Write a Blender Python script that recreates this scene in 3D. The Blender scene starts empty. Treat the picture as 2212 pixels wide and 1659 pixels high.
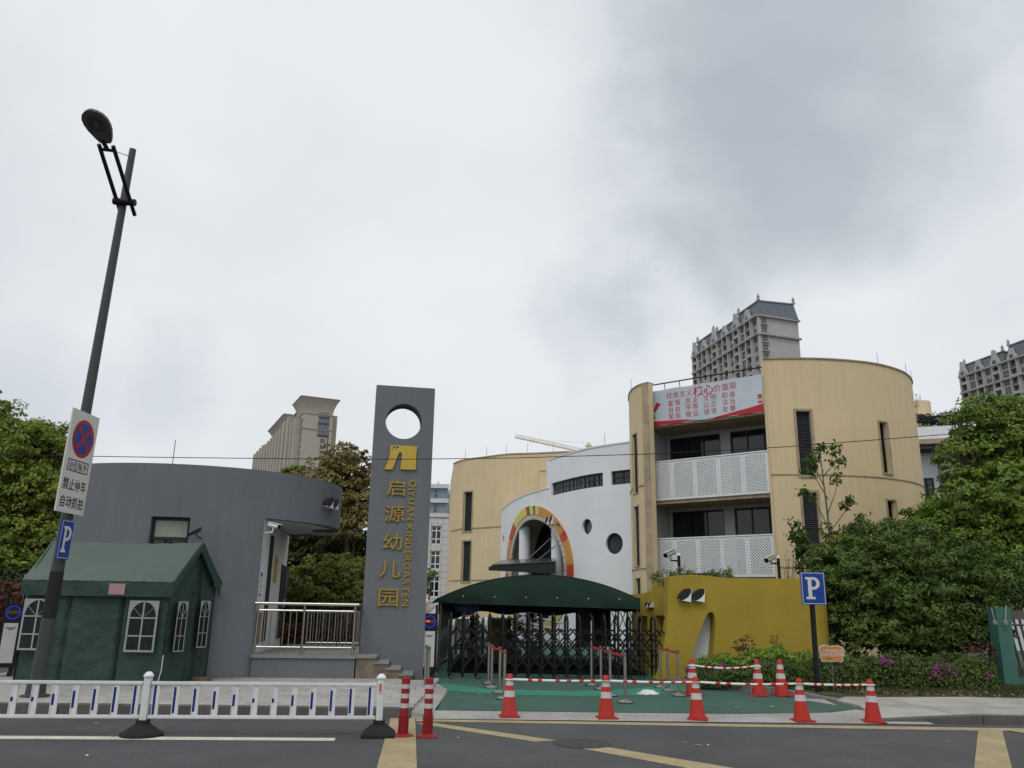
import bpy, math, random
import numpy as np
from math import radians, sin, cos, pi, tan, atan2, sqrt
from mathutils import Vector, Matrix, Euler

scene = bpy.context.scene
COL = scene.collection
rnd = random.Random(7)

# ------------------------------------------------------------------ camera
CAM_H, PITCH, ROLL, FPX = 1.9, radians(15.35), radians(1.0), 1750.0
cam_d = bpy.data.cameras.new("camera")
cam = bpy.data.objects.new("camera", cam_d)
COL.objects.link(cam)
cam_d.sensor_width = 36.0
cam_d.lens = FPX / 2212.0 * 36.0
cam_d.clip_start, cam_d.clip_end = 0.1, 6000.0
CAM_M = Euler((pi / 2 + PITCH, 0, 0)).to_matrix() @ Matrix.Rotation(ROLL, 3, 'Z')
cam.matrix_world = Matrix.Translation((0, 0, CAM_H)) @ CAM_M.to_4x4()
scene.camera = cam

def ray(px, py):
    return CAM_M @ Vector(((px - 1106) / FPX, -(py - 829.5) / FPX, -1.0))

# ------------------------------------------------------------------ sky
SUN_EL, SUN_AZ = radians(52), radians(200)       # azimuth measured from +Y clockwise
world = bpy.data.worlds.new("World")
scene.world = world
world.use_nodes = True
nt = world.node_tree
nt.nodes.clear()
N = nt.nodes.new
L = nt.links.new
out = N("ShaderNodeOutputWorld"); bg = N("ShaderNodeBackground")
bg.inputs[1].default_value = 0.1
sky = N("ShaderNodeTexSky"); sky.sky_type = 'NISHITA'; sky.sun_disc = False
sky.sun_elevation = SUN_EL; sky.sun_rotation = SUN_AZ
sky.air_density = 1.0; sky.dust_density = 3.0
tc = N("ShaderNodeTexCoord")
def noise(scale, detail, rough, vec, dist=0.0):
    n = N("ShaderNodeTexNoise"); n.inputs["Scale"].default_value = scale
    n.inputs["Detail"].default_value = detail; n.inputs["Roughness"].default_value = rough
    n.inputs["Distortion"].default_value = dist
    L(vec, n.inputs["Vector"]); return n
mp = N("ShaderNodeMapping"); mp.inputs["Scale"].default_value = (1.0, 1.0, 1.9)
mp.inputs["Location"].default_value = (3.1, 0.4, 1.7)
L(tc.outputs["Generated"], mp.inputs[0])
n1 = noise(2.2, 7, 0.5, mp.outputs[0], 0.25)
n2 = noise(1.1, 5, 0.5, mp.outputs[0], 0.1)
def mth(op, a, b=None, c=None):
    m = N("ShaderNodeMath"); m.operation = op
    for i, v in enumerate((a, b, c)):
        if v is None: continue
        if isinstance(v, (int, float)): m.inputs[i].default_value = v
        else: L(v, m.inputs[i])
    return m.outputs[0]
def mrange(v, a, b, c, d):
    m = N("ShaderNodeMapRange"); m.interpolation_type = 'SMOOTHSTEP'
    L(v, m.inputs[0])
    for i, x in enumerate((a, b, c, d)): m.inputs[i + 1].default_value = x
    return m.outputs[0]
# grey cloud banks: soft lumps of cloud around given directions, edges broken by noise
nd = noise(3.0, 6, 0.55, tc.outputs["Generated"])
sub = N("ShaderNodeVectorMath"); sub.operation = 'SUBTRACT'; sub.inputs[1].default_value = (0.5, 0.5, 0.5)
L(nd.outputs["Color"], sub.inputs[0])
scl = N("ShaderNodeVectorMath"); scl.operation = 'SCALE'; scl.inputs["Scale"].default_value = 0.42
L(sub.outputs[0], scl.inputs[0])
dv = N("ShaderNodeVectorMath"); dv.operation = 'ADD'
L(tc.outputs["Generated"], dv.inputs[0]); L(scl.outputs[0], dv.inputs[1])
dark = None
for px, py, rad, amt in [(1720, 40, .22, .85), (1680, 280, .18, .88), (1520, 500, .14, .75), (1380, 610, .10, .6), (1850, 250, .17, .5), (1270, 640, .08, .35), (2150, 520, .14, .25),
                         (120, 850, .15, .45), (420, 850, .10, .4), (2300, 0, .22, .35), (-700, 300, .35, .5), (3000, 500, .35, .5)]:
    d = ray(px, py).normalized()
    dist = N("ShaderNodeVectorMath"); dist.operation = 'DISTANCE'
    L(dv.outputs[0], dist.inputs[0]); dist.inputs[1].default_value = d
    v = mrange(dist.outputs["Value"], rad * 0.25, rad * 1.25, amt, 0.0)
    dark = v if dark is None else mth('MAXIMUM', dark, v)
tex = mrange(n1.outputs["Fac"], 0.35, 0.7, 0.0, 1.0)
big = mrange(n2.outputs["Fac"], 0.35, 0.65, 0.0, 1.0)
shade = mth('ADD', mth('MULTIPLY', dark, 0.69), mth('ADD', mth('MULTIPLY', tex, 0.14), mth('MULTIPLY', big, 0.08)))
shade = mth('MINIMUM', shade, 1.0)
ramp = N("ShaderNodeValToRGB")
ramp.color_ramp.elements[0].position = 0.0; ramp.color_ramp.elements[0].color = (8.85, 9.05, 9.25, 1)
ramp.color_ramp.elements[1].position = 1.0; ramp.color_ramp.elements[1].color = (3.3, 3.85, 4.45, 1)
e = ramp.color_ramp.elements.new(0.3); e.color = (7.35, 7.75, 8.15, 1)
L(shade, ramp.inputs[0])
mix = N("ShaderNodeMixRGB"); mix.inputs[0].default_value = 0.93
L(sky.outputs[0], mix.inputs[1]); L(ramp.outputs[0], mix.inputs[2])
L(mix.outputs[0], bg.inputs[0]); L(bg.outputs[0], out.inputs[0])

# ------------------------------------------------------------------ sun (overcast: weak and very soft)
sun_d = bpy.data.lights.new("sun", 'SUN'); sun_d.energy = 0.9; sun_d.angle = radians(25); sun_d.color = (1.0, 0.96, 0.9)
sun = bpy.data.objects.new("sun", sun_d); COL.objects.link(sun)
sdir = Vector((sin(SUN_AZ) * cos(SUN_EL), cos(SUN_AZ) * cos(SUN_EL), sin(SUN_EL)))
sun.rotation_euler = sdir.to_track_quat('Z', 'Y').to_euler()
sun.location = (0, 0, 80)

vs = scene.view_settings
vs.view_transform = 'Standard'; vs.look = 'None'; vs.exposure = 0.0; vs.gamma = 1.0
vs.use_curve_mapping = False
scene.render.film_transparent = False
scene.cycles.max_bounces = 6; scene.cycles.diffuse_bounces = 3; scene.cycles.glossy_bounces = 3
scene.cycles.transmission_bounces = 4; scene.cycles.transparent_max_bounces = 6

# ------------------------------------------------------------------ placing helpers
CAMP = Vector((0, 0, CAM_H))
def G(px, py, z=0.0):
    d = ray(px, py); return CAMP + d * ((z - CAM_H) / d.z)
def AT(px, py, Y):
    d = ray(px, py); return CAMP + d * (Y / d.y)

class Frame:
    """vertical plane through two ground points, left to right as seen; d is outward"""
    def __init__(self, p0, p1):
        self.p0 = Vector((p0[0], p0[1], 0)); v = Vector((p1[0] - p0[0], p1[1] - p0[1], 0))
        self.len = v.length; self.u = v.normalized(); self.n = Vector((self.u.y, -self.u.x, 0))
    def pt(self, s, z, d=0.0):
        p = self.p0 + self.u * s + self.n * d; return Vector((p.x, p.y, z))
    def hit(self, px, py):
        d = ray(px, py); n = self.n
        t = n.dot(self.p0) / (n.x * d.x + n.y * d.y); q = CAMP + d * t
        return ((q - self.p0).dot(self.u), q.z)
class Surf:
    """vertical curved sheet over a plan polyline (smoothed)"""
    def __init__(self, pts, smooth=True, n=8):
        P = [Vector((p[0], p[1])) for p in pts]
        if smooth:
            Q = []
            ext = [P[0] * 2 - P[1]] + P + [P[-1] * 2 - P[-2]]
            for i in range(1, len(ext) - 2):
                a, b, c, d = ext[i - 1:i + 3]
                for k in range(n):
                    t = k / n
                    Q.append(0.5 * ((2 * b) + (c - a) * t + (2 * a - 5 * b + 4 * c - d) * t * t + (3 * b - a - 3 * c + d) * t ** 3))
            Q.append(P[-1]); P = Q
        self.P = P; self.S = [0.0]
        for a, b in zip(P, P[1:]): self.S.append(self.S[-1] + (b - a).length)
        self.len = self.S[-1]
    def pt(self, s, z, d=0.0):
        S, P = self.S, self.P
        i = int(np.clip(np.searchsorted(S, s) - 1, 0, len(P) - 2))
        t = (s - S[i]) / (S[i + 1] - S[i])
        p = P[i].lerp(P[i + 1], t)
        def tan_(k):
            a = P[max(k - 1, 0)]; b = P[min(k + 1, len(P) - 1)]; return (b - a).normalized()
        u = tan_(i).lerp(tan_(i + 1), min(max(t, 0), 1)).normalized()
        return Vector((p.x + u.y * d, p.y - u.x * d, z))
    def hit(self, px, py):
        d = ray(px, py); n = Vector((-d.y, d.x)); best = None
        for i, (a, b) in enumerate(zip(self.P, self.P[1:])):
            fa, fb = n.dot(a), n.dot(b)
            if fa * fb <= 0 and fa != fb:
                t = fa / (fa - fb); q = a.lerp(b, t)
                r = q.length / Vector((d.x, d.y)).length
                if best is None or r < best[0]: best = (r, self.S[i] + t * (self.S[i + 1] - self.S[i]))
        if best is None:
            k = min((0, -1), key=lambda j: abs(n.dot(self.P[j])))
            q = self.P[k]; r = q.length / Vector((d.x, d.y)).length; best = (r, self.S[k])
        return (best[1], CAM_H + d.z * best[0])
    def cuts(self, step, extra=(), s0=0.0, s1=None):
        s1 = self.len if s1 is None else s1
        k = max(1, int((s1 - s0) / step)); c = [s0 + (s1 - s0) * i / k for i in range(k + 1)]
        for x in extra:
            if s0 < x < s1:
                c = [y for y in c if abs(y - x) > step * 0.3 or y in (s0, s1)] + [x]
        return sorted(set(c))

# ------------------------------------------------------------------ materials
MATS = {}
def mat(name, col, rough=0.75, var=0.12, scale=2.5, bump=0.0, bscale=60.0, metal=0.0, streak=0.0, spec=0.3, stain=None, hue=0.0, coat=0.0, bdist=0.02, hsc=7):
    if name in MATS: return MATS[name]
    m = bpy.data.materials.new(name); m.use_nodes = True; t = m.node_tree
    b = t.nodes["Principled BSDF"]; nn, ll = t.nodes.new, t.links.new
    b.inputs["Roughness"].default_value = rough; b.inputs["Metallic"].default_value = metal
    b.inputs["Specular IOR Level"].default_value = spec
    if coat: b.inputs["Coat Weight"].default_value = coat; b.inputs["Coat Roughness"].default_value = 0.1
    co = nn("ShaderNodeTexCoord")
    no = nn("ShaderNodeTexNoise"); no.inputs["Scale"].default_value = scale; no.inputs["Detail"].default_value = 6; no.inputs["Roughness"].default_value = 0.62
    ll(co.outputs["Object"], no.inputs["Vector"])
    mr = nn("ShaderNodeMapRange"); ll(no.outputs["Fac"], mr.inputs[0])
    mr.inputs[1].default_value = 0.3; mr.inputs[2].default_value = 0.7; mr.inputs[3].default_value = 1 - var; mr.inputs[4].default_value = 1 + var
    mu = nn("ShaderNodeVectorMath"); mu.operation = 'SCALE'; mu.inputs[0].default_value = col[:3]
    ll(mr.outputs[0], mu.inputs["Scale"]); c = mu.outputs[0]
    if hue:
        no3 = nn("ShaderNodeTexNoise"); no3.inputs["Scale"].default_value = scale * hsc; no3.inputs["Detail"].default_value = 4
        ll(co.outputs["Object"], no3.inputs["Vector"])
        hs = nn("ShaderNodeHueSaturation")
        m2 = nn("ShaderNodeMapRange"); ll(no3.outputs["Fac"], m2.inputs[0]); m2.inputs[3].default_value = 1 - hue; m2.inputs[4].default_value = 1 + hue
        ll(m2.outputs[0], hs.inputs["Value"]); ll(c, hs.inputs["Color"]); c = hs.outputs[0]
    if streak:
        mp = nn("ShaderNodeMapping"); mp.inputs["Scale"].default_value = (3.2, 3.2, 0.16); ll(co.outputs["Object"], mp.inputs[0])
        n2 = nn("ShaderNodeTexNoise"); n2.inputs["Scale"].default_value = 2.2; n2.inputs["Detail"].default_value = 8; n2.inputs["Roughness"].default_value = 0.7
        ll(mp.outputs[0], n2.inputs["Vector"])
        m3 = nn("ShaderNodeMapRange"); ll(n2.outputs["Fac"], m3.inputs[0])
        m3.inputs[1].default_value = 0.5; m3.inputs[2].default_value = 0.78; m3.inputs[3].default_value = 0.0; m3.inputs[4].default_value = streak
        mx = nn("ShaderNodeMixRGB"); ll(m3.outputs[0], mx.inputs[0]); ll(c, mx.inputs[1])
        mx.inputs[2].default_value = (*(stain or (0.12, 0.11, 0.1)), 1); c = mx.outputs[0]
    ll(c, b.inputs["Base Color"])
    if bump:
        nb = nn("ShaderNodeTexNoise"); nb.inputs["Scale"].default_value = bscale; nb.inputs["Detail"].default_value = 5
        ll(co.outputs["Object"], nb.inputs["Vector"])
        bp = nn("ShaderNodeBump"); bp.inputs["Strength"].default_value = bump; bp.inputs["Distance"].default_value = bdist
        ll(nb.outputs["Fac"], bp.inputs["Height"]); ll(bp.outputs[0], b.inputs["Normal"])
    MATS[name] = m; return m
def emis(name, col, s):
    if name in MATS: return MATS[name]
    m = bpy.data.materials.new(name); m.use_nodes = True; b = m.node_tree.nodes["Principled BSDF"]
    b.inputs["Base Color"].default_value = (*[x * 0.2 for x in col], 1); b.inputs["Emission Color"].default_value = (*col, 1); b.inputs["Emission Strength"].default_value = s
    MATS[name] = m; return m
def leafmat(name, c1, c2, trans=0.22):
    """leaf colour varies from leaf to leaf between c1 and c2"""
    if name in MATS: return MATS[name]
    m = bpy.data.materials.new(name); m.use_nodes = True; t = m.node_tree; nn, ll = t.nodes.new, t.links.new
    b = t.nodes["Principled BSDF"]; o = t.nodes["Material Output"]
    b.inputs["Roughness"].default_value = 0.5; b.inputs["Specular IOR Level"].default_value = 0.25
    ge = nn("ShaderNodeNewGeometry"); rp = nn("ShaderNodeValToRGB")
    rp.color_ramp.elements[0].color = (*c1, 1); rp.color_ramp.elements[1].color = (*c2, 1)
    co = nn("ShaderNodeTexCoord"); no = nn("ShaderNodeTexNoise"); no.inputs["Scale"].default_value = 0.9; no.inputs["Detail"].default_value = 3
    ll(co.outputs["Object"], no.inputs["Vector"])
    ad = nn("ShaderNodeMath"); ad.operation = 'MULTIPLY_ADD'; ad.inputs[1].default_value = 0.55
    mr = nn("ShaderNodeMapRange"); ll(no.outputs["Fac"], mr.inputs[0]); mr.inputs[1].default_value = 0.3; mr.inputs[2].default_value = 0.7; mr.inputs[4].default_value = 0.45
    ll(ge.outputs["Random Per Island"], ad.inputs[0]); ll(mr.outputs[0], ad.inputs[2]); ll(ad.outputs[0], rp.inputs[0])
    ll(rp.outputs[0], b.inputs["Base Color"])
    tr = nn("ShaderNodeBsdfTranslucent"); ll(rp.outputs[0], tr.inputs[0])
    mx = nn("ShaderNodeMixShader"); mx.inputs[0].default_value = trans
    ll(b.outputs[0], mx.inputs[1]); ll(tr.outputs[0], mx.inputs[2]); ll(mx.outputs[0], o.inputs[0])
    MATS[name] = m; return m

ASPHALT = mat("asphalt", (0.078, 0.079, 0.083), 0.85, 0.2, 0.55, 0.6, 90, hue=0.55, hsc=50)
CONCRETE = mat("concrete", (0.33, 0.32, 0.30), 0.9, 0.2, 1.2, 0.25, 50, hue=0.15)
PAVING = mat("paving", (0.36, 0.35, 0.33), 0.9, 0.12, 2.2, 0.25, 60, hue=0.12)
JOINT = mat("joint", (0.09, 0.085, 0.075), 0.95, 0.2, 4)
KERB = mat("kerb_stone", (0.105, 0.10, 0.09), 0.9, 0.22, 2.0, 0.4, 40, hue=0.15)
GREENFLOOR = mat("green_rubber", (0.045, 0.105, 0.082), 0.85, 0.16, 0.9, 0.2, 120, hue=0.12)
GREENLIGHT = mat("light_green_rubber", (0.04, 0.20, 0.135), 0.85, 0.12, 1.1, 0.2, 120, hue=0.12)
YELLOWPAINT = mat("yellow_road_paint", (0.36, 0.295, 0.165), 0.8, 0.18, 1.6, 0.3, 120, streak=0.0, hue=0.2)
WHITEPAINT = mat("white_road_paint", (0.62, 0.60, 0.5), 0.8, 0.15, 3, hue=0.15)
GREYWALL = mat("grey_render", (0.148, 0.158, 0.172), 0.9, 0.08, 0.6, 0.3, 60, streak=0.3, stain=(0.1, 0.1, 0.1))
GREYPILLAR = mat("grey_pillar_render", (0.15, 0.16, 0.172), 0.9, 0.08, 0.8, 0.3, 60, streak=0.25)
WHITEWALL = mat("white_render", (0.74, 0.76, 0.79), 0.9, 0.04, 0.5, 0.1, 60, streak=0.08, stain=(0.4, 0.38, 0.36))
CREAM = mat("cream_corrugated", (0.64, 0.515, 0.315), 0.75, 0.06, 0.35, 0.1, 40, streak=0.38, stain=(0.36, 0.28, 0.18))
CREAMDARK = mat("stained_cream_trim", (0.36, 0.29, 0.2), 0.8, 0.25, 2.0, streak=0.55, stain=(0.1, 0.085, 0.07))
MUSTARD = mat("mustard_render", (0.345, 0.25, 0.034), 0.85, 0.1, 0.8, 0.3, 70, hue=0.05, streak=0.22, stain=(0.2, 0.14, 0.03))
GOLD = mat("gold_letters", (0.36, 0.25, 0.045), 0.4, 0.08, 8, metal=0.3)
WHITE = mat("white_paint", (0.72, 0.73, 0.74), 0.55, 0.05, 5, hue=0.05)
DIRTYWHITE = mat("dirty_white_paint", (0.62, 0.63, 0.64), 0.5, 0.07, 6, streak=0.25, stain=(0.25, 0.24, 0.22))
BLUEFILM = mat("blue_reflective_film", (0.008, 0.02, 0.18), 0.4, 0.05, 8)
RUBBER = mat("black_rubber", (0.018, 0.018, 0.02), 0.85, 0.2, 8, 0.2, 60)
BLACKMETAL = mat("black_metal", (0.010, 0.011, 0.013), 0.5, 0.15, 6, spec=0.2)
DARKPOLE = mat("dark_grey_pole", (0.045, 0.047, 0.05), 0.5, 0.12, 3, spec=0.4, hue=0.12)
STEEL = mat("stainless_steel", (0.52, 0.5, 0.47), 0.3, 0.06, 12, metal=1.0)
STEELDULL = mat("dull_steel", (0.33, 0.31, 0.28), 0.38, 0.1, 12, metal=1.0)
CONERED = mat("cone_red", (0.42, 0.03, 0.017), 0.55, 0.08, 5, hue=0.12)
BOLLRED = mat("bollard_red", (0.25, 0.016, 0.018), 0.55, 0.1, 7, hue=0.12)
REFLECT = mat("white_reflective_band", (0.50, 0.48, 0.48), 0.5, 0.1, 14, hue=0.1)
BELT = mat("red_belt", (0.55, 0.03, 0.05), 0.6, 0.05, 10)
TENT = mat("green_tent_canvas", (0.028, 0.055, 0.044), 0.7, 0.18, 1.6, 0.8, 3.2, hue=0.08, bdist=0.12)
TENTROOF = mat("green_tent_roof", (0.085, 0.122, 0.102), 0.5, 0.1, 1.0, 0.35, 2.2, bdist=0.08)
AWNING = mat("dark_green_awning", (0.010, 0.032, 0.022), 0.65, 0.2, 1.0, 0.35, 2.0, bdist=.05)
GLASS = mat("dark_glass", (0.012, 0.016, 0.02), 0.06, 0.2, 0.5, spec=0.5)
GLASSGREY = mat("grey_glass", (0.05, 0.06, 0.068), 0.1, 0.25, 0.5, spec=0.5)
TENTGLASS = mat("clear_plastic_window", (0.012, 0.015, 0.015), 0.35, 0.4, 3, spec=0.25)
BLACKFRAME = mat("black_window_frame", (0.02, 0.022, 0.024), 0.5, 0.1, 4)
LOUVRE = mat("dark_louvre", (0.045, 0.05, 0.055), 0.6, 0.1, 4)
INTERIOR = mat("dark_interior", (0.02, 0.021, 0.022), 0.9, 0.2, 1)
GREYRECESS = mat("grey_recess_wall", (0.40, 0.41, 0.43), 0.9, 0.06, 1, streak=0.15)
SIGNBLUE = mat("sign_blue", (0.008, 0.045, 0.26), 0.4, 0.04, 5)
SIGNRED = mat("sign_red", (0.33, 0.015, 0.02), 0.4, 0.05, 5)
INK = mat("black_ink", (0.015, 0.015, 0.015), 0.6, 0.05, 5)
BARK = mat("bark", (0.06, 0.045, 0.033), 0.95, 0.3, 4, 0.6, 20)
PALEBARK = mat("pale_bark", (0.13, 0.12, 0.10), 0.9, 0.25, 6, 0.4, 30)
EARTH = mat("earth", (0.085, 0.075, 0.045), 0.95, 0.35, 2.0, 0.6, 30, hue=0.3)

# ------------------------------------------------------------------ mesh builder
ORG = {}
class MB:
    def __init__(self): self.v = []; self.f = []
    def add(self, vs, fs):
        o = len(self.v); self.v.extend([tuple(x) for x in vs]); self.f.extend([tuple(i + o for i in f) for f in fs]); return self
    def hexa(self, p):   # 8 points: bottom 4 (ccw), top 4
        return self.add(p, [(3, 2, 1, 0), (4, 5, 6, 7), (0, 1, 5, 4), (1, 2, 6, 5), (2, 3, 7, 6), (3, 0, 4, 7)])
    def box(self, c, s, rz=0.0):
        cx, cy, cz = c; a, b, h = s[0] / 2, s[1] / 2, s[2] / 2; C, S = cos(rz), sin(rz); P = []
        for z in (-h, h):
            for x, y in ((-a, -b), (a, -b), (a, b), (-a, b)): P.append((cx + x * C - y * S, cy + x * S + y * C, cz + z))
        return self.hexa(P)
    def fbox(self, F, s0, s1, z0, z1, d0, d1, ns=1):
        for k in range(ns):
            a = s0 + (s1 - s0) * k / ns; b = s0 + (s1 - s0) * (k + 1) / ns
            self.hexa([F.pt(a, z0, d1), F.pt(b, z0, d1), F.pt(b, z0, d0), F.pt(a, z0, d0), F.pt(a, z1, d1), F.pt(b, z1, d1), F.pt(b, z1, d0), F.pt(a, z1, d0)])
        return self
    def bar(self, p0, p1, w, h=None, up=(0, 0, 1)):
        p0, p1 = Vector(p0), Vector(p1); h = w if h is None else h; d = (p1 - p0).normalized(); up = Vector(up)
        if abs(d.dot(up)) > 0.98: up = Vector((0, 1, 0))
        x = d.cross(up).normalized(); y = x.cross(d); P = []
        for q in (p0, p1):
            for a, b in ((-1, -1), (1, -1), (1, 1), (-1, 1)): P.append(q + x * a * w / 2 + y * b * h / 2)
        return self.hexa(P)
    def tube(self, path, r, n=8, caps=True):
        path = [Vector(p) for p in path]; rs = r if isinstance(r, (list, tuple)) else [r] * len(path)
        o = len(self.v); prev = None
        for i, p in enumerate(path):
            d = (path[min(i + 1, len(path) - 1)] - path[max(i - 1, 0)]).normalized()
            if prev is None:
                a = Vector((0, 0, 1)) if abs(d.z) < 0.9 else Vector((1, 0, 0)); x = d.cross(a).normalized()
            else:
                x = (prev - d * prev.dot(d)).normalized()
            prev = x; y = d.cross(x)
            for k in range(n):
                t = 2 * pi * k / n; self.v.append(tuple(p + (x * cos(t) + y * sin(t)) * rs[i]))
        for i in range(len(path) - 1):
            for k in range(n):
                a = o + i * n + k; b = o + i * n + (k + 1) % n; self.f.append((a, b, b + n, a + n))
        if caps:
            self.f.append(tuple(o + k for k in reversed(range(n)))); e = o + (len(path) - 1) * n; self.f.append(tuple(e + k for k in range(n)))
        return self
    def lathe(self, prof, n=16, c=(0, 0, 0), sq=False):
        o = len(self.v)
        for r, z in prof:
            for k in range(n):
                t = 2 * pi * (k + 0.5) / n; self.v.append((c[0] + r * cos(t), c[1] + r * sin(t), c[2] + z))
        for i in range(len(prof) - 1):
            for k in range(n):
                a = o + i * n + k; b = o + i * n + (k + 1) % n; self.f.append((a, b, b + n, a + n))
        self.f.append(tuple(o + k for k in reversed(range(n)))); e = o + (len(prof) - 1) * n; self.f.append(tuple(e + k for k in range(n)))
        return self
    def prism(self, poly, z0, z1):
        n = len(poly); o = len(self.v)
        for z in (z0, z1):
            for p in poly: self.v.append((p[0], p[1], z))
        self.f.append(tuple(o + i for i in reversed(range(n)))); self.f.append(tuple(o + n + i for i in range(n)))
        for i in range(n): j = (i + 1) % n; self.f.append((o + i, o + j, o + n + j, o + n + i))
        return self
    def poly(self, F, pts, d0, d1):
        n = len(pts); o = len(self.v)
        for d in (d0, d1):
            for s, z in pts: self.v.append(tuple(F.pt(s, z, d)))
        self.f.append(tuple(o + i for i in reversed(range(n)))); self.f.append(tuple(o + n + i for i in range(n)))
        for i in range(n): j = (i + 1) % n; self.f.append((o + i, o + j, o + n + j, o + n + i))
        return self
    def strip(self, F, A, B, d0, d1):
        """band between two (s,z) polylines of equal length, closed into a solid"""
        for (a, b, c, d) in zip(A, A[1:], B[1:], B):
            self.hexa([F.pt(*a, d1), F.pt(*b, d1), F.pt(*b, d0), F.pt(*a, d0), F.pt(*d, d1), F.pt(*c, d1), F.pt(*c, d0), F.pt(*d, d0)])
        return self
    def skin(self, F, ss, zs, opens=(), d0=-0.3, d1=0.0):
        def solid(i, j):
            if i < 0 or j < 0 or i >= len(ss) - 1 or j >= len(zs) - 1: return False
            s = (ss[i] + ss[i + 1]) / 2; z = (zs[j] + zs[j + 1]) / 2
            return not any(a < s < b and c < z < d for a, b, c, d in opens)
        for i in range(len(ss) - 1):
            for j in range(len(zs) - 1):
                if not solid(i, j): continue
                a, b, c, d = ss[i], ss[i + 1], zs[j], zs[j + 1]
                self.add([F.pt(a, c, d1), F.pt(b, c, d1), F.pt(b, d, d1), F.pt(a, d, d1)], [(0, 1, 2, 3)])
                self.add([F.pt(a, c, d0), F.pt(a, d, d0), F.pt(b, d, d0), F.pt(b, c, d0)], [(0, 1, 2, 3)])
                for (ii, jj, e) in ((i - 1, j, (a, c, a, d)), (i + 1, j, (b, c, b, d)), (i, j - 1, (a, c, b, c)), (i, j + 1, (a, d, b, d))):
                    if not solid(ii, jj):
                        self.add([F.pt(e[0], e[1], d1), F.pt(e[2], e[3], d1), F.pt(e[2], e[3], d0), F.pt(e[0], e[1], d0)], [(0, 1, 2, 3)])
        return self
    def patch(self, F, rect, cen, rs, rz, d0, d1, n=48):
        """rectangle of wall with an elliptical hole"""
        a, b, c, d = rect; th = []
        for k in range(n): th.append(2 * pi * k / n)
        for q in ((a, c), (b, c), (b, d), (a, d)):
            t = atan2(q[1] - cen[1], q[0] - cen[0]) % (2 * pi)
            th = [x for x in th if abs(x - t) > 1e-6] + [t]
        th.sort(); O, I = [], []
        for t in th:
            x, y = cos(t), sin(t); k = 1e9
            if x > 1e-9: k = min(k, (b - cen[0]) / x)
            if x < -1e-9: k = min(k, (a - cen[0]) / x)
            if y > 1e-9: k = min(k, (d - cen[1]) / y)
            if y < -1e-9: k = min(k, (c - cen[1]) / y)
            O.append((cen[0] + x * k, cen[1] + y * k))
            r = 1 / sqrt((x / rs) ** 2 + (y / rz) ** 2); r = min(r, k * 0.999); I.append((cen[0] + x * r, cen[1] + y * r))
        m = len(th)
        for k in range(m):
            j = (k + 1) % m
            mids = [tuple((O[x][q] * (1 - w) + I[x][q] * w) for q in (0, 1)) for x in (k, j) for w in (0.5,)]
            for A, B, Cc, D in ((O[k], O[j], mids[1], mids[0]), (mids[0], mids[1], I[j], I[k])):
                self.add([F.pt(*A, d1), F.pt(*B, d1), F.pt(*Cc, d1), F.pt(*D, d1)], [(0, 1, 2, 3)])
            self.add([F.pt(*I[k], d1), F.pt(*I[j], d1), F.pt(*I[j], d0), F.pt(*I[k], d0)], [(0, 1, 2, 3)])
        return self
    def build(self, name, m, parent=None, smooth=False, origin=None, ang=40, label=None, kind=None):
        me = bpy.data.meshes.new(name)
        if parent is not None: org = ORG[parent.name]
        else: org = Vector(origin) if origin is not None else Vector((0, 0, 0))
        me.from_pydata([(x[0] - org.x, x[1] - org.y, x[2] - org.z) for x in self.v], [], self.f)
        me.materials.append(m); me.update()
        if smooth:
            me.polygons.foreach_set("use_smooth", [True] * len(me.polygons)); me.set_sharp_from_angle(angle=radians(ang))
        o = bpy.data.objects.new(name, me); COL.objects.link(o)
        if parent is not None: o.parent = parent
        else: o.location = org
        ORG[o.name] = org
        if label: o["label"] = label
        if kind: o["kind"] = kind
        return o

def tag(o, label, cat, group=None):
    o["label"] = label; o["category"] = cat
    if group: o["group"] = group
    return o
def thing(name, loc, label, cat, group=None):
    o = bpy.data.objects.new(name, None); o.empty_display_size = 0.2; COL.objects.link(o)
    o.location = loc; ORG[o.name] = Vector(loc)
    return tag(o, label, cat, group)
def structure(o): o["kind"] = "structure"; return o
def copy_tree(root, loc, rz=0.0, label=None, group=None):
    def cp(o, par):
        c = o.copy(); COL.objects.link(c); c.parent = par; ORG[c.name] = ORG[o.name]
        for ch in KIDS.get(o.name, ()): cp(ch, c)
        return c
    r = cp(root, None); r.location = loc; r.rotation_euler = (0, 0, rz)
    if label: r["label"] = label
    if group: r["group"] = group
    return r
KIDS = {}
def scan_kids():
    KIDS.clear()
    for o in COL.objects:
        if o.parent: KIDS.setdefault(o.parent.name, []).append(o)

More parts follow.
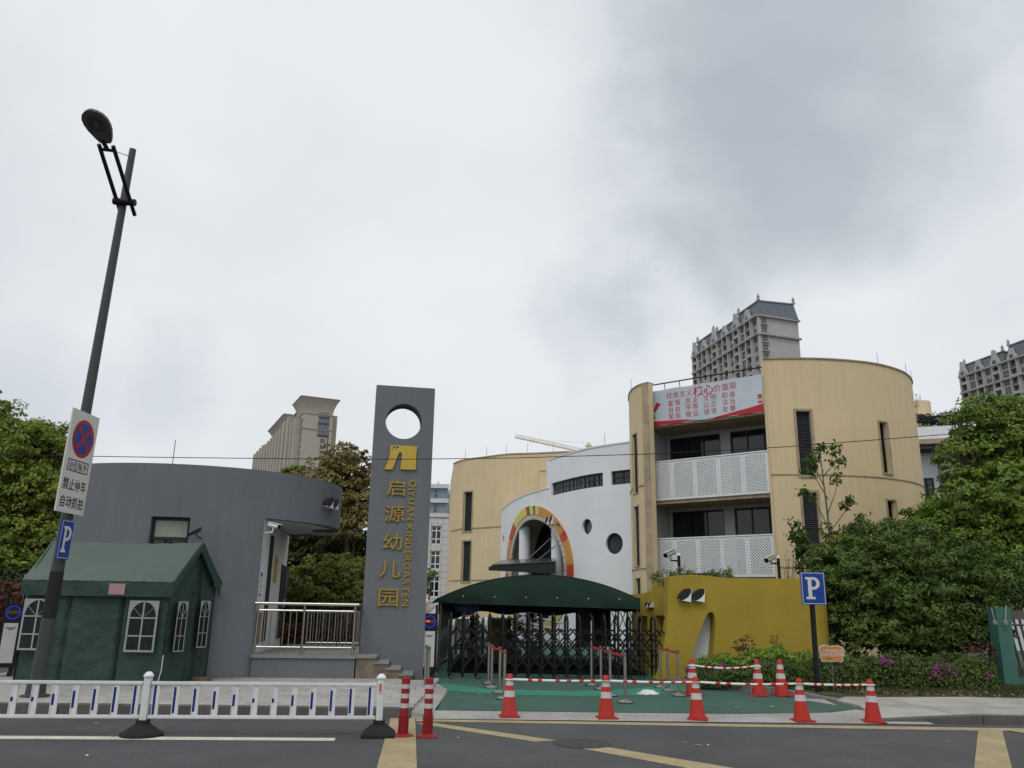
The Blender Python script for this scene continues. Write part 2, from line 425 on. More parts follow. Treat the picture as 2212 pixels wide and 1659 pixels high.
def text_pts(s, off=0.0, res=3):
    c = bpy.data.curves.new("glyphs", 'FONT'); c.body = s; c.offset = off; c.resolution_u = res
    c.align_x = 'CENTER'
    o = bpy.data.objects.new("glyphs", c); COL.objects.link(o)
    dg = bpy.context.evaluated_depsgraph_get(); me = bpy.data.meshes.new_from_object(o.evaluated_get(dg))
    v = [(p.co.x, p.co.y) for p in me.vertices]; f = [tuple(p.vertices) for p in me.polygons]
    ec = {}
    for p in f:
        for a, b in zip(p, p[1:] + p[:1]): ec[(a, b)] = 1
    bd = [(a, b) for (a, b) in ec if (b, a) not in ec]
    bpy.data.objects.remove(o); bpy.data.curves.remove(c); bpy.data.meshes.remove(me)
    return v, f, bd
def text_part(name, s, F, s0, z0, size, d, m, parent, off=0.0, depth=0.0, sx=1.0, rot=0.0, centre=True):
    v, f, bd = text_pts(s, off)
    xs = [p[0] for p in v]; ys = [p[1] for p in v]; cx, cy = (min(xs) + max(xs)) / 2, (min(ys) + max(ys)) / 2
    mb = MB(); C, S = cos(rot), sin(rot); n = len(v)
    def q(p, dd):
        x = (p[0] - cx) * size * sx; y = (p[1] - cy) * size
        return F.pt(s0 + x * C - y * S, z0 + x * S + y * C, dd)
    mb.add([q(p, d + depth) for p in v], f)
    if depth:
        mb.v.extend([tuple(q(p, d)) for p in v]); mb.f.extend([(a, a + n, b + n, b) for a, b in bd])
    return mb.build(name, m, parent)

def window(F, s0, s1, z0, z1, parent, nv=2, nh=1, d=-0.12, fw=0.05, fm=None, gm=None, name="window", hs=None, ns=1, vs_=None):
    """frame with mullions, and a pane as its sub-part"""
    mb = MB(); w = fw; dd = d + 0.05
    vx = vs_ if vs_ else [s0 + (s1 - s0) * k / nv for k in range(1, nv)]
    hz = hs if hs is not None else [z0 + (z1 - z0) * k / nh for k in range(1, nh)]
    mb.fbox(F, s0, s0 + w, z0, z1, d - 0.03, dd); mb.fbox(F, s1 - w, s1, z0, z1, d - 0.03, dd)
    mb.fbox(F, s0 + w, s1 - w, z0, z0 + w, d - 0.03, dd - 0.002, ns); mb.fbox(F, s0 + w, s1 - w, z1 - w, z1, d - 0.03, dd - 0.002, ns)
    for x in vx: mb.fbox(F, x - w / 2, x + w / 2, z0 + w, z1 - w, d - 0.03, dd - 0.004)
    for z in hz: mb.fbox(F, s0 + w, s1 - w, z - w / 2, z + w / 2, d - 0.03, dd - 0.008, ns)
    o = mb.build(name, fm or BLACKFRAME, parent)
    p = MB(); p.fbox(F, s0 + w * 0.5, s1 - w * 0.5, z0 + w * 0.5, z1 - w * 0.5, d - 0.02, d + 0.01, ns)
    p.build("pane", gm or GLASS, o)
    return o

def fast_mesh(name, V, nq, m, parent):
    """V: (nq*4,3) array of quads"""
    org = ORG[parent.name]; me = bpy.data.meshes.new(name); V = (V - np.array(org)).astype(np.float32)
    me.vertices.add(nq * 4); me.vertices.foreach_set("co", V.ravel())
    me.loops.add(nq * 4); me.loops.foreach_set("vertex_index", np.arange(nq * 4, dtype=np.int32))
    me.polygons.add(nq); me.polygons.foreach_set("loop_start", np.arange(0, nq * 4, 4, dtype=np.int32))
    me.update(calc_edges=True); me.materials.append(m)
    o = bpy.data.objects.new(name, me); COL.objects.link(o); o.parent = parent; ORG[o.name] = org
    return o
def leaf_quads(pos, nrm, length, width, rs):
    n = len(pos)
    a = rs.normal(size=(n, 3)); a -= nrm * np.sum(a * nrm, 1, keepdims=True); a /= np.linalg.norm(a, axis=1, keepdims=True) + 1e-9
    b = np.cross(nrm, a); ln = length * rs.uniform(0.7, 1.25, (n, 1)); wd = width * rs.uniform(0.7, 1.25, (n, 1))
    droop = nrm * ln * 0.18
    V = np.empty((n, 4, 3)); V[:, 0] = pos - a * ln * 0.5 - droop; V[:, 1] = pos + b * wd * 0.5; V[:, 2] = pos + a * ln * 0.5 - droop; V[:, 3] = pos - b * wd * 0.5
    return V.reshape(-1, 3)
def crown(name, blobs, nclump, nleaf, cr, length, width, m, parent, seed=1, up=0.45, fill=0.15, low=-1.0, inner=26, dome=True):
    """leaves on small domes over the shells of ellipsoid lobes, larger leaves filling the inside; blobs: (x,y,z,rx,ry,rz)"""
    rs = np.random.RandomState(seed); P, Nn, Q, M_ = [], [], [], []
    area = np.array([(b[3] * b[4] * b[5]) ** (2 / 3) for b in blobs]); cnt = np.maximum(1, (nclump * area / area.sum())).astype(int)
    for b, k in zip(blobs, cnt):
        d = rs.normal(size=(k * 2, 3)); d /= np.linalg.norm(d, axis=1, keepdims=True); d = d[d[:, 2] > low][:k]; k = len(d)
        rr = np.where(rs.rand(k) < fill, rs.uniform(0.45, 0.85, k), rs.uniform(0.82, 1.06, k))[:, None]
        c = np.array(b[:3]) + d * rr * np.array(b[3:6])
        sz = cr * rs.uniform(0.5, 1.3, k)
        if dome:
            e = rs.normal(size=(k, nleaf, 3)) + d[:, None, :] * 0.7; e[:, :, 2] = np.abs(e[:, :, 2]) * 1.0 - 0.25; e /= np.linalg.norm(e, axis=2, keepdims=True)
            off = e * (sz[:, None, None] * rs.uniform(0.55, 1.05, (k, nleaf, 1))) * np.array([1, 1, 0.8])
        else:
            off = rs.normal(size=(k, nleaf, 3)) * (sz[:, None, None] * np.array([0.6, 0.6, 0.42])); e = off / (np.linalg.norm(off, axis=2, keepdims=True) + 1e-9)
        p = (c[:, None, :] + off).reshape(-1, 3)
        n = e.reshape(-1, 3) * 0.8 + np.repeat(d, nleaf, 0) * 0.2
        n[:, 2] += up; n += rs.normal(size=n.shape) * 0.42
        n /= np.linalg.norm(n, axis=1, keepdims=True); P.append(p); Nn.append(n)
        ki = int(inner * b[3] * b[4] * 4)
        if ki:
            g = rs.normal(size=(ki, 3)); g /= np.linalg.norm(g, axis=1, keepdims=True); g *= rs.uniform(.2, .82, (ki, 1)); Q.append(np.array(b[:3]) + g * np.array(b[3:6]))
            h = rs.normal(size=(ki, 3)); M_.append(h / np.linalg.norm(h, axis=1, keepdims=True))
    P = np.concatenate(P); Nn = np.concatenate(Nn)
    V = leaf_quads(P, Nn, length, width, rs); cnt_ = len(P)
    if Q:
        Q = np.concatenate(Q); M_ = np.concatenate(M_); V = np.concatenate([V, leaf_quads(Q, M_, length * 2.2, width * 2.6, rs)]); cnt_ += len(Q)
    return fast_mesh(name, V, cnt_, m, parent)
def limbs(parent, base, top, blobs, r0, m, seed=3, nm="trunk", lean=0.15, frac=0.35):
    rs = random.Random(seed); base, top = Vector(base), Vector(top); mb = MB()
    pts = [base.lerp(top, k / 5) + Vector((rs.uniform(-lean, lean), rs.uniform(-lean, lean), 0)) * (k > 0) for k in range(6)]
    mb.tube(pts, [r0 * (1 - 0.13 * k) for k in range(6)], 8)
    for b in blobs:
        s = pts[rs.randint(2, 5)]; e = Vector(b[:3]); mid = s.lerp(e, 0.5) + Vector((rs.uniform(-.2, .2), rs.uniform(-.2, .2), rs.uniform(-.1, .25)))
        mb.tube([s, mid, e], [r0 * frac, r0 * frac * 0.7, r0 * 0.1], 6)
        for _ in range(3):
            q = e + Vector((rs.uniform(-1, 1) * b[3], rs.uniform(-1, 1) * b[4], rs.uniform(-.3, 1) * b[5])) * 0.75
            mb.tube([mid.lerp(e, 0.6), q], [r0 * 0.14, r0 * 0.05], 5)
    return mb.build(nm, m, parent, smooth=True)

# ================================================================== SETTING: ground, road, pavements
def sheet(name, pts, z, m, kind="structure", parent=None):
    mb = MB(); mb.add([(p[0], p[1], z if len(p) < 3 else p[2]) for p in pts], [tuple(range(len(pts)))])
    o = mb.build(name, m, parent)
    if parent is None: o["kind"] = kind
    return o
GROUND = mat("distant_ground", (0.16, 0.155, 0.14), 0.95, 0.2, 0.05)
sheet("ground", [(-2500, -800), (2500, -800), (2500, 4000), (-2500, 4000)], -0.06, GROUND)
def KY(x): return 15.2 + 0.045 * x          # the kerb line
sheet("road", [(-260, -25), (260, -25), (260, KY(260) - 0.0), (-260, KY(-260))], 0.0, ASPHALT)

def pxsheet(name, pts, z, m):
    return sheet(name, [G(x, y, z) for x, y in pts], z, m)
marks = [("white_lane_line", [(-700, 1584.5), (725, 1594), (722, 1600), (-700, 1592)], WHITEPAINT, .004),
         ("yellow_edge_line", [(899, 1553.2), (2700, 1581), (2700, 1588), (899, 1558)], YELLOWPAINT, .004),
         ("yellow_bay_line", [(844, 1551), (897, 1551.5), (902, 1700), (802, 1700)], YELLOWPAINT, .008),
         ("yellow_hatch_line", [(898, 1562.5), (935, 1561), (1202, 1599), (1156, 1602)], YELLOWPAINT, .004),
         ("yellow_hatch_line", [(1258, 1617), (1314, 1614), (1700, 1678), (1620, 1684)], YELLOWPAINT, .004),
         ("yellow_bay_line", [(2113, 1577), (2165, 1577.5), (2197, 1700), (2100, 1700)], YELLOWPAINT, .008),
         ("yellow_hatch_line", [(2168, 1576), (2190, 1575), (2420, 1610), (2390, 1616)], YELLOWPAINT, .012)]
# painted lines: worn, broken edges
def worn(m, asphalt):
    t = m.node_tree; b = t.nodes["Principled BSDF"]; lk = b.inputs["Base Color"].links[0]; src = lk.from_socket
    co = t.nodes.new("ShaderNodeTexCoord"); n = t.nodes.new("ShaderNodeTexNoise"); n.inputs["Scale"].default_value = 9; n.inputs["Detail"].default_value = 9; n.inputs["Roughness"].default_value = 0.75
    t.links.new(co.outputs["Object"], n.inputs["Vector"])
    mr = t.nodes.new("ShaderNodeMapRange"); t.links.new(n.outputs["Fac"], mr.inputs[0]); mr.inputs[1].default_value = 0.57; mr.inputs[2].default_value = 0.66
    mr.inputs[4].default_value = 0.75
    mx = t.nodes.new("ShaderNodeMixRGB"); t.links.new(mr.outputs[0], mx.inputs[0]); t.links.new(src, mx.inputs[1]); mx.inputs[2].default_value = (*asphalt, 1)
    t.links.new(mx.outputs[0], b.inputs["Base Color"])
worn(YELLOWPAINT, (0.12, 0.11, 0.09)); worn(WHITEPAINT, (0.1, 0.1, 0.09))
for nm, pts, m, z in marks: pxsheet(nm, pts, z, m)
# manhole cover with raised rings
c = G(1259, 1607, 0.0)
mh = thing("manhole_cover", (c.x, c.y, 0.004), "round dark manhole cover in the asphalt between two yellow stripes", "manhole cover")
MHM = mat("cast_iron", (0.058, 0.058, 0.06), 0.85, 0.25, 8)
MB().lathe([(0.42, 0), (0.42, 0.006), (0.40, 0.008)], 36, (c.x, c.y, 0.003)).build("plate", MHM, mh)
for r in (0.39, 0.30, 0.21, 0.12):
    mb = MB(); P = []
    for k in range(37): P.append((c.x + r * cos(2 * pi * k / 36), c.y + r * sin(2 * pi * k / 36), 0.010))
    mb.tube(P, 0.005, 5).build("ring", MHM, mh)

# left pavement: bed, kerb stones, slabs
PZ = 0.15
XR = -1.66
bed = sheet("pavement", [(-40, KY(-40) + .1), (XR, KY(XR) + .1), (-2.1, 22.2), (-2.1, 30), (-40, 30)], PZ - 0.03, JOINT)
kb = MB().prism([(-40, KY(-40) + 0.02), (XR, KY(XR) + .02), (XR, KY(XR) + .24), (-40, KY(-40) + .24)], -0.05, PZ - 0.02).build("kerb", JOINT); structure(kb)
kst = MB().box((0, 0, 0), (0.985, 0.25, 0.2)).build("kerb_stone", KERB, None); kst.parent = kb
kst.location = (XR - 0.5, KY(XR - 0.5) + 0.12, PZ - 0.1); kst.rotation_euler = (0, 0, atan2(0.045, 1))
for k in range(1, 16):
    o = kst.copy(); COL.objects.link(o); x = XR - 0.5 - k
    o.location = (x, KY(x) + 0.12 + rnd.uniform(-.004, .004), PZ - 0.1 + rnd.uniform(-.004, .004)); o.rotation_euler = (0, 0, atan2(0.045, 1) + rnd.uniform(-.006, .006))
slabs = []
for i in range(3):
    me = MB().box((0, 0, 0), (0.594, 0.594, 0.05)).build("paving_slab", mat("paving%d" % i, [(0.36, 0.35, 0.33), (0.32, 0.315, 0.30), (0.385, 0.37, 0.345)][i], 0.9, 0.14, 2.5, 0.25, 60, hue=0.14), None)
    slabs.append(me)
used = [False] * 3
rot = atan2(0.045, 1)
for j in range(10):
    for i in range(17):
        x = XR - 0.31 - 0.6 * i - (0.3 if j % 2 else 0); y = KY(x) + 0.25 + 0.3 + 0.6 * j
        if j > 8 and i < 1: continue
        if x - 0.3 < -13 or y > 21.4: continue
        if x > -2.2 and y > 17: x -= 0.0
        k = rnd.choice((0, 0, 1, 2)); o = slabs[k] if not used[k] else slabs[k].copy()
        if used[k]: COL.objects.link(o)
        used[k] = True; o.parent = bed
        o.location = (x, y, PZ - 0.025 + rnd.uniform(-.003, .003)); o.rotation_euler = (rnd.uniform(-.004, .004), rnd.uniform(-.004, .004), rot)
# half slabs closing the running bond on its right edge, and the white edging down to the forecourt
for j in range(1, 10, 2):
    o = slabs[0].copy(); COL.objects.link(o); o.parent = bed; o.scale = (0.49, 1, 1)
    x = XR - 0.155; o.location = (x, KY(x) + .55 + .6 * j, PZ - 0.025); o.rotation_euler = (0, 0, rot)

# forecourt: concrete apron along the road, green rubber floor, lighter ring
mb = MB(); xa = [XR + .01, 1.5, 4.5, 7.6]
for x0_, x1_ in zip(xa, xa[1:]):
    mb.add([(x0_, KY(x0_) - .14, .010), (x1_, KY(x1_) - .14, .010), (x1_, KY(x1_) + .62, .05), (x0_, KY(x0_) + .62, .05)], [(0, 1, 2, 3)])
    mb.add([(x0_, KY(x0_) + .62, .05), (x1_, KY(x1_) + .62, .05), (x1_, 19, .05), (x0_, 19, .05)], [(0, 1, 2, 3)])
structure(mb.build("driveway_apron", CONCRETE))
gpts = [G(940, 1533, .06), G(1300, 1538, .06), G(1600, 1541, .06), G(1795, 1538, .06)]
GP = [(-1.62 + .35, gpts[0].y)] + [(p.x, p.y) for p in gpts] + [(7.0, 17.2), (6.6, 18.3), (6.0, 19.7), (5.1, 20.6), (4.2, 21.6), (4.35, 24.0), (14, 27), (30, 40), (30, 70), (-9, 70), (-9, 31), (-2.08, 30), (-2.08, 21.9), (-1.30, 19)]
fc = sheet("forecourt", [(x, y, 0.056) for x, y in GP], 0.056, GREENFLOOR)
mb = MB(); cx, cy, R1, R0 = .95, 22.75, 4.15, 3.05; nn_ = 64
for k in range(nn_):
    a, b = [pi * (1.0 + 1.0 * q / nn_) for q in (k, k + 1)]
    def cl(r, t): return (max(cx + r * cos(t), -1.9), cy + r * sin(t) * 1.0, 0.0605)
    mb.add([cl(R1, a), cl(R1, b), cl(R0, b), cl(R0, a)], [(0, 1, 2, 3)])
ring = mb.build("forecourt_ring", GREENLIGHT); structure(ring)
# stepped concrete edging left of the green floor
ed = MB(); ed.hexa([(XR + .005, KY(XR) + .02, -.02), (-1.28, KY(XR) + .05, -.02), (-1.30, 19.4, -.02), (-2.0, 21.9, -.02), (XR + .005, KY(XR) + .02, .10), (-1.30, KY(XR) + .05, .062), (-1.34, 19.4, .075), (-1.98, 21.9, .10)])
structure(ed.build("forecourt_edging", CONCRETE))

# right pavement: kerb stones with a dropped end, grey slabs, earth bank behind
def KY2(x): return 15.62 + 0.01 * (x - 7)
kb2 = MB().prism([(6.9, KY2(7) + .02), (60, KY2(60) + .02), (60, KY2(60) + .22), (6.9, KY2(7) + .22)], -0.05, 0.02).build("kerb", JOINT); structure(kb2)
for k in range(12):
    mb = MB(); x0 = 6.6 + k; x1 = x0 + .985; t0, t1 = (.03, .09) if k == 0 else ((.09, .14) if k == 1 else (.14, .14))
    mb.hexa([(x0, KY2(x0), -.03), (x1, KY2(x1), -.03), (x1, KY2(x1) + .25, -.03), (x0, KY2(x0) + .25, -.03), (x0, KY2(x0), t0), (x1, KY2(x1), t1), (x1, KY2(x1) + .25, t1), (x0, KY2(x0) + .25, t0)])
    mb.build("kerb_stone", KERB, kb2)
p2 = sheet("pavement", [(6.5, 15.8, .02), (8.7, 15.85, .105), (60, 16.2, .105), (60, 20, .11), (7.2, 20, .11), (6.9, 18.4, .06)], 0, JOINT)
cells = [(6.62, 8.35), (8.36, 10.4), (10.42, 12.5), (12.52, 14.6), (14.62, 17)]
rows = [(0.24, 1.75), (1.77, 3.5)]
for i, (a, b) in enumerate(cells):
    for j, (u, w) in enumerate(rows):
        def zz(x): return 0.045 if x < 7 else (0.10 if x < 8.4 else 0.135)
        if i == 0 and j == 0: P = [(6.75, 15.86), (8.34, 15.87), (8.34, 17.36), (7.1, 17.36)]
        elif i == 0: P = [(7.1, 17.39), (8.34, 17.39), (8.34, 19.1), (7.5, 19.1), (7.0, 18.3)]
        else: P = [(a, KY2(a) + u), (b, KY2(b) + u), (b, KY2(b) + w), (a, KY2(a) + w)]
        mb = MB(); n = len(P)
        dz = rnd.uniform(-.006, .006)
        mb.v = [(x, y, -0.02) for x, y in P] + [(x, y, zz(x) + dz) for x, y in P]
        mb.f = [tuple(range(n - 1, -1, -1)), tuple(range(n, 2 * n))] + [(q, (q + 1) % n, n + (q + 1) % n, n + q) for q in range(n)]
        mb.build("paving_slab", mat("slab_right%d" % ((i + j) % 2), [(0.37, 0.355, 0.325), (0.33, 0.32, 0.295)][(i + j) % 2], 0.9, 0.2, 1.3, 0.3, 40, hue=0.15), p2)
# earth bank under the hedges, with its curved kerb on the forecourt side
bank = [(4.35, 22.05), (5.2, 20.95), (6.1, 20.1), (6.75, 19.45), (7.4, 19.14), (60, 19.2), (60, 34), (9, 30), (4.45, 24.6)]
structure(MB().prism(bank, -0.05, 0.13).build("earth_bank", EARTH))
KG = mat("grey_kerb", (0.2, 0.2, 0.195), 0.9, 0.15, 2.5, 0.3, 50)
kb3 = MB().prism([(4.3, 22.0), (5.15, 20.9), (6.05, 20.04), (6.7, 19.38), (6.72, 19.42), (6.08, 20.08), (5.18, 20.94), (4.33, 22.04)], 0.0, 0.1).build("kerb", JOINT); structure(kb3)
S3 = Surf([(4.18, 22.0), (4.6, 21.35), (5.1, 20.78), (5.65, 20.28), (6.25, 19.72), (6.75, 19.2), (7.15, 18.55), (7.3, 17.9)])
ns3 = 9
for k in range(ns3):
    a = S3.len * k / ns3 + .008; b = S3.len * (k + 1) / ns3 - .008
    h1 = 0.2 if k < 6 else 0.2 - (k - 5) * 0.045; h2 = 0.2 if k < 5 else 0.2 - (k - 4) * 0.045
    mb = MB()
    mb.hexa([S3.pt(a, 0, .0), S3.pt(b, 0, .0), S3.pt(b, 0, -.16), S3.pt(a, 0, -.16), S3.pt(a, h1, .0), S3.pt(b, h2, .0), S3.pt(b, h2, -.16), S3.pt(a, h1, -.16)])
    mb.build("kerb_stone", KG, kb3)

# ================================================================== BUILDINGS
def louvre_window(F, s0, s1, z0, z1, parent, d=-0.16, pitch=0.075, ns=1):
    mb = MB(); w = 0.05
    mb.fbox(F, s0, s0 + w, z0, z1, d - .05, d + .03); mb.fbox(F, s1 - w, s1, z0, z1, d - .05, d + .03)
    mb.fbox(F, s0 + w, s1 - w, z1 - w, z1, d - .05, d + .028); mb.fbox(F, s0 + w, s1 - w, z0, z0 + w, d - .05, d + .028)
    o = mb.build("louvred_window", LOUVRE, parent)
    sl = MB(); n = int((z1 - z0 - 2 * w) / pitch)
    for k in range(n):
        z = z0 + w + (k + .5) * pitch
        sl.add([F.pt(s0 + w, z - .03, d + .02), F.pt(s1 - w, z - .03, d + .02), F.pt(s1 - w, z + .025, d - .03), F.pt(s0 + w, z + .025, d - .03)], [(0, 1, 2, 3)])
    sl.build("slats", LOUVRE, o, kind="stuff")
    bk = MB().fbox(F, s0 + .01, s1 - .01, z0 + .01, z1 - .01, d - .09, d - .06); bk.build("backing", INTERIOR, o)
    return o
def surround(F, s0, s1, z0, z1, parent, w=0.10, d=0.025):
    mb = MB()
    mb.fbox(F, s0 - w, s0, z0 - w, z1 + w, 0.002, d); mb.fbox(F, s1, s1 + w, z0 - w, z1 + w, 0.002, d)
    mb.fbox(F, s0, s1, z1, z1 + w, 0.002, d - .002); mb.fbox(F, s0, s1, z0 - w, z0, 0.002, d + .03)
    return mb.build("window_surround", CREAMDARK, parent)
def rod(mb, p, h=0.6, r=0.012): mb.tube([p, Vector(p) + Vector((0, 0, h))], r, 5)
def rect(F, pts):
    h = [F.hit(*p) for p in pts]; ss = [x[0] for x in h]; zs = [x[1] for x in h]
    return min(ss), max(ss), min(zs), max(zs)

# ---------------------------------------------------------------- right cream block with balconies
BL, BR = (6.25, 36.0), (10.50, 32.68)
blk = thing("classroom_block", (10.5, 34, 0), "cream classroom block with rounded end, white perforated balconies and louvred windows", "building")
FB = Frame(BL, BR); LB = FB.len
SC = Surf([(10.56, 32.69), (11.57, 32.53), (13.26, 32.53), (15.2, 32.95), (16.84, 33.9), (17.95, 35.1), (18.65, 36.5), (18.95, 38.5), (18.9, 41)])
ZT, ZJ = 12.13, 7.22
lw = []
s0, s1, z0, z1 = rect(SC, [(1719, 888), (1761, 1027)]); lw.append((s0, s1, z0, z1))
a0, a1, _, _ = rect(SC, [(1731, 1064), (1777, 1200)]); _, zz0 = SC.hit(1736, 1205); _, zz1 = SC.hit(1727, 1064); lw.append((s0, s1, zz0, zz1)); lw.append((s0, s1, .9, 2.4))
r0, r1, rz0, rz1 = rect(SC, [(1898, 911), (1927, 1023)])
_, q0 = SC.hit(1911, 1150); _, q1 = SC.hit(1911, 1080)
rw = [(r0, r1, rz0, rz1), (r0, r1, q0, q1)]
opens = lw + rw
ss = SC.cuts(0.4, [x for o in opens for x in o[:2]]); zs = sorted(set([0, ZT] + [x for o in opens for x in o[2:]]))
MB().skin(SC, ss, zs, opens, -0.35, 0).build("wall", CREAM, blk, smooth=True, ang=30)
for o in lw: louvre_window(SC, *o, blk, d=-.14); surround(SC, *o, blk)
for o in rw: window(SC, *o, blk, nv=2, nh=3, d=-.25); surround(SC, *o, blk, 0.07)
cp = MB()
for a, b in zip(ss, ss[1:]): cp.fbox(SC, a, b, ZT, ZT + .06, -.38, .05)
cp.build("coping", CREAMDARK, blk)
for lo_, hi_ in ((-1, lw[0][0]), (lw[0][1], 99)):
    jm = MB()
    for a, b in zip(ss, ss[1:]):
        if a >= lo_ - 1e-6 and b <= hi_ + 1e-6: jm.fbox(SC, a, b, ZJ, ZJ + .05, .001, .03)
    jm.build("joint_band", CREAMDARK, blk)
jm = MB()
for a, b in zip(ss, ss[1:]): jm.fbox(SC, a, b, 3.55, 3.6, .001, .03)
jm.build("joint_band", CREAMDARK, blk)
# roof deck so the block is closed
mb = MB(); poly = [tuple(SC.pt(s, 0, -.2))[:2] for s in SC.cuts(.5)] + [(9, 44), (6.2, 38)]
mb.prism([(x, y) for x, y in poly], 11.3, 11.45); mb.build("roof", CONCRETE, blk)
# return wall right of the balconies, back wall with windows
zsB = [0, 3.2, 6.45, 9.8, 11.45]
MB().fbox(FB, LB + .0, LB + .08, 0, 12.12, -3.0, -.004).build("return_wall", CREAM, blk)
BD = -1.9
wins = []
for zf in (3.25, 6.5):
    for (pxa, pxb) in ((1446, 1556), (1577, 1672)):
        pass
FBk = Frame(FB.pt(0, 0, BD), FB.pt(LB, 0, BD))
ws = [(FBk.hit(1447, 980)[0], FBk.hit(1556, 960)[0]), (FBk.hit(1578, 960)[0], LB - .06)]
MB().fbox(FB, -.35, -.12, 0, 11.45, BD - .2, .0).build('end_wall', GREYRECESS, blk)
opens = []
for zf, zt in ((0.1, 2.8), (3.4, 6.2), (6.7, 9.62)):
    for a, b in ws: opens.append((a, b, zf, zt))
ss = sorted(set([-.1, LB] + [x for o in opens for x in o[:2]])); zs = sorted(set([0, 11.45] + [x for o in opens for x in o[2:]]))
MB().skin(FB, ss, zs, opens, BD - .25, BD).build("balcony_wall", GREYRECESS, blk)
CURT = mat("curtain_behind_glass", (0.06, 0.065, 0.07), 0.25, 0.35, 2.0, spec=0.5)
for o in opens:
    a, b, c, d = o
    window(FB, a, b, c, d, blk, nv=3, nh=1, d=BD - .12, fw=.06, hs=[c + (d - c) * .42], gm=GLASS)
    for k in range(10):
        s = a + .1 + (b - a - .2) * k / 10
        if k % 4 == 3: continue
        MB().fbox(FB, s, s + .16, c + .1, c + (d - c) * .40, BD - .095, BD - .085).build("curtain", CURT, blk)
for zf in (3.05, 6.35):
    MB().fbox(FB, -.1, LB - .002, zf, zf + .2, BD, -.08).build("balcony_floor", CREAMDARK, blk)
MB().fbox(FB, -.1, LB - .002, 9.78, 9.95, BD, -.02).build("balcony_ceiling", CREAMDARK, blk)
MB().fbox(FB, 0.02, LB - .002, 9.96, 11.5, -.25, -.03).build("parapet", CREAM, blk)
# perforated white panels: a plate of small cells, every other cell with a hole
PW = LB / 5
PERF = mat("white_perforated_panel", (0.66, 0.68, 0.70), 0.5, 0.04, 2, streak=0.1, stain=(0.35, 0.32, 0.28))
def perforated(F, s0, s1, z0, z1, d, parent):
    mb = MB(); m = 0.09; cs = 0.058
    nx = int((s1 - s0 - 2 * m) / cs); nz = int((z1 - z0 - 2 * m) / cs); cx = (s1 - s0 - 2 * m) / nx; cz = (z1 - z0 - 2 * m) / nz
    for (a, b, c, e) in ((s0, s0 + m, z0, z1), (s1 - m, s1, z0, z1), (s0 + m, s1 - m, z0, z0 + m), (s0 + m, s1 - m, z1 - m, z1)):
        mb.add([F.pt(a, c, d), F.pt(b, c, d), F.pt(b, e, d), F.pt(a, e, d)], [(0, 1, 2, 3)])
    for i in range(nx):
        for j in range(nz):
            a, c = s0 + m + i * cx, z0 + m + j * cz; q = [(a, c), (a + cx, c), (a + cx, c + cz), (a, c + cz)]
            if (i + j) % 2: mb.add([F.pt(x, z, d) for x, z in q], [(0, 1, 2, 3)])
            else:
                mx, mz = a + cx / 2, c + cz / 2; r = .84
                ins = [(mx + (x - mx) * r * .86, mz + (z - mz) * r * .86) for x, z in q]
                mb.add([F.pt(x, z, d) for x, z in q + ins], [(0, 1, 5, 4), (1, 2, 6, 5), (2, 3, 7, 6), (3, 0, 4, 7)])
    o = mb.build("perforated_panel", PERF, parent)
    e = MB()
    for (a, b, c, f) in ((s0, s1, z0, z0 + .03), (s0, s1, z1 - .03, z1)): e.fbox(F, a, b, c, f, d - .05, d - .003)
    e.fbox(F, s0, s0 + .03, z0 + .03, z1 - .03, d - .05, d - .003); e.fbox(F, s1 - .03, s1, z0 + .03, z1 - .03, d - .05, d - .003)
    e.build("panel_rim", PERF, o)
for z0, z1 in ((3.2, 4.82), (6.5, 8.2)):
    for k in range(5): perforated(FB, k * PW + .004, (k + 1) * PW - .004, z0, z1, 0.0, blk)
    mb = MB().fbox(FB, 0, LB - .004, z1 + .002, z1 + .05, -.12, .03); mb.build("handrail", WHITE, blk)
# roof railing
mb = MB()
for k in range(8):
    s = .1 + k * (LB - .2) / 7; mb.tube([FB.pt(s, 11.45, -.1), FB.pt(s, 11.78, -.02)], .018, 6)
mb.tube([FB.pt(0.02, 11.8, 0), FB.pt(LB, 11.8, 0)], .03, 6); mb.build("roof_railing", BLACKMETAL, blk)
# rounded left fin
SF = Surf([(5.75, 38.6), (5.6, 37.4), (5.62, 36.4), (5.82, 35.65), (6.14, 35.22)])
sl = []
for (pa, pb) in (((1370, 938), (1370, 1067)), ((1372, 1095), (1372, 1224)), ((1374, 1250), (1374, 1290))):
    s_, zt = SF.hit(*pa); _, zb = SF.hit(*pb); sl.append((SF.hit(pa[0] - 4, pa[1])[0], SF.hit(pa[0] + 5.5, pa[1])[0], zb, zt))
sl = [(sl[0][0], sl[0][1], o[2], o[3]) for o in sl]
ss = SF.cuts(.2, [x for o in sl for x in o[:2]]); zs = sorted(set([0, 11.72] + [x for o in sl for x in o[2:]]))
MB().skin(SF, ss, zs, sl, -.3, 0).build("fin_wall", CREAM, blk, smooth=True, ang=30)
for o in sl:
    s_ = MB().fbox(SF, o[0], o[1], o[2], o[3], -.14, -.08, 3); s_.build("slot_window", INTERIOR, blk)
    surround(SF, *o, blk, .05, .015)
FR = Frame((6.145, 35.22), (6.32, 35.95))
MB().fbox(FR, .0, FR.len, 0, 11.7, -.3, .0).build("fin_return_wall", CREAMDARK, blk)  # side face in shadow; the darker cream carries that shadow
for zz_ in (ZJ - .1, 3.55):
    jm = MB()
    for a, b in zip(ss, ss[1:]):
        if not any(o[0] - 1e-6 <= a and b <= o[1] + 1e-6 and o[2] < zz_ < o[3] for o in sl): jm.fbox(SF, a, b, zz_, zz_ + .05, .001, .03)
    jm.build("joint_band", CREAMDARK, blk)
cp = MB()
for a, b in zip(ss, ss[1:]): cp.fbox(SF, a, b, 11.72, 11.78, -.33, .04)
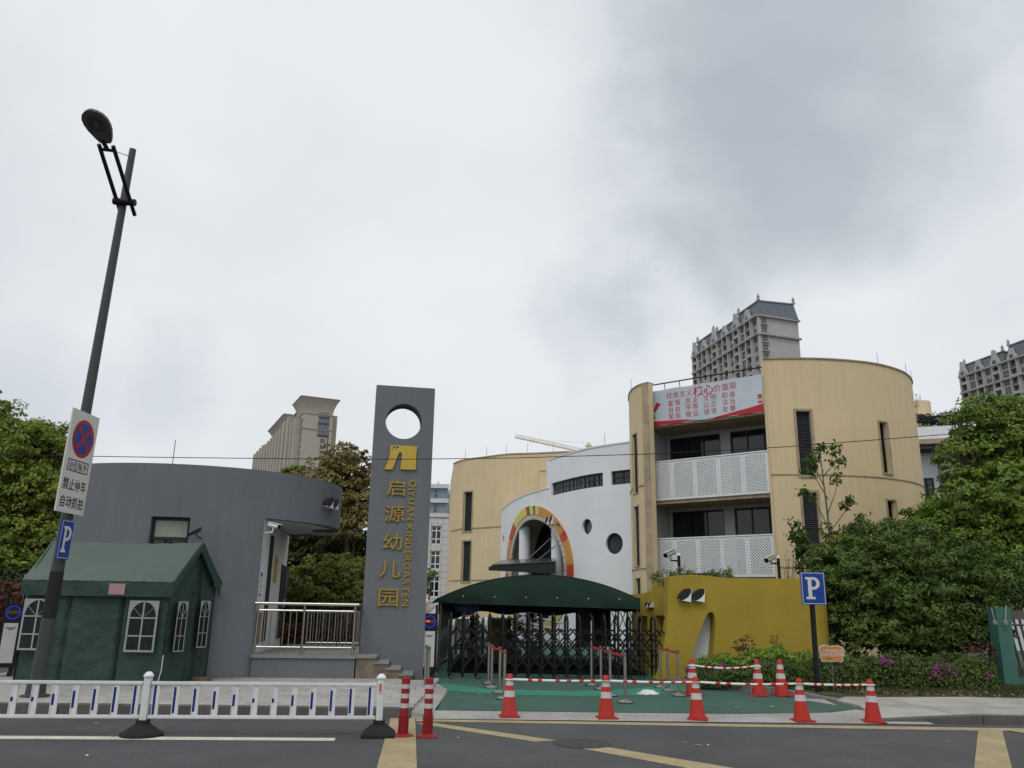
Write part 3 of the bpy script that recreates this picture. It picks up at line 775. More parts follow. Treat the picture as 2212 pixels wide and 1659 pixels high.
cp.build("coping", CREAMDARK, blk)
for p in (SF.pt(SF.len * .55, 11.78), SC.pt(5.2, ZT), SC.pt(7.6, ZT), SC.pt(9.1, ZT)):
    mb = MB(); rod(mb, p, .55); mb.build("lightning_rod", STEELDULL, blk)

# the banner across the top storey
ban = thing("banner", FB.pt(LB / 2, 9.9, .06), "long pale banner with red Chinese slogans above the top balcony", "banner")
BANM = mat("banner_pale_print", (0.48, 0.54, 0.60), 0.6, 0.1, 0.7, hue=0.03)
BANRED = mat("banner_red_print", (0.42, 0.025, 0.035), 0.6, 0.12, 3)
BANGOLD = mat("banner_gold_print", (0.55, 0.4, 0.1), 0.6, 0.1, 4)
b0, b1 = 9.86, 11.5
mb = MB(); nb = 24
top = [(LB * k / nb, b1 - .03 * sin(k * pi * 4 / nb) ** 2) for k in range(nb + 1)]; bot = [(LB * k / nb, b0 + .02 * sin(k * 1.3)) for k in range(nb + 1)]
mb.strip(FB, bot, top, .04, .055); mb.build("cloth", BANM, ban)
W1, T1 = LB, b0
def bs(x): return LB * x
def bz(y): return b0 + (b1 - b0) * y
d_ = .058
for i, (t, x, sz) in enumerate([("社", .205, .31), ("会", .265, .31), ("主", .325, .31), ("义", .385, .31), ("核", .465, .50), ("心", .555, .50), ("价", .63, .33), ("值", .695, .33), ("观", .76, .33)]):
    text_part("banner_character", t, FB, bs(x), bz(.80), sz, d_, BANRED, ban, .006 if sz < .4 else .014)
rowsB = [["富强", "民主", "文明", "和谐"], ["自由", "平等", "公正", "法治"], ["爱国", "敬业", "诚信", "友善"]]
for r, row in enumerate(rowsB):
    for k, w in enumerate(row):
        for j, ch in enumerate(w):
            text_part("banner_character", ch, FB, bs(.215 + k * .158 + j * .062), bz(.575 - r * .185), .285, d_, BANRED, ban, .004)
mb = MB(); mb.poly(FB, [(0, b0 + .0), (bs(.3), b0 + .0), (bs(.45), bz(.02)), (bs(.3), bz(.09)), (bs(.12), bz(.12)), (0, bz(.14))], d_ - .002, d_); mb.build("red_ribbon_print", BANRED, ban)
mb = MB(); mb.poly(FB, [(bs(.5), b0 + .01), (LB, b0 + .0), (LB, bz(.22)), (bs(.9), bz(.16)), (bs(.74), bz(.09)), (bs(.6), bz(.03))], d_ - .002, d_); mb.build("red_ribbon_print", BANRED, ban)
mb = MB(); mb.poly(FB, [(bs(.01), bz(.18)), (bs(.07), bz(.2)), (bs(.06), bz(.33)), (bs(.035), bz(.36)), (bs(.012), bz(.42))], d_ - .002, d_); mb.build("red_ribbon_print", BANRED, ban)
mb = MB(); mb.poly(FB, [(bs(.05), bz(.42)), (bs(.085), bz(.66)), (bs(.125), bz(.60)), (bs(.07), bz(.38))], d_ - .002, d_); mb.build("red_ribbon_print", BANRED, ban)
mb = MB(); mb.poly(FB, [(bs(.025), bz(.36)), (bs(.05), bz(.36)), (bs(.05), bz(.52)), (bs(.055), bz(.56)), (bs(.04), bz(.6)), (bs(.02), bz(.56)), (bs(.027), bz(.5))], d_ - .001, d_ + .002); mb.build("gold_pillar_print", BANGOLD, ban)
for z in (.24, .30, .36, .42):
    mb = MB(); mb.poly(FB, [(bs(.955), bz(z)), (bs(.995), bz(z)), (bs(.992), bz(z + .05)), (bs(.96), bz(z + .05))], d_ - .002, d_); mb.build("gate_tower_print", BANRED if z != .30 else BANGOLD, ban)

# ---------------------------------------------------------------- white hall with the egg-shaped portal
k_ = 1.1
SW = Surf([(-.62, 59.5), (-.57, 55.4), (-.04, 51.5), (.77, 47.8), (1.52, 45.7), (2.1, 44.3), (2.86, 42.6), (3.74, 41), (4.57, 40), (5.94, 38.75), (6.6, 38.3)], n=10)
hall = thing("entrance_hall", (2.5, 45, 0), "white curved hall with egg-shaped portal, round windows and ribbon window", "building")
ZL, ZU = 8.17, 9.71
sU, _ = SW.hit(1186, 1000)
wr0 = SW.hit(1191, 1055)[0]; wr1 = SW.hit(1301, 1035)[0]
wz0 = (SW.hit(1191, 1069.5)[1] + SW.hit(1301, 1052)[1]) / 2; wz1 = (SW.hit(1191, 1047.5)[1] + SW.hit(1301, 1017)[1]) / 2
w20 = SW.hit(1320, 1030)[0]; w21 = SW.len - .25
eL = SW.hit(1094, 1243)[0]; eR = SW.hit(1239.5, 1234)[0]; ezt = SW.hit(1155, 1091)[1]; iL = SW.hit(1100, 1243)[0]; iR = SW.hit(1226, 1234)[0]; izt = SW.hit(1154, 1111)[1]
ec = ((eL + eR) / 2, 3.75); ea, eb = (eR - eL) / 2, ezt - 3.75; ia, ib = (iR - iL) / 2, izt - 3.75
ic = ((iL + iR) / 2, 3.75)
circ = []
for (px, py, hh) in ((1267.6, 1137.5, 16.7), (1326.6, 1174, 23), (1087.5, 1167.6, 12), (1078.5, 1201, 10)):
    s, z = SW.hit(px, py); r = (SW.hit(px, py - hh)[1] - SW.hit(px, py + hh)[1]) / 2
    if px < 1100: r *= 1.0
    circ.append((s, z, r))
prect = (ec[0] - ia - .35, ec[0] + ia + .35, 0.0, izt + .25)
opens = [(wr0, wr1, wz0, wz1), (w20, w21, wz0, wz1), (-1, sU, ZL, ZU + 1), prect] + [(s - r - .12, s + r + .12, z - r - .12, z + r + .12) for s, z, r in circ]
ss = SW.cuts(.45, [x for o in opens for x in o[:2]]); zs = sorted(set([0, ZL, ZU] + [x for o in opens for x in o[2:] if x < ZU]))
mb = MB().skin(SW, ss, zs, opens, -.35, 0)
for s, z, r in circ: mb.patch(SW, (s - r - .12, s + r + .12, z - r - .12, z + r + .12), (s, z), r, r, -.35, 0, 32)
mb.patch(SW, prect, ic, ia, ib, -.35, 0, 64)
mb.build("wall", WHITEWALL, hall, smooth=True, ang=30)
# body behind so that the windows look into a dark room, and the roof
mb = MB(); back = [(x + 9, y + 6) for x, y in ((p.x, p.y) for p in SW.P)]
mb.prism([tuple(SW.pt(s, 0, -.25))[:2] for s in SW.cuts(.5)][::-1] + [(3.5, 62), (12, 52), (9, 42)][::1], ZL - .6, ZL - .4); mb.build("roof", CONCRETE, hall)
mb = MB()
for a, b in zip(ss, ss[1:]):
    if a >= sU - 1e-6: mb.fbox(SW, a, b, ZU, ZU + .07, -.4, .04)
    else: mb.fbox(SW, a, b, ZL, ZL + .06, -.4, .04)
mb.build("coping", WHITE, hall)
FU = Frame(SW.pt(sU, 0, 0), SW.pt(sU, 0, -8)); MB().fbox(FU, .0, 8, ZL - .3, ZU, -.3, 0).build("side_wall", WHITEWALL, hall)
window(SW, wr0, wr1, wz0, wz1, hall, nv=13, nh=1, d=-.18, fw=.07, hs=[wz0 + (wz1 - wz0) * .52], ns=13)
window(SW, w20, w21, wz0, wz1, hall, nv=3, nh=1, d=-.18, fw=.07, hs=[wz0 + (wz1 - wz0) * .52], ns=5)
for k in range(26):
    s = wr0 + (wr1 - wr0) * (k + .5) / 26
    if k in (5, 6, 15, 18, 9, 22): continue
    MB().fbox(SW, s - .1, s + .08, wz0 + .1 + (wz1 - wz0) * .5 * (k % 5 == 0), wz1 - .1 - .5 * (k % 3 == 0), -.168, -.162).build("curtain", mat("grey_curtain", (0.11, 0.115, 0.12), 0.4, 0.4, 2), hall)
for s, z, r in circ:
    mb = MB(); P = []
    for k in range(33): P.append(SW.pt(s + (r - .03) * cos(2 * pi * k / 32), z + (r - .03) * sin(2 * pi * k / 32), -.16))
    fr = MB().tube(P, .045, 6).build("round_window", BLACKFRAME, hall)
    mb.poly(SW, [(s + r * cos(2 * pi * k / 32), z + r * sin(2 * pi * k / 32)) for k in range(32)], -.24, -.2); mb.build("pane", GLASSGREY, fr)
# painted band round the portal
def ell(c, a, b, t): return (c[0] + a * cos(t), c[1] + b * sin(t))
BANDC = {"o": mat("band_orange", (0.52, 0.27, 0.06), 0.7, 0.05, 2), "y": mat("band_yellow", (0.62, 0.56, 0.10), 0.7, 0.05, 2), "r": mat("band_red", (0.5, 0.06, 0.035), 0.7, 0.06, 2), "b": mat("band_blue", (0.07, 0.09, 0.16), 0.7, 0.06, 2)}
segs = [(-60, -14, "y"), (-14, 4, "r"), (4, 25, "o"), (25, 33, "r"), (33, 74, "o"), (74, 79, "y"), (79, 82, "b"), (82, 88, "y"), (88, 91, "b"), (91, 94, "r"), (94, 124, "y"), (124, 143, "r"), (143, 178, "o"), (178, 200, "r"), (200, 240, "y")]
for a, b, cname in segs:
    A, B = [], []; n = max(2, int((b - a) / 4))
    for k in range(n + 1):
        t = radians(a + (b - a) * k / n); A.append(ell(ic, ia + .02, ib + .02, t)); q = ell(ec, ea, eb, t); B.append((q[0], q[1]))
    MB().strip(SW, A, B, .005, .07).build("portal_band", BANDC[cname], hall)
A, B = [], []
for k in range(12): t = radians(30 + 14 * k / 11); A.append(ell(ic, ia + .6, ib + .35, t)); B.append(ell(ec, ea - .02 - .5 * abs(k - 4) / 8, eb - .02 - .3 * abs(k - 4) / 8, t))
MB().strip(SW, A, B, .07, .075).build("portal_band", BANDC["b"], hall)
# tiled reveal, dark glazing and columns inside the portal
TILE = mat("pale_portal_tile", (0.55, 0.50, 0.42), 0.7, 0.1, 3)
mb = MB(); n = 60
for k in range(n):
    t0, t1 = 2 * pi * k / n, 2 * pi * (k + 1) / n - .01
    p0, p1, p2, p3 = ell(ic, ia, ib, t0), ell(ic, ia, ib, t1), ell(ic, ia - .35, ib - .25, t1), ell(ic, ia - .35, ib - .25, t0)
    MBt = MB().hexa([SW.pt(*p0, .05), SW.pt(*p1, .05), SW.pt(*p1, -.1), SW.pt(*p0, -.1), SW.pt(*p3, .02), SW.pt(*p2, .02), SW.pt(*p2, -.1), SW.pt(*p3, -.1)])
    MBt.build("portal_tile", TILE, hall)
    p0, p1 = ell(ic, ia - .2, ib - .15, t0), ell(ic, ia - .2, ib - .15, t1 + .01)
    mb.add([SW.pt(*p0, -.1), SW.pt(*p1, -.1), SW.pt(*p1, -1.4), SW.pt(*p0, -1.4)], [(0, 1, 2, 3)])
mb.build("portal_reveal", mat("portal_soffit", (0.3, 0.26, 0.2), 0.85, 0.1, 1), hall, smooth=True)
FG = Frame(SW.pt(ic[0] - ia - .6, 0, -1.4), SW.pt(ic[0] + ia + .6, 0, -1.4))
MB().fbox(FG, 0, FG.len, 0, izt + .4, -.3, -.1).build("glazing", mat("dark_hall_glass", (.012, .017, .017), .35, .3, .6, spec=.25), hall)
mb = MB()
for k in range(7): s = FG.len * k / 6; mb.fbox(FG, s - .06, s + .06, 0, izt + .3, -.1, .02)
for z in (2.6, 3.1, 5.2): mb.fbox(FG, 0, FG.len, z, z + .12, -.1, .015)
mb.build("glazing_bars", BLACKFRAME, hall)
for px, dd in ((1132, -1.6), (1204, -1.2)):
    s, _ = SW.hit(px, 1300); p = SW.pt(s, 0, dd); q = AT(px, 1300, p.y + .9)
    MB().lathe([(.34, 0), (.34, 6.6)], 20, (q.x, q.y, 0)).build("column", WHITEWALL, hall, smooth=True)
FRMD = mat('dark_rod', (.10, .10, .10), .5, .1, 4)
# entrance canopy of dark glass hung on two rods
def W_(px, py, dd):   # a point at pixel px,py on a vertical plane dd in front of the wall
    s, z = SW.hit(px, py); p = SW.pt(s, 0, dd); r = ray(px, py); return CAMP + r * (p.y / r.y)
cy0 = 41.5
c1, c2, c3, c4 = AT(1062, 1222, cy0 - .6), AT(1200, 1214, cy0 - .2), AT(1198, 1207, cy0 + 3.2), AT(1083, 1212, cy0 + 5.5)
CANG = mat("canopy_glass", (0.06, 0.075, 0.08), 0.2, 0.2, 2)
mb = MB(); mb.hexa([c1, c2, c3, c4] + [p + Vector((0, 0, .06)) for p in (c1, c2, c3, c4)]); mb.build("canopy_glass", CANG, hall)
for k in range(6):
    t = k / 5; a = c1.lerp(c4, t) + Vector((-.15, 0, -.15)); b = c2.lerp(c3, t) + Vector((0, 0, -.15))
    mb = MB(); mid = a.lerp(b, .12)
    mb.hexa([a + Vector((0, -.04, -.08)), b + Vector((0, -.04, -.42)), b + Vector((0, .04, -.42)), a + Vector((0, .04, -.08)), a + Vector((0, -.04, .1)), b + Vector((0, -.04, .1)), b + Vector((0, .04, .1)), a + Vector((0, .04, .1))])
    mb.build("canopy_beam", BLACKFRAME, hall)
for (pa, pb) in (((1136, 1212), (1193, 1160)), ((1159, 1212), (1199, 1180))):
    mb = MB().tube([AT(pa[0], pa[1], cy0), AT(pb[0], pb[1], cy0 + 2)], .03, 6); mb.build("tie_rod", FRMD, hall)
for px in (1301, 1362):
    s, _ = SW.hit(px, 965); mb = MB(); rod(mb, SW.pt(s, ZU, -.2), .7); mb.build("lightning_rod", STEELDULL, hall)
def eyes(F, c, w, parent, d=0.0, dep=0.14, gap=1.14, n=2, tilt=1.0):
    """white wedge with a black oval face, like the cut end of a tube"""
    for k in range(n):
        s, z = c[0] + k * w * gap, c[1]
        o = MB().poly(F, [(s - .5 * w, z - .36 * w), (s + .42 * w, z - .52 * w), (s + .5 * w, z + .45 * w)], d, d + dep).build("eye", WHITE, parent)
        P = []
        for q in range(24):
            t = 2 * pi * q / 24; x, y = .60 * w * cos(t), .30 * w * sin(t); a = radians(40)
            P.append((s - .03 * w + x * cos(a) - y * sin(a), z + .06 * w + x * sin(a) + y * cos(a)))
        MB().poly(F, P, d, d + dep * 1.02).build("pupil", INK, o)
s, z = SW.hit(1187, 1125); eyes(SW, (s, z), .42, hall, .07, .1)

# ---------------------------------------------------------------- left cream drum
SL = Surf([(-4.23, 59.6), (-3.45, 57.94), (-1.74, 56.45), (-.11, 55.21), (1.79, 54.68), (3.96, 53.95), (6.5, 53.7)])
drum = thing("cream_drum_building", (0, 56, 0), "cream curved building with two tall louvred windows, left of the white hall", "building")
lw = [rect(SL, [(1003, 1064), (1018, 1147)]), rect(SL, [(999, 1170), (1016, 1256)]), rect(SL, [(997, 1296), (1013, 1330)])]
a, b = lw[0][0], lw[0][1]; lw = [(a, b, o[2], o[3]) for o in lw]
ss = SL.cuts(.5, [a, b]); zs = sorted(set([0, 12] + [x for o in lw for x in o[2:]]))
MB().skin(SL, ss, zs, lw, -.35, 0).build("wall", CREAM, drum, smooth=True, ang=30)
for o in lw: louvre_window(SL, *o, drum, d=-.16, pitch=.1); surround(SL, *o, drum, .1)
for py in (1141, 1254):
    z = SL.hit(1040, py)[1]; mb = MB()
    for p, q in zip(ss, ss[1:]):
        if not (p >= a - 1e-6 and q <= b + 1e-6): mb.fbox(SL, p, q, z, z + .07, .001, .04)
    mb.build("joint_band", CREAMDARK, drum)
mb = MB()
for p, q in zip(ss, ss[1:]): mb.fbox(SL, p, q, 12, 12.08, -.38, .05)
mb.build("coping", CREAMDARK, drum)
FDl = Frame((-5.2, 70), (-4.23, 59.6)); MB().fbox(FDl, 0, FDl.len, 0, 12, -.3, 0).build("side_wall", CREAM, drum)
MB().prism([tuple(SL.pt(s, 0, -.2))[:2] for s in SL.cuts(.5)] + [(6, 68), (-4.5, 68)], 11.4, 11.5).build("roof", CONCRETE, drum)
s0, s1, z0, z1 = rect(SL, [(1169, 1019), (1184, 1071)])
mb = MB().fbox(SL, s0, s1, z0, z1, .0, .35, 2); mb.fbox(SL, s0 - .05, s1 + .05, z1, z1 + .12, 0, .42, 2)
mb.build("downpipe_box", CREAM, drum)
for px in (1003, 1049, 1092, 1139, 1195):
    mb = MB(); s, _ = SL.hit(px, 985); rod(mb, SL.pt(s, 12, -.1), .75, .015); mb.build("lightning_rod", STEELDULL, drum)

# ---------------------------------------------------------------- grey gatehouse (oval, flying canopy on its right)
gh = thing("gatehouse", (-8.5, 21.5, .12), "grey oval gatehouse with a flying rounded canopy and white doorway side", "gatehouse")
ecx, ecy, ea_, eb_ = -9.0, 23.35, 4.10, 3.6
def EP(deg): t = radians(deg); return (ecx + ea_ * sin(t), ecy - eb_ * cos(t))
SG = Surf([EP(a) for a in np.linspace(-26, 146, 44)], smooth=False)
SB = Surf([EP(a) for a in np.linspace(-26, 43.1, 22)], smooth=False)
ZF, ZTOP = 3.95, 5.15
wL, wR, _, wT = rect(SB, [(327, 1117), (412, 1118)]); wB = 1.7
wo = [(wL, wR, wB, wT)]
MB().skin(SB, SB.cuts(.3, [wL, wR]), [0.1, wB, wT, ZF], wo, -.28, 0).build("wall", GREYWALL, gh, smooth=True, ang=30)
MB().skin(SG, SG.cuts(.3), [ZF, ZTOP], (), -.28, 0.0).build("fascia", GREYWALL, gh, smooth=True, ang=30)
mb = MB(); R = [tuple(SG.pt(s, 0, -.26))[:2] for s in SG.cuts(.4)]
mb.prism(R, ZF + .03, ZF + .12); mb.build("soffit", mat("white_soffit", (0.62, 0.62, 0.62), 0.9, 0.06, 1, streak=0.1), gh)
MB().prism(R, ZTOP - .25, ZTOP - .15).build("roof", CONCRETE, gh)
# window with a frosted upper light
wf = MB(); F_ = SB
wf.fbox(F_, wL, wL + .06, wB, wT, -.2, -.12); wf.fbox(F_, wR - .06, wR, wB, wT, -.2, -.12)
wf.fbox(F_, wL + .06, wR - .06, wT - .07, wT, -.2, -.122, 3); zt_ = wT - .07 - .40; wf.fbox(F_, wL + .06, wR - .06, zt_ - .07, zt_, -.2, -.122, 3)
wm = (wL + wR) / 2; wf.fbox(F_, wm - .03, wm + .03, wB, zt_ - .07, -.2, -.125)
w_o = wf.build("window", BLACKFRAME, gh)
MB().fbox(F_, wL + .06, wR - .06, zt_, wT - .07, -.2, -.17, 3).build("pane", mat("frosted_pane", (0.30, 0.31, 0.26), 0.3, 0.15, 3), w_o)
MB().fbox(F_, wL + .06, wR - .06, wB, zt_ - .07, -.2, -.17, 3).build("pane", GLASS, w_o)
MB().fbox(F_, wL - .3, wR + .3, wB - .3, wT + .2, -1.2, -1.15, 3).build("room_back", INTERIOR, gh)
# the doorway side
p0g, p1g = EP(43.1), (-7.1, 26.55)
FE = Frame(p0g, p1g)
GWH = mat("gatehouse_white", (0.62, 0.63, 0.62), 0.85, 0.06, 1, streak=0.12)
def sx(px, py=1300): return FE.hit(px, py)[0]
dg0, dg1 = sx(581, 1200), sx(588, 1200)
door0, door1 = sx(601, 1300), sx(611, 1300)
opn = []
MB().skin(FE, sorted({.02, dg0, dg1, door0, door1, FE.len}), sorted({.1, .85, .9, 3.0, ZF - .3, ZF + .02}), opn, -.25, 0).build("doorway_wall", GWH, gh)
MB().fbox(FE, dg0, dg1, .9, ZF - .3, .002, .02).build("dark_gap_panel", INTERIOR, gh)  # flat near-black panel painted as the dark gap beside the door
dr = MB().fbox(FE, door0, door1, .85, 3.0, .002, .04).build("door", mat("dark_door", (0.035, 0.036, 0.04), 0.7, 0.1, 3), gh)
MB().fbox(FE, door1 - .18, door1 - .12, 1.75, 2.0, .04, .09).build("handle", STEEL, dr)
MB().fbox(FE, sx(590, 1248), sx(595, 1248), 2.45, 3.15, .002, .03).build("yellow_panel", mat("yellow_notice", (0.5, 0.3, 0.06), 0.6, 0.1, 3), gh)
MB().fbox(FE, sx(613.5, 1268), sx(622, 1268), 2.0, 2.85, .002, .03).build("notice_board", mat("dark_notice", (0.11, 0.12, 0.13), 0.4, 0.25, 9), gh)
bn0, bn1 = 0.10, .42
nb_ = MB().fbox(FE, bn0, bn1, 2.05, 2.62, .002, .015).build("notice", mat("notice_paper", (0.6, 0.62, 0.64), 0.6, 0.08, 14), gh)
MB().fbox(FE, bn0, bn1, 2.52, 2.62, .016, .018).build("header", SIGNBLUE, nb_)
MB().fbox(FE, bn0, bn1, 2.05, 2.09, .016, .018).build("footer", SIGNBLUE, nb_)
for zz_ in (2.42, 2.28, 2.16): text_part("print", "通知公示", FE, (bn0 + bn1) / 2, zz_, .07, .017, INK, nb_)
text_part("print", "值班室", FE, .27, 3.05, .14, .004, mat("grey_ink", (.25, .25, .25), .7), gh, rot=-pi / 2)
MB().fbox(FE, .06, 1.0, .9, 1.65, .002, .03).build("brown_panel", mat("pinkish_panel", (0.26, 0.18, 0.14), 0.6, 0.2, 3), gh)
s, z = SG.hit(704, 1086); eyes(SG, (s, z), .30, gh, 0, .16, 1.05)
MB().lathe([(.36, 0), (.40, .03), (.33, .1), (.2, .12)][::-1], 20, (-5.5, 24.4, ZF - .10)).build("ceiling_lamp", mat("lamp_glass", (0.35, 0.35, 0.34), 0.4, .05, 3), gh, smooth=True)
mb = MB(); rod(mb, SG.pt(SG.hit(369, 1000)[0], ZTOP, -.15), .62, .012); mb.build("lightning_rod", STEELDULL, gh)
FLs = Frame((-11.0, 27), EP(-26)); MB().fbox(FLs, 0, FLs.len, .1, ZTOP - .02, -.25, 0).build("side_wall", GREYWALL, gh)
# flood lamp on the wall beside the window
c = AT(418, 1152, 19.6)
fl = thing("flood_light", c, "small black floodlight on the grey gatehouse wall above the tent", "floodlight")
mb = MB(); mb.hexa([c + Vector(v) for v in ((-.10, -.12, -.10), (.16, -.12, 0), (.16, .05, .06), (-.10, .05, -.04), (-.08, -.14, -.03), (.16, -.14, .1), (.16, .03, .16), (-.08, .03, .03))]); mb.build("housing", BLACKFRAME, fl)
MB().tube([c + Vector((.05, 0, 0)), c + Vector((.05, .18, -.08)), c + Vector((.05, .45, -.08))], .015, 6).build("bracket", BLACKFRAME, fl)
# wall camera
def cctv(name, c, yaw, pitch, label, arm, sc=1.0, m1=None, group=None):
    o = thing(name, c, label, "camera", group); c = Vector(c)
    d = Vector((cos(yaw) * cos(pitch), sin(yaw) * cos(pitch), sin(pitch))); up = Vector((0, 0, 1)); u = (up - d * up.dot(d)).normalized()
    b = MB().tube([c - d * .16 * sc, c + d * .14 * sc], .055 * sc, 12); b.build("housing", m1 or WHITE, o, smooth=True)
    MB().tube([c + d * .14 * sc, c + d * .17 * sc], .05 * sc, 12).build("lens", BLACKMETAL, o, smooth=True)
    s = d.cross(u); h = MB()
    h.hexa([c - d * .17 * sc + s * .06 * sc + u * .058 * sc, c + d * .21 * sc + s * .06 * sc + u * .058 * sc, c + d * .21 * sc - s * .06 * sc + u * .058 * sc, c - d * .17 * sc - s * .06 * sc + u * .058 * sc] +
           [c - d * .17 * sc + s * .06 * sc + u * .072 * sc, c + d * .21 * sc + s * .06 * sc + u * .072 * sc, c + d * .21 * sc - s * .06 * sc + u * .072 * sc, c - d * .17 * sc - s * .06 * sc + u * .072 * sc]); h.build("sun_shield", m1 or WHITE, o)
    a = MB().tube([c - u * .05 * sc] + [Vector(p) for p in arm], .02 * sc, 8); a.build("bracket", m1 or WHITE, o, smooth=True)
    return o
c = AT(592, 1135.5, 20.6)
wq = FE.pt(.1, c.z - .17, 0.0)
cctv("security_camera", c, radians(-20), radians(-12), "white bullet camera under the grey gatehouse canopy", [c + Vector((-.03, 0, -.16)), wq])

# ---------------------------------------------------------------- platform with steps and steel railing
PT_ = AT(545, 1414, 20.62).z
plat = thing("entrance_platform", (-5, 21, .12), "grey raised platform with stone top and steps beside the gatehouse", "platform")
pf0, pf1 = (-6.16, 20.62), (-3.72, 20.86)
FPf = Frame(pf0, pf1); PLn = FPf.len
MB().fbox(FPf, .0, PLn, .1, PT_ - .07, -5.5, 0).build("plinth", GREYWALL, plat)
STONE = mat("grey_granite", (0.24, 0.235, 0.225), 0.8, 0.15, 3, 0.2, 60, hue=0.2)
MB().fbox(FPf, -.03, PLn + .03, PT_ - .069, PT_, -5.5, .05).build("stone_top", STONE, plat)
STEPSIDE = mat("brown_stone_cladding", (0.17, 0.14, 0.11), 0.85, 0.35, 5, 0.3, 40)
sdz = (PT_ - .19) / 3.6; stepz = [PT_ - .002, PT_ - sdz, PT_ - 2 * sdz, PT_ - 3 * sdz]; sd = PLn
xs_ = [0.0, .46, .76, 1.06, 1.36]
for k in range(4):
    a, b = sd + .032 + xs_[k], sd + .032 + xs_[k + 1]
    zt = stepz[k]
    if zt - .06 > .13: MB().fbox(FPf, a, b, .1, zt - .055, -1.1, -.02).build("step_block", STEPSIDE, plat)
    MB().fbox(FPf, a - .03 * (k > 0), b + .03, zt - .054, zt, -1.1, .02).build("step_tread", STONE, plat)
rl = thing("platform_railing", (-5, 20.6, PT_), "stainless steel railing with thin balusters round the raised platform", "railing")
RH = AT(680, 1305, 20.7).z - PT_
mb = MB(); mb.tube([FPf.pt(-.05, PT_ + RH, -.06), FPf.pt(PLn + .02, PT_ + RH, -.06)], .038, 10); mb.build("top_rail", STEEL, rl, smooth=True)
for dz, r in ((-.16, .024), (-1.02 if RH > 1.1 else -.9, .022)):
    for a, b in ((.06, 1.12), (1.18, PLn - .1)):
        MB().tube([FPf.pt(a, PT_ + RH + dz, -.06), FPf.pt(b, PT_ + RH + dz, -.06)], r, 8).build("rail", STEEL, rl, smooth=True)
for s in (.03, 1.15, PLn - .07): MB().tube([FPf.pt(s, PT_, -.06), FPf.pt(s, PT_ + RH, -.06)], .03, 8).build("post", STEELDULL, rl, smooth=True)
bal = [(.06 + (1.06) * k / 7) for k in range(1, 7)] + [1.18 + (PLn - 1.28) * k / 8 for k in range(1, 8)]
for s in bal: MB().tube([FPf.pt(s, PT_ + RH - .98, -.06), FPf.pt(s, PT_ + RH - .16, -.06)], .014, 6).build("baluster", STEELDULL, rl, smooth=True)
# right return beside the steps and the rear run
FRr = Frame(FPf.pt(PLn - .04, 0, -.06), FPf.pt(PLn + .1, 0, -2.6))
for dz, r in ((0, .036), (-.16, .022), (-1.0, .02)):
    MB().tube([FRr.pt(.05, PT_ + RH + dz), FRr.pt(FRr.len, PT_ + RH + dz)], r, 8).build("rail", STEEL, rl, smooth=True)
for k in range(1, 9):
    s = FRr.len * k / 8.5; MB().tube([FRr.pt(s, PT_ + (RH - .98 if k % 4 else 0)), FRr.pt(s, PT_ + RH - (.16 if k % 4 else 0))], .014 if k % 4 else .03, 6).build("baluster", STEELDULL, rl, smooth=True)
q0, q1 = FPf.pt(.9, 0, -2.6), FPf.pt(PLn + .1, 0, -2.6); FRb = Frame(q0, q1)
for dz, r in ((0, .036), (-.2, .022), (-1.02, .02)):
    MB().tube([FRb.pt(0, PT_ + RH + dz), FRb.pt(FRb.len, PT_ + RH + dz)], r, 8).build("rail", STEEL, rl, smooth=True)
for k in range(0, 11):
    s = FRb.len * k / 10; MB().tube([FRb.pt(s, PT_), FRb.pt(s, PT_ + RH - .2)], .014 if k % 5 else .028, 6).build("baluster", STEELDULL, rl, smooth=True)

# ---------------------------------------------------------------- name pillar
FP = Frame((-3.76, 21.75), (-2.16, 22.05)); PLW = FP.len; PZT = 7.78
pil = thing("name_pillar", (-2.95, 21.9, .12), "tall grey pillar with a round hole, yellow logo and gold Chinese lettering", "pillar")
hs_, hz_ = FP.hit(872.5, 910); hr = (FP.hit(872.5, 872)[1] - FP.hit(872.5, 948)[1]) / 2
ro = (hs_ - hr - .1, hs_ + hr + .1, hz_ - hr - .1, hz_ + hr + .1)
mb = MB(); mb.skin(FP, [0, ro[0], ro[1], PLW], [.1, ro[2], ro[3], PZT], [ro], -.62, 0)
mb.f = [f for f in mb.f]
mb.patch(FP, ro, (hs_, hz_), hr, hr, -.62, 0, 48)
mb.patch(FP, ro, (hs_, hz_), hr, hr, -.3, -.62, 48)
# drop the reveal faces of the square opening: they are covered by the round one
keep = []
cen_in = lambda p: ro[0] - 1e-4 <= (Vector((p[0], p[1], 0)) - FP.p0).dot(FP.u) <= ro[1] + 1e-4 and ro[2] - 1e-4 <= p[2] <= ro[3] + 1e-4
for f in mb.f:
    P = [mb.v[i] for i in f]
    d_s = [(Vector((p[0], p[1], 0)) - FP.p0).dot(FP.n) for p in P]
    sq = all(cen_in(p) for p in P) and max(d_s) - min(d_s) > .5 and any(all(abs(((Vector((p[0], p[1], 0)) - FP.p0).dot(FP.u)) - e) < 1e-4 for p in P) for e in ro[:2])
    sq = sq or (all(cen_in(p) for p in P) and max(d_s) - min(d_s) > .5 and any(all(abs(p[2] - e) < 1e-4 for p in P) for e in ro[2:]))
    if not sq: keep.append(f)
mb.f = keep
mb.build("slab", GREYPILLAR, pil, smooth=True, ang=30)
def pp(x, y): return FP.hit((900 + x / 1.843) * .5486, (1500 + y / 1.843) * .5486)
logo = [(1175, 468), (1270, 473), (1370, 478), (1362, 520), (1360, 580), (1358, 645), (1300, 646), (1245, 643), (1256, 575), (1258, 535), (1250, 520), (1238, 522), (1226, 545), (1208, 595), (1190, 640), (1160, 645), (1130, 643), (1148, 605), (1163, 570), (1172, 520)]
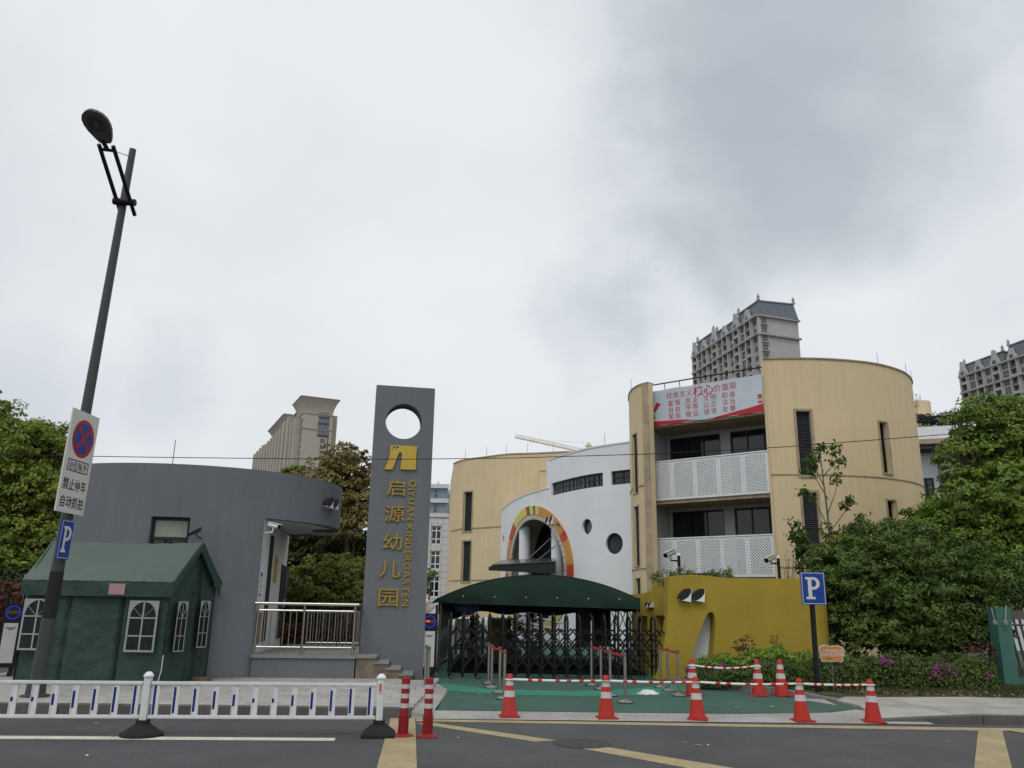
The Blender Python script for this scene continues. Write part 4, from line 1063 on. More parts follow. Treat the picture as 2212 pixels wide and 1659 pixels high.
MB().poly(FP, [pp(*p) for p in logo], .0, .06).build("logo", mat("logo_yellow", (0.52, 0.36, 0.05), .5, .05, 4), pil)
s, z = pp(1202, 486); eyes(FP, (s, z), .075, pil, .06, .012, 1.15)
for ch, x, y, w in [("启", 1215, 775, 150), ("源", 1205, 965, 150), ("幼", 1190, 1165, 155), ("儿", 1168, 1365, 160), ("园", 1158, 1572, 165)]:
    s, z = pp(x, y); a, _ = pp(x - w / 2, y); b, _ = pp(x + w / 2, y); wd = abs(b - a)
    text_part("character", ch, FP, s, z, wd / 1.18, .0, GOLD, pil, .004, .05, sx=1.22)
s, z = pp(1306, 1178); _, za = pp(1330, 720); _, zb = pp(1278, 1636)
v_, _, _ = text_pts("QIYUAN KINDERGARTEN"); wl = max(p[0] for p in v_) - min(p[0] for p in v_)
sz_ = (za - zb) / wl
EN = "QIYUAN KINDERGARTEN"
# one raised letter at a time, reading downwards
adv = []
x_ = 0
for ch in EN:
    if ch == " ": x_ += .3; adv.append(None); continue
    vv, _, _ = text_pts(ch); w_ = max(p[0] for p in vv) - min(p[0] for p in vv); adv.append((x_ + w_ / 2)); x_ += w_ + .12
tot = x_ - .12; sc_ = (za - zb) / tot
for ch, a in zip(EN, adv):
    if a is None: continue
    t = a / tot; px_, py_ = 1334 + (1278 - 1334) * t, 720 + (1636 - 720) * t; s, z = pp(px_, py_)
    text_part("letter", ch, FP, s, za - a * sc_, sc_ * .93, 0, GOLD, pil, .012, .03, sx=1.0, rot=-pi / 2)

# ---------------------------------------------------------------- yellow wall shaped like an elephant
FY = Frame((4.0, 22.95), (8.2, 23.2)); 
yw = thing("yellow_elephant_wall", (6.5, 23.2, .1), "mustard yellow wall with trouser-leg cutout and two black eyes behind the hedge", "wall")
def zy(x, y): return ((2500 + x / 2.074) * .5486, (2100 + y / 2.074) * .5486)
def hy(x, y): return FY.hit(*zy(x, y))
topp = [hy(*p) for p in ((273, 352), (330, 346), (400, 340), (460, 337), (520, 339), (600, 348), (700, 358), (770, 365), (860, 366))]
sE = FY.len; zE = hy(1100, 366)[1]
left = [hy(*p) for p in ((165, 1225), (200, 1090), (228, 980), (247, 880), (262, 760), (270, 670), (273, 500))]
cutL = [hy(*p) for p in ((405, 1185), (432, 1100), (470, 980), (510, 865), (545, 765), (570, 705), (590, 660))]
cutT = [hy(*p) for p in ((603, 645), (618, 640), (635, 645), (647, 662))]
cutR = [hy(*p) for p in ((655, 705), (656, 770), (650, 870), (641, 950), (632, 1060), (628, 1185))]
def atz(L_, z):
    zz_ = [p[1] for p in L_]; ss_ = [p[0] for p in L_]; o_ = np.argsort(zz_); return float(np.interp(z, np.array(zz_)[o_], np.array(ss_)[o_]))
leftE = left + [topp[0]]; zc_ = cutT[1][1]; cR = cutR + [cutT[3], cutT[2]]; cL = cutL + [cutT[0], cutT[1]]
lo = np.linspace(.08, zc_ - .012, 26); hi = np.linspace(zc_ - .012, min(p[1] for p in topp) - .02, 8)
fr_ = MB()
fr_.strip(FY, [(atz(cL, z), z) for z in lo], [(atz(leftE, z), z) for z in lo], -.45, 0)
fr_.strip(FY, [(sE, z) for z in lo], [(atz(cR, z), z) for z in lo], -.45, 0)
fr_.strip(FY, [(sE, z) for z in hi], [(atz(leftE, z), z) for z in hi], -.45, 0)
tx = np.linspace(topp[0][0], sE, 24); tz = np.interp(tx, [p[0] for p in topp] + [sE], [p[1] for p in topp] + [zE])
fr_.strip(FY, [(x, hi[-1]) for x in tx], list(zip(tx, tz)), -.45, 0)
fr_.build("front", MUSTARD, yw)
SYr = Surf([(8.2, 23.2), (8.55, 23.25), (8.85, 23.45), (9.05, 23.85), (9.15, 24.6), (9.2, 25.6)])
mb = MB()
for a, b in zip(SYr.cuts(.2), SYr.cuts(.2)[1:]):
    if a == 0: a = .001
    mb.fbox(SYr, a, b, .08, zE - .0 + .02 * 0, -.3, 0)
mb.build("bend", MUSTARD, yw, smooth=True, ang=25)
MB().fbox(FY, cutL[0][0] - .3, cutR[0][0] + .4, .08, cutT[1][1] + .25, -.62, -.455).build("white_backing", WHITEWALL, yw)
s, z = hy(400, 505); eyes(FY, (s, z), FY.hit(*zy(455, 500))[0] - FY.hit(*zy(352, 500))[0], yw, 0, .16, 1.07)
# recessed doorway part on its left
FY2 = Frame(AT(1366, 1400, 26.6), AT(1446, 1400, 24.9))
def h2(px, py): return FY2.hit(px, py)
sA, zA = h2(1372, 1284); sB, zB = h2(1408, 1276); zC = h2(1409, 1252)[1]; zD = FY2.hit(1443, 1246)[1]
dl = rect(FY2, [(1376, 1331), (1398, 1331)]); dr_ = rect(FY2, [(1415, 1330), (1440, 1330)])
opn = [(dl[0], dl[1], 0, dl[3]), (dr_[0], dr_[1], 0, dr_[3])]
zx = max(dl[3], dr_[3]) + .02
MB().skin(FY2, sorted({0, dl[0], dl[1], dr_[0], dr_[1], FY2.len}), sorted({.05, dl[3], dr_[3], zx}), opn, -.5, 0).build("doorway_wall", MUSTARD, yw)
MB().poly(FY2, [(0, zx + .001), (sB, zx + .001), (sB, zB), (sB * .5, (zA + zB) / 2 - .03), (0, zA)], -.5, 0).build("doorway_head", MUSTARD, yw)
MB().poly(FY2, [(sB + .001, zx + .001), (FY2.len, zx + .001), (FY2.len, zD), (sB + .001, zC)], -.5, 0).build("doorway_head", MUSTARD, yw)
MB().fbox(FY2, dl[0] - .2, dl[1] + .2, .05, 3, -1.6, -1.5).build("inner_wall", MUSTARD, yw)
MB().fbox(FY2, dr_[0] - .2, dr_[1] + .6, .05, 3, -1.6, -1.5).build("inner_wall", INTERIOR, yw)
MB().fbox(FY2, dr_[0] + .5, dr_[0] + .75, .05, 2.1, -1.2, -1.0).build("white_post", WHITE, yw)
s, z = h2(1403, 1306); eyes(FY2, (s, z), .16, yw, 0, .12, 1.0)

# poles with cameras above the yellow wall
for px, top, bot, camp, lab in ((1466, 1200, 1250, (1447, 1196), "silver box camera on a black post above the yellow wall, left one"), (1681, 1206, 1252, (1664, 1207), "silver box camera on a black post above the yellow wall, right one")):
    Y = 25.0; t = AT(px, top, Y); b = AT(px + 1, bot, Y)
    cp_ = thing("camera_post", (t.x, Y, .1), "black post with ball cap carrying the " + ("left" if px < 1500 else "right") + " camera behind the yellow wall", "post", "camera posts behind the yellow wall")
    MB().tube([(t.x, Y, .1), t], .045, 10).build("pole", BLACKMETAL, cp_, smooth=True)
    MB().lathe([(.02, -.03), (.05, 0), (.045, .05), (.015, .08)], 12, t).build("cap", WHITE, cp_, smooth=True)
    c = AT(*camp, Y - .25)
    arm = t + Vector((0, 0, -.16)); MB().tube([arm, Vector((c.x + .03, Y - .2, arm.z))], .025, 8).build("arm", BLACKMETAL, cp_)
    cctv("security_camera", c, radians(215), radians(-18), lab, [Vector((c.x + .03, Y - .2, arm.z))], 1.3, mat("beige_housing", (0.4, 0.38, 0.32), 0.5, .1, 4), "cameras behind the yellow wall")

# ================================================================== STREET FURNITURE
# ---------------------------------------------------------------- street lamp
LY = 16.2
lb = G(75, 1505, PZ); LY = lb.y
lamp = thing("street_lamp", (lb.x, LY, PZ), "tall leaning dark grey street lamp with twin-arm bracket and flat oval head", "street lamp")
lt = AT(287, 323, LY)
pts = [Vector(lb).lerp(lt, k / 12) for k in range(13)]
MB().tube(pts, [.128 - .0048 * k for k in range(13)], 16).build("pole", DARKPOLE, lamp, smooth=True)
MB().lathe([(.25, 0), (.25, .03), (.17, .05), (.165, .25)], 16, lb).build("base_flange", DARKPOLE, lamp, smooth=True)
za_, zb_w = AT(130, 1335, LY).z, AT(150, 1235, LY).z
def pole_r(z): return .128 - .0576 * (z - lb.z) / (lt.z - lb.z)
wp = [Vector(lb).lerp(lt, (z - lb.z) / (lt.z - lb.z)) for z in np.linspace(za_, zb_w, 5)]
MB().tube(wp, [pole_r(p.z) + .006 for p in wp], 16).build("tape_wrap", RUBBER, lamp, smooth=True, ang=30)
a, b = AT(245.6, 434.5, LY - .1), AT(292, 437.8, LY - .1)
MB().tube([a, b], .075, 12).build("cross_tube", BLACKMETAL, lamp, smooth=True)
armsL = (AT(260, 458, LY + .18), AT(213.7, 312, LY - 1.25)); armsR = (AT(291, 465, LY + .18), AT(244.3, 315.4, LY - 1.25))
for p in (armsL, armsR): MB().tube(p, .042, 10).build("arm", BLACKMETAL, lamp, smooth=True)
u0, u1 = armsL[0].lerp(armsL[1], .935), armsR[0].lerp(armsR[1], .935)
MB().tube([u0, u1], .036, 8).build("strut", BLACKMETAL, lamp, smooth=True)
nk = u0.lerp(u1, .5); hd = (armsL[1] - armsL[0]).normalized(); hd = Vector((hd.x, hd.y - .5, hd.z * .75)).normalized()
MB().tube([nk, nk + hd * .28], .045, 8).build("neck", BLACKMETAL, lamp, smooth=True)
tip = AT(193, 238, LY - 2.05); nk2 = AT(229, 310, LY - 1.35)
ax = (tip - nk2); ln = ax.length; ax.normalize(); side = ax.cross(Vector((0, -.35, 1))).normalized(); nrm = side.cross(ax).normalized()
prof = [(0, .10), (.06, .14), (.2, .19), (.38, .245), (.55, .27), (.72, .262), (.86, .21), (.95, .125), (1.0, .02)]
outl = [(t * ln, w) for t, w in prof] + [(t * ln, -w) for t, w in prof[::-1]]
def headm(h0, h1, k0, k1):
    mb = MB(); n = len(outl)
    for h, k in ((h0, k0), (h1, k1)):
        for t, w in outl: mb.v.append(tuple(nk2 + ax * (ln * .5 + (t - ln * .5) * k) + side * w * k + nrm * h))
    mb.f = [tuple(range(n))[::-1], tuple(range(n, 2 * n))] + [(i, (i + 1) % n, n + (i + 1) % n, n + i) for i in range(n)]
    return mb
sgn = -1 if nrm.z > 0 else 1
hm = mat("lamp_head_grey", (0.085, 0.088, 0.09), .5, .08, 4)
headm(0, -.06 * sgn, 1, 1).build("head", hm, lamp, smooth=True, ang=50)
headm(-.061 * sgn, -.10 * sgn, .99, .8).build("head_cover", mat("lamp_cover", (0.4, 0.41, 0.42), .5, .05, 4), lamp, smooth=True)
c = nk2 + ax * ln * .60 + nrm * .004 * sgn
for r, h, m in ((.165, .012, DARKPOLE), (.115, .02, mat("lamp_lens", (0.05, 0.05, 0.045), .3, .1, 10)), (.05, .026, mat("lamp_led", (0.12, 0.12, 0.10), .3, .1, 10))):
    mb = MB().tube([c, c + nrm * h * sgn], r, 24); mb.build("lens_ring", m, lamp, smooth=True)
w0, w1 = AT(458 * 0 + (300 + 525 / 3.317) * .5486, (400 + 655 / 3.317) * .5486, LY - 1.05), AT((300 + 715 / 3.317) * .5486, (400 + 722 / 3.317) * .5486, LY)
MB().tube([w0, w1], .01, 5).build("stay_wire", STEELDULL, lamp)
# no-stopping board on the pole
def pole_pt(z): t = (z - lb.z) / (lt.z - lb.z); return Vector(lb).lerp(lt, t)
A_, B_ = AT(140, 990, LY - .80), AT(197, 1012, LY + .14)
FS = Frame((A_.x, A_.y), (B_.x, B_.y)); SWD = FS.len
zt = FS.hit(158, 880)[1]; zb_ = FS.hit(122, 1103)[1]
bd = thing("no_stopping_sign", (A_.x, A_.y, zb_), "tall white board with red and blue no-stopping disc and black lettering", "sign")
lean = (lt.x - lb.x) / (lt.z - lb.z)
class Lean:
    """the sign leans with the pole"""
    def __init__(s, F, z0): s.F = F; s.z0 = z0
    def pt(s, a, z, d=0): p = s.F.pt(a, z, d); return Vector((p.x + (z - s.z0) * lean, p.y, p.z))
FL_ = Lean(FS, (zt + zb_) / 2); zc = (zt + zb_) / 2; Hs = zt - zb_
SIGNWHITE = mat("sign_white", (0.58, 0.57, 0.53), 0.45, 0.05, 3, streak=.08)
MB().fbox(FL_, 0, SWD, zb_, zt, -.03, 0).build("board", SIGNWHITE, bd)
MB().fbox(FL_, SWD * .3, SWD * .7, zb_ + Hs * .15, zb_ + Hs * .2, -.1, -.03).build("bracket", STEELDULL, bd)
MB().fbox(FL_, SWD * .3, SWD * .7, zb_ + Hs * .75, zb_ + Hs * .8, -.1, -.03).build("bracket", STEELDULL, bd)
dc = (SWD * .52, zb_ + Hs * .735); dr = SWD * .395
def disc(r, d, m, nm): return MB().poly(FL_, [(dc[0] + r * cos(2 * pi * k / 40), dc[1] + r * sin(2 * pi * k / 40)) for k in range(40)], d - .003, d).build(nm, m, bd)
disc(dr, .004, SIGNRED, "red_ring"); disc(dr * .80, .007, SIGNBLUE, "blue_disc")
for a in (45, -45):
    t = radians(a); ux, uz = cos(t) * dr * .84, sin(t) * dr * .84; wx, wz = -sin(t) * dr * .10, cos(t) * dr * .10
    MB().poly(FL_, [(dc[0] - ux - wx, dc[1] - uz - wz), (dc[0] + ux - wx, dc[1] + uz - wz), (dc[0] + ux + wx, dc[1] + uz + wz), (dc[0] - ux + wx, dc[1] - uz + wz)], .005, .0095 + (a > 0) * .001).build("red_bar", SIGNRED, bd)
bx0, bx1, bz0, bz1 = SWD * .13, SWD * .88, zb_ + Hs * .40, zb_ + Hs * .515
for r in ((bx0, bx1, bz0, bz0 + .018), (bx0, bx1, bz1 - .018, bz1), (bx0, bx0 + .018, bz0 + .018, bz1 - .018), (bx1 - .018, bx1, bz0 + .018, bz1 - .018)):
    MB().fbox(FL_, r[0], r[1], r[2], r[3], .0, .004).build("border", INK, bd)
for t, zf, sz in (("泊位除外", .457, .175), ("禁止停车", .275, .235), ("自动抓拍", .105, .235)):
    n = len(t)
    for k, ch in enumerate(t): text_part("character", ch, FL_, SWD * (.5 + (k - 1.5) * (.17 if sz < .22 else .215)), zb_ + Hs * zf, sz, .004, INK, bd, .006 if sz < .2 else .010, sx=.85)
# small blue parking sign under it
A_, B_ = AT(136, 1125, LY - .5), AT(162.5, 1130, LY - .06)
FS2 = Frame((A_.x, A_.y), (B_.x, B_.y)); w2 = FS2.len; z2t = FS2.hit(136, 1121)[1]; z2b = FS2.hit(121, 1206)[1]
FL2 = Lean(FS2, z2t)
ps = thing("parking_sign", (A_.x, A_.y, z2b), "small blue parking sign on the lamp post beneath the white board", "sign")
def psign(F, w, z0, z1, par, sx=1.0):
    MB().fbox(F, 0, w, z0, z1, -.03, 0).build("plate", SIGNBLUE, par)
    b = w * .035; q = w * .022
    for r in ((b, w - b, z0 + b, z0 + b + q), (b, w - b, z1 - b - q, z1 - b), (b, b + q, z0 + b + q, z1 - b - q), (w - b - q, w - b, z0 + b + q, z1 - b - q)):
        MB().fbox(F, r[0], r[1], r[2], r[3], 0, .004).build("border", SIGNWHITE, par)
    # serif P from strokes
    h = z1 - z0; x0 = w * .36; sw = w * .15; zb, zt = z0 + h * .17, z1 - h * .16
    p = MB(); p.fbox(F, x0 - sw / 2, x0 + sw / 2, zb + h * .07, zt - h * .07, 0, .005)
    p.fbox(F, x0 - w * .17, x0 + w * .20, zb, zb + h * .07, 0, .005)
    p.fbox(F, x0 - w * .17, x0 + sw / 2, zt - h * .07, zt, 0, .005)
    A, B = [], []; cz = zt - h * .19; ro, ri = h * .19, h * .11
    for k in range(17):
        t = radians(90 - 180 * k / 16); A.append((x0 + w * .16 + ro * cos(t) * 1.0, cz + ro * sin(t))); B.append((x0 + w * .16 + ri * cos(t) * .8, cz + ri * sin(t)))
    p.strip(F, [(x0 + sw / 2, zt)] + A + [(x0 + sw / 2, cz - ro)], [(x0 + sw / 2, cz + ri)] + B + [(x0 + sw / 2, cz - ri)], 0, .005)
    p.build("letter", SIGNWHITE, par)
psign(FL2, w2, z2b, z2t, ps)
pm = pole_pt((z2b + z2t) / 2)
MB().bar(FL2.pt(w2 * .5, (z2b + z2t) / 2, -.02), pm, .05, .04).build("bracket", STEELDULL, ps)

# right-hand parking sign on its own post
pb = G(1767, 1495, .13)
pr = thing("parking_sign", pb, "blue parking sign on its own black post in front of the hedge", "sign")
FPs = Frame((AT(1728, 1270, pb.y).x, pb.y - .08), (AT(1780.5, 1270, pb.y).x, pb.y - .08))
MB().tube([pb, AT(1754, 1300, pb.y), AT(1751.5, 1245, pb.y)], .06, 14).build("post", BLACKMETAL, pr, smooth=True)
z1 = FPs.hit(1728, 1235)[1]; z0 = FPs.hit(1730, 1306)[1]
psign(FPs, FPs.len, z0, z1, pr)

# ---------------------------------------------------------------- green tent
tA, tB = (-10.62, 18.38), (-7.36, 18.33)
tb = thing("green_tent", (-9, 19, PZ), "green canvas gable tent with white arched plastic windows beside the gatehouse", "tent")
FT = Frame(tA, tB); TL = FT.len; TD = 1.72; TSK = .42
ze = FT.hit(345, 1257)[1]; zv = FT.hit(345, 1287)[1]
apx = AT(441, 1172, 18.33 + TD / 2 + .0); zr = apx.z
rs_ = np.random.RandomState(4)
def cloth(F, s0, s1, z0, z1, d, nx, nz, amp, m, name, par, seed=0, seams=()):
    mb = MB(); rs = np.random.RandomState(seed); ph = rs.uniform(0, 6, 6); fr = rs.uniform(2, 7, 6)
    def off(s, z):
        t = (z - z0) / max(z1 - z0, 1e-6); v = 0
        for k in range(6): v += sin(s * fr[k] + ph[k] + t * (2.5 - k) * 1.2) / (k + 2)
        v *= amp * (0.35 + .65 * (1 - t))
        for q in seams: v -= amp * 1.6 * math.exp(-((s - q) / .035) ** 2)
        return v
    for i in range(nx + 1):
        for j in range(nz + 1):
            s = s0 + (s1 - s0) * i / nx; z = z0 + (z1 - z0) * j / nz; mb.v.append(tuple(F.pt(s, z, d + off(s, z))))
    for i in range(nx):
        for j in range(nz):
            a = i * (nz + 1) + j; mb.f.append((a, a + nz + 1, a + nz + 2, a + 1))
    return mb.build(name, m, par, smooth=True, ang=80)
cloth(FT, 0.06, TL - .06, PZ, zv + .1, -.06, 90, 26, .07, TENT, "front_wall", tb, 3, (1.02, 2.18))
FTr = Frame(tB, (tB[0] + TSK, tB[1] + TD)); cloth(FTr, 0.06, TD - .02, PZ, ze - .05, -.08, 40, 24, .05, TENT, "side_wall", tb, 5, (.95,))
FTl = Frame((tA[0], tA[1] + TD), tA); cloth(FTl, 0.06, TD - .06, PZ, ze - .05, -.06, 20, 16, .03, TENT, "side_wall", tb, 6)
FTb = Frame((tB[0] + TSK, tB[1] + TD), (tA[0], tA[1] + TD)); cloth(FTb, .06, TL, PZ, ze - .05, -.03, 30, 12, .03, TENT, "back_wall", tb, 7)
# roof: two sloping sheets with a slightly sagging ridge, gable ends, valance
ov = .05
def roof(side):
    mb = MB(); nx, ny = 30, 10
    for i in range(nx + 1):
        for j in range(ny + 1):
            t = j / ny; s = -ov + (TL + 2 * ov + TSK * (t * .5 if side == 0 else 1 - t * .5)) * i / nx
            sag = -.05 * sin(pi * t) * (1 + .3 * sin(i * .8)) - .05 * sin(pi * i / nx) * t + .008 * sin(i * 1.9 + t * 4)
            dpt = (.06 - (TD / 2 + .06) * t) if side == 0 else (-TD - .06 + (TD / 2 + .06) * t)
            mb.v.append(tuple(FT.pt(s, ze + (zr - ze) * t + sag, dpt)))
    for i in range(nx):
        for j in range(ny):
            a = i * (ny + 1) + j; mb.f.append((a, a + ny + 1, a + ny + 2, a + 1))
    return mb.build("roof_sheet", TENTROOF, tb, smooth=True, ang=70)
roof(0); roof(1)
cloth(FT, -ov, TL + ov, zv - .03, ze + .002, .055, 60, 6, .012, TENT, "valance", tb, 8)
for F_, s_ in ((FTr, 0),):
    # gable frame band: a roof hem along the two slopes, and the dark triangle inside it
    hem = .16
    A = [(-.06, ze), (TD / 2, zr), (TD + .06, ze)]; B = [(-.06, ze - hem - .12), (TD / 2, zr - hem * 1.3), (TD + .06, ze - hem - .12)]
    MB().strip(F_, B, A, .035, .05).build("gable_hem", TENT, tb)
    MB().poly(F_, [(0, ze - .2), (TD, ze - .2), (TD, ze - .02), (TD / 2, zr - .08), (0, ze - .02)], -.12, -.1).build("gable_cloth", TENT, tb)
    MB().tube([F_.pt(TD * .62, PZ + .02, .0), F_.pt(TD * .66, 1.0, .01), F_.pt(TD * .6, zr - .5, -.04)], .02, 6).build("zip_gap", INK, tb)
MB().poly(FTl, [(0, ze - .2), (TD, ze - .2), (TD, ze), (TD / 2, zr), (0, ze)], -.02, .0).build("gable_cloth", TENT, tb)
CLEAR = mat("window_film_white", (0.29, 0.31, 0.31), 0.5, .12, 8)
def tent_window(F, s0, s1, z0, z1, par, d=.03):
    w = s1 - s0; h = z1 - z0; zm = z1 - h * .34; cx = (s0 + s1) / 2
    o = MB().fbox(F, s0, s1, z0, z1, d - .012, d - .002).build("tent_window", TENTGLASS, par)
    b = w * .065; br = MB()
    br.fbox(F, s0, s0 + b, z0, z1, d, d + .008); br.fbox(F, s1 - b, s1, z0, z1, d, d + .008); br.fbox(F, s0 + b, s1 - b, z0, z0 + b, d, d + .008)
    br.fbox(F, cx - b * .4, cx + b * .4, z0 + b, z1 - h * .03, d, d + .007)
    for z in (zm, z0 + h * .31): br.fbox(F, s0 + b, s1 - b, z - b * .35, z + b * .35, d, d + .006)
    for sg in (-1, 1):
        p = F.pt(cx, zm, d + .003); q = F.pt(cx + sg * w * .36, zm + h * .21, d + .003); br.bar(p, q, b * .7, .006)
    br.build("glazing_bars", CLEAR, o)
    # spandrels above the arch
    A, B = [], []
    for k in (0, 1, 2, 3, 3.9, 4.6, 5.6, 7, 8, 9, 10.4, 11.4, 12.1, 13, 14, 15, 16):
        t = radians(180 * k / 16); A.append((cx + (w / 2 - b) * cos(t), zm + (h * .34 - b * .6) * sin(t)))
        hh = h * .34; kk = min((w / 2) / max(abs(cos(t)), 1e-6), hh / max(sin(t), 1e-6)); B.append((cx + kk * cos(t), zm + kk * sin(t)))
    MB().strip(F, A, B, d, d + .005).build("arch_panel", CLEAR, o)
sw0, swz = FT.hit(274, 1400); 
def tw(F, x0, x1, y0, y1, par):
    a = F.hit((x0[0]), (x0[1]))
    return a
zA_ = FT.hit(285, 1297)[1]; zB_ = FT.hit(265, 1408)[1]
m0 = (FT.hit(264, 1405)[0] + FT.hit(286, 1300)[0]) / 2; m1 = (FT.hit(331, 1412)[0] + FT.hit(347, 1302)[0]) / 2
tent_window(FT, m0, m1, zB_, zA_, tb)
m0 = (FT.hit(37, 1403)[0] + FT.hit(58, 1290)[0]) / 2; tent_window(FT, m0, m0 + .62, zB_, zA_, tb)
tent_window(FTr, .22, .58, zB_, zA_, tb, .045); tent_window(FTr, 1.05, 1.42, zB_ + .05, zA_ + .02, tb, .05)
# pink paper notice pinned on the valance
s0, z0 = FT.hit(237, 1284); s1, z1 = FT.hit(275, 1261)
nt_ = thing("paper_notice", FT.pt(s0, z0, .07), "faded pink paper notice pinned to the tent valance", "notice")
MB().fbox(FT, s0, s1, z0, z1, .072, .076).build("sheet", mat("pink_paper", (0.36, 0.22, 0.23), .8, .1, 5), nt_)
for k, t in enumerate(("通知", "请走侧门")): text_part("print", t, FT, (s0 + s1) / 2, z1 - (z1 - z0) * (.3 + .35 * k), .07, .078, mat("pale_ink", (.45, .36, .36), .8), nt_)
# timber offcuts and a white cable weighting the tent edge
mb = MB().box((-6.95, 19.6, PZ + .04), (.45, .12, .08), .1); tag(mb.build("timber_block", mat("weathered_timber", (.16, .12, .08), .9, .3, 8), None), "short timber block lying at the tent's rear corner", "timber")
mb = MB().tube([FT.pt(TL - .0, PZ + .62, .04), FT.pt(TL + .0, PZ + .3, .05), FT.pt(TL - .04, PZ + .02, .08)], .008, 6)
tag(mb.build("guy_rope", WHITE, None), "thin white rope hanging at the tent's front right corner", "rope")

# ---------------------------------------------------------------- white road guardrail
g0, g1 = G(305, 1590, 0), G(817, 1591, 0)
gu = (g1 - g0).normalized(); gR = atan2(gu.y, gu.x); GL = (g1 - g0).length
def post(loc, label, square):
    o = thing("guardrail_post", loc, label, "post"); x, y, _ = loc
    if square:
        b = MB(); C_, S_ = cos(gR), sin(gR)
        def rectp(w, z): return [(x + a * w * C_ - b_ * w * S_, y + a * w * S_ + b_ * w * C_, z) for a, b_ in ((-1, -1), (1, -1), (1, 1), (-1, 1))]
        P = rectp(.24, 0) + rectp(.24, .05) + rectp(.11, .16) + rectp(.085, .17) + rectp(.085, .23)
        b.v = P; b.f = [(3, 2, 1, 0)] + [(4 * i + k, 4 * i + (k + 1) % 4, 4 * i + 4 + (k + 1) % 4, 4 * i + 4 + k) for i in range(4) for k in range(4)] + [(16, 17, 18, 19)]
        b.build("base", RUBBER, o)
        MB().lathe([(.03, 0), (.03, .03), (.0, .04)], 8, (x - .15, y - .02, .09)).build("knob", RUBBER, o)
    else:
        MB().lathe([(.30, 0), (.30, .045), (.25, .07), (.16, .13), (.115, .16), (.10, .17), (.10, .22)], 14, loc).build("base", RUBBER, o, smooth=True, ang=30)
    MB().box((x, y, .51), (.095, .095, .62), gR).build("shaft", DIRTYWHITE, o)
    MB().lathe([(.074, .815), (.074, .835), (.06, .845), (.05, .865), (.03, .88), (.0, .884)], 12, (x, y, 0)).build("cap", WHITE, o, smooth=True, ang=50)
    if square:
        r = MB().box((x - .0, y - .054, .69), (.05, .012, .15), gR).build("reflector_plate", WHITE, o); MB().box((x, y - .064, .69), (.032, .008, .115), gR).build("reflector", mat("orange_reflector", (.5, .09, .03), .3), r)
    return o
post((g0.x, g0.y, 0), "white guardrail post on a round black rubber foot", False)
post((g1.x, g1.y, 0), "white end post of the guardrail with orange reflector and square black foot", True)
def section(a, b, hs, label, stub=True):
    a, b = Vector(a), Vector(b); F = Frame(a, b); n = len(hs)
    o = thing("road_guardrail", (a + b) / 2, label, "guardrail")
    zT, zB = .725, .262
    for z in (zT, zB):
        mb = MB().fbox(F, .06, F.len - .06, z - .016, z + .016, -.032, .032); mb.fbox(F, .06, F.len - .06, z + .016, z + .023, -.02, .02); mb.fbox(F, .06, F.len - .06, z - .024, z - .016, -.024, .024); mb.build("rail", DIRTYWHITE, o)
    sp = F.len / n
    for k, h in enumerate(hs):
        s = sp * (k + .5)
        sl = MB().fbox(F, s - .045, s + .045, zB + .023, zT - .024, -.014, .014); sl.fbox(F, s - .045, s - .036, zB + .023, zT - .024, .014, .026); sl = sl.build("slat", DIRTYWHITE, o)
        zc = (zT + zB) / 2
        MB().fbox(F, s - .034, s - .002, zc - h * .20, zc + h * .20, .0145, .017).build("blue_strip", BLUEFILM, sl)
    return o
hsA = [1, .92, .78, .6, .4, .14, .14, .4, .6, .78, .92, 1, 1]
hsA = [1, .9, .8, .62, .4, .15, .15, .38, .58, .72, .86, .97]
section(g0, g1, hsA, "white guardrail panel with blue strips between the two black-footed posts")
g00 = g0 - gu * GL
section(g00, g0, hsA, "white guardrail panel with blue strips running out of the picture on the left")

# ---------------------------------------------------------------- delineator bollards
def bollard():
    o = thing("delineator_post", (0, 0, 0), "", "bollard", "flexible delineator posts")
    prof = [(.155, 0), (.155, .02), (.12, .035), (.10, .06)]
    MB().lathe([(.20, 0), (.20, .018), (.13, .05), (.095, .06)], 10, (0, 0, 0)).build("foot", BOLLRED, o, smooth=True, ang=30)
    z = .06; rib = []
    while z < .36: rib += [(.088, z), (.096, z + .008), (.096, z + .018), (.085, z + .026)]; z += .03
    MB().lathe(rib, 18).build("ribbed_sleeve", BOLLRED, o, smooth=True, ang=30)
    for (a, b, m, nm) in ((.36, .47, BOLLRED, "shaft"), (.47, .545, REFLECT, "white_band"), (.545, .63, BOLLRED, "shaft"), (.63, .705, REFLECT, "white_band"), (.705, .79, BOLLRED, "shaft"), (.79, .86, REFLECT, "white_band"), (.86, .965, BOLLRED, "shaft")):
        r = .076 if nm == "shaft" else .0775
        pr_ = [(r, a), (r, b)] if b < .96 else [(r, a), (r, b - .01), (r - .012, b)]
        MB().lathe(pr_, 18).build(nm, m, o, smooth=True, ang=40)
    return o
bo = bollard(); scan_kids()
p = G(870, 1591, 0); bo.location = p; bo.scale = (.84, .84, .86); bo.rotation_euler = (.01, .012, 0); bo["label"] = "red and white ribbed delineator post standing right beside the guardrail's end post"
p = G(923, 1592, 0); o_ = copy_tree(bo, p, .7, "red and white ribbed delineator post on plain asphalt, right of its twin")

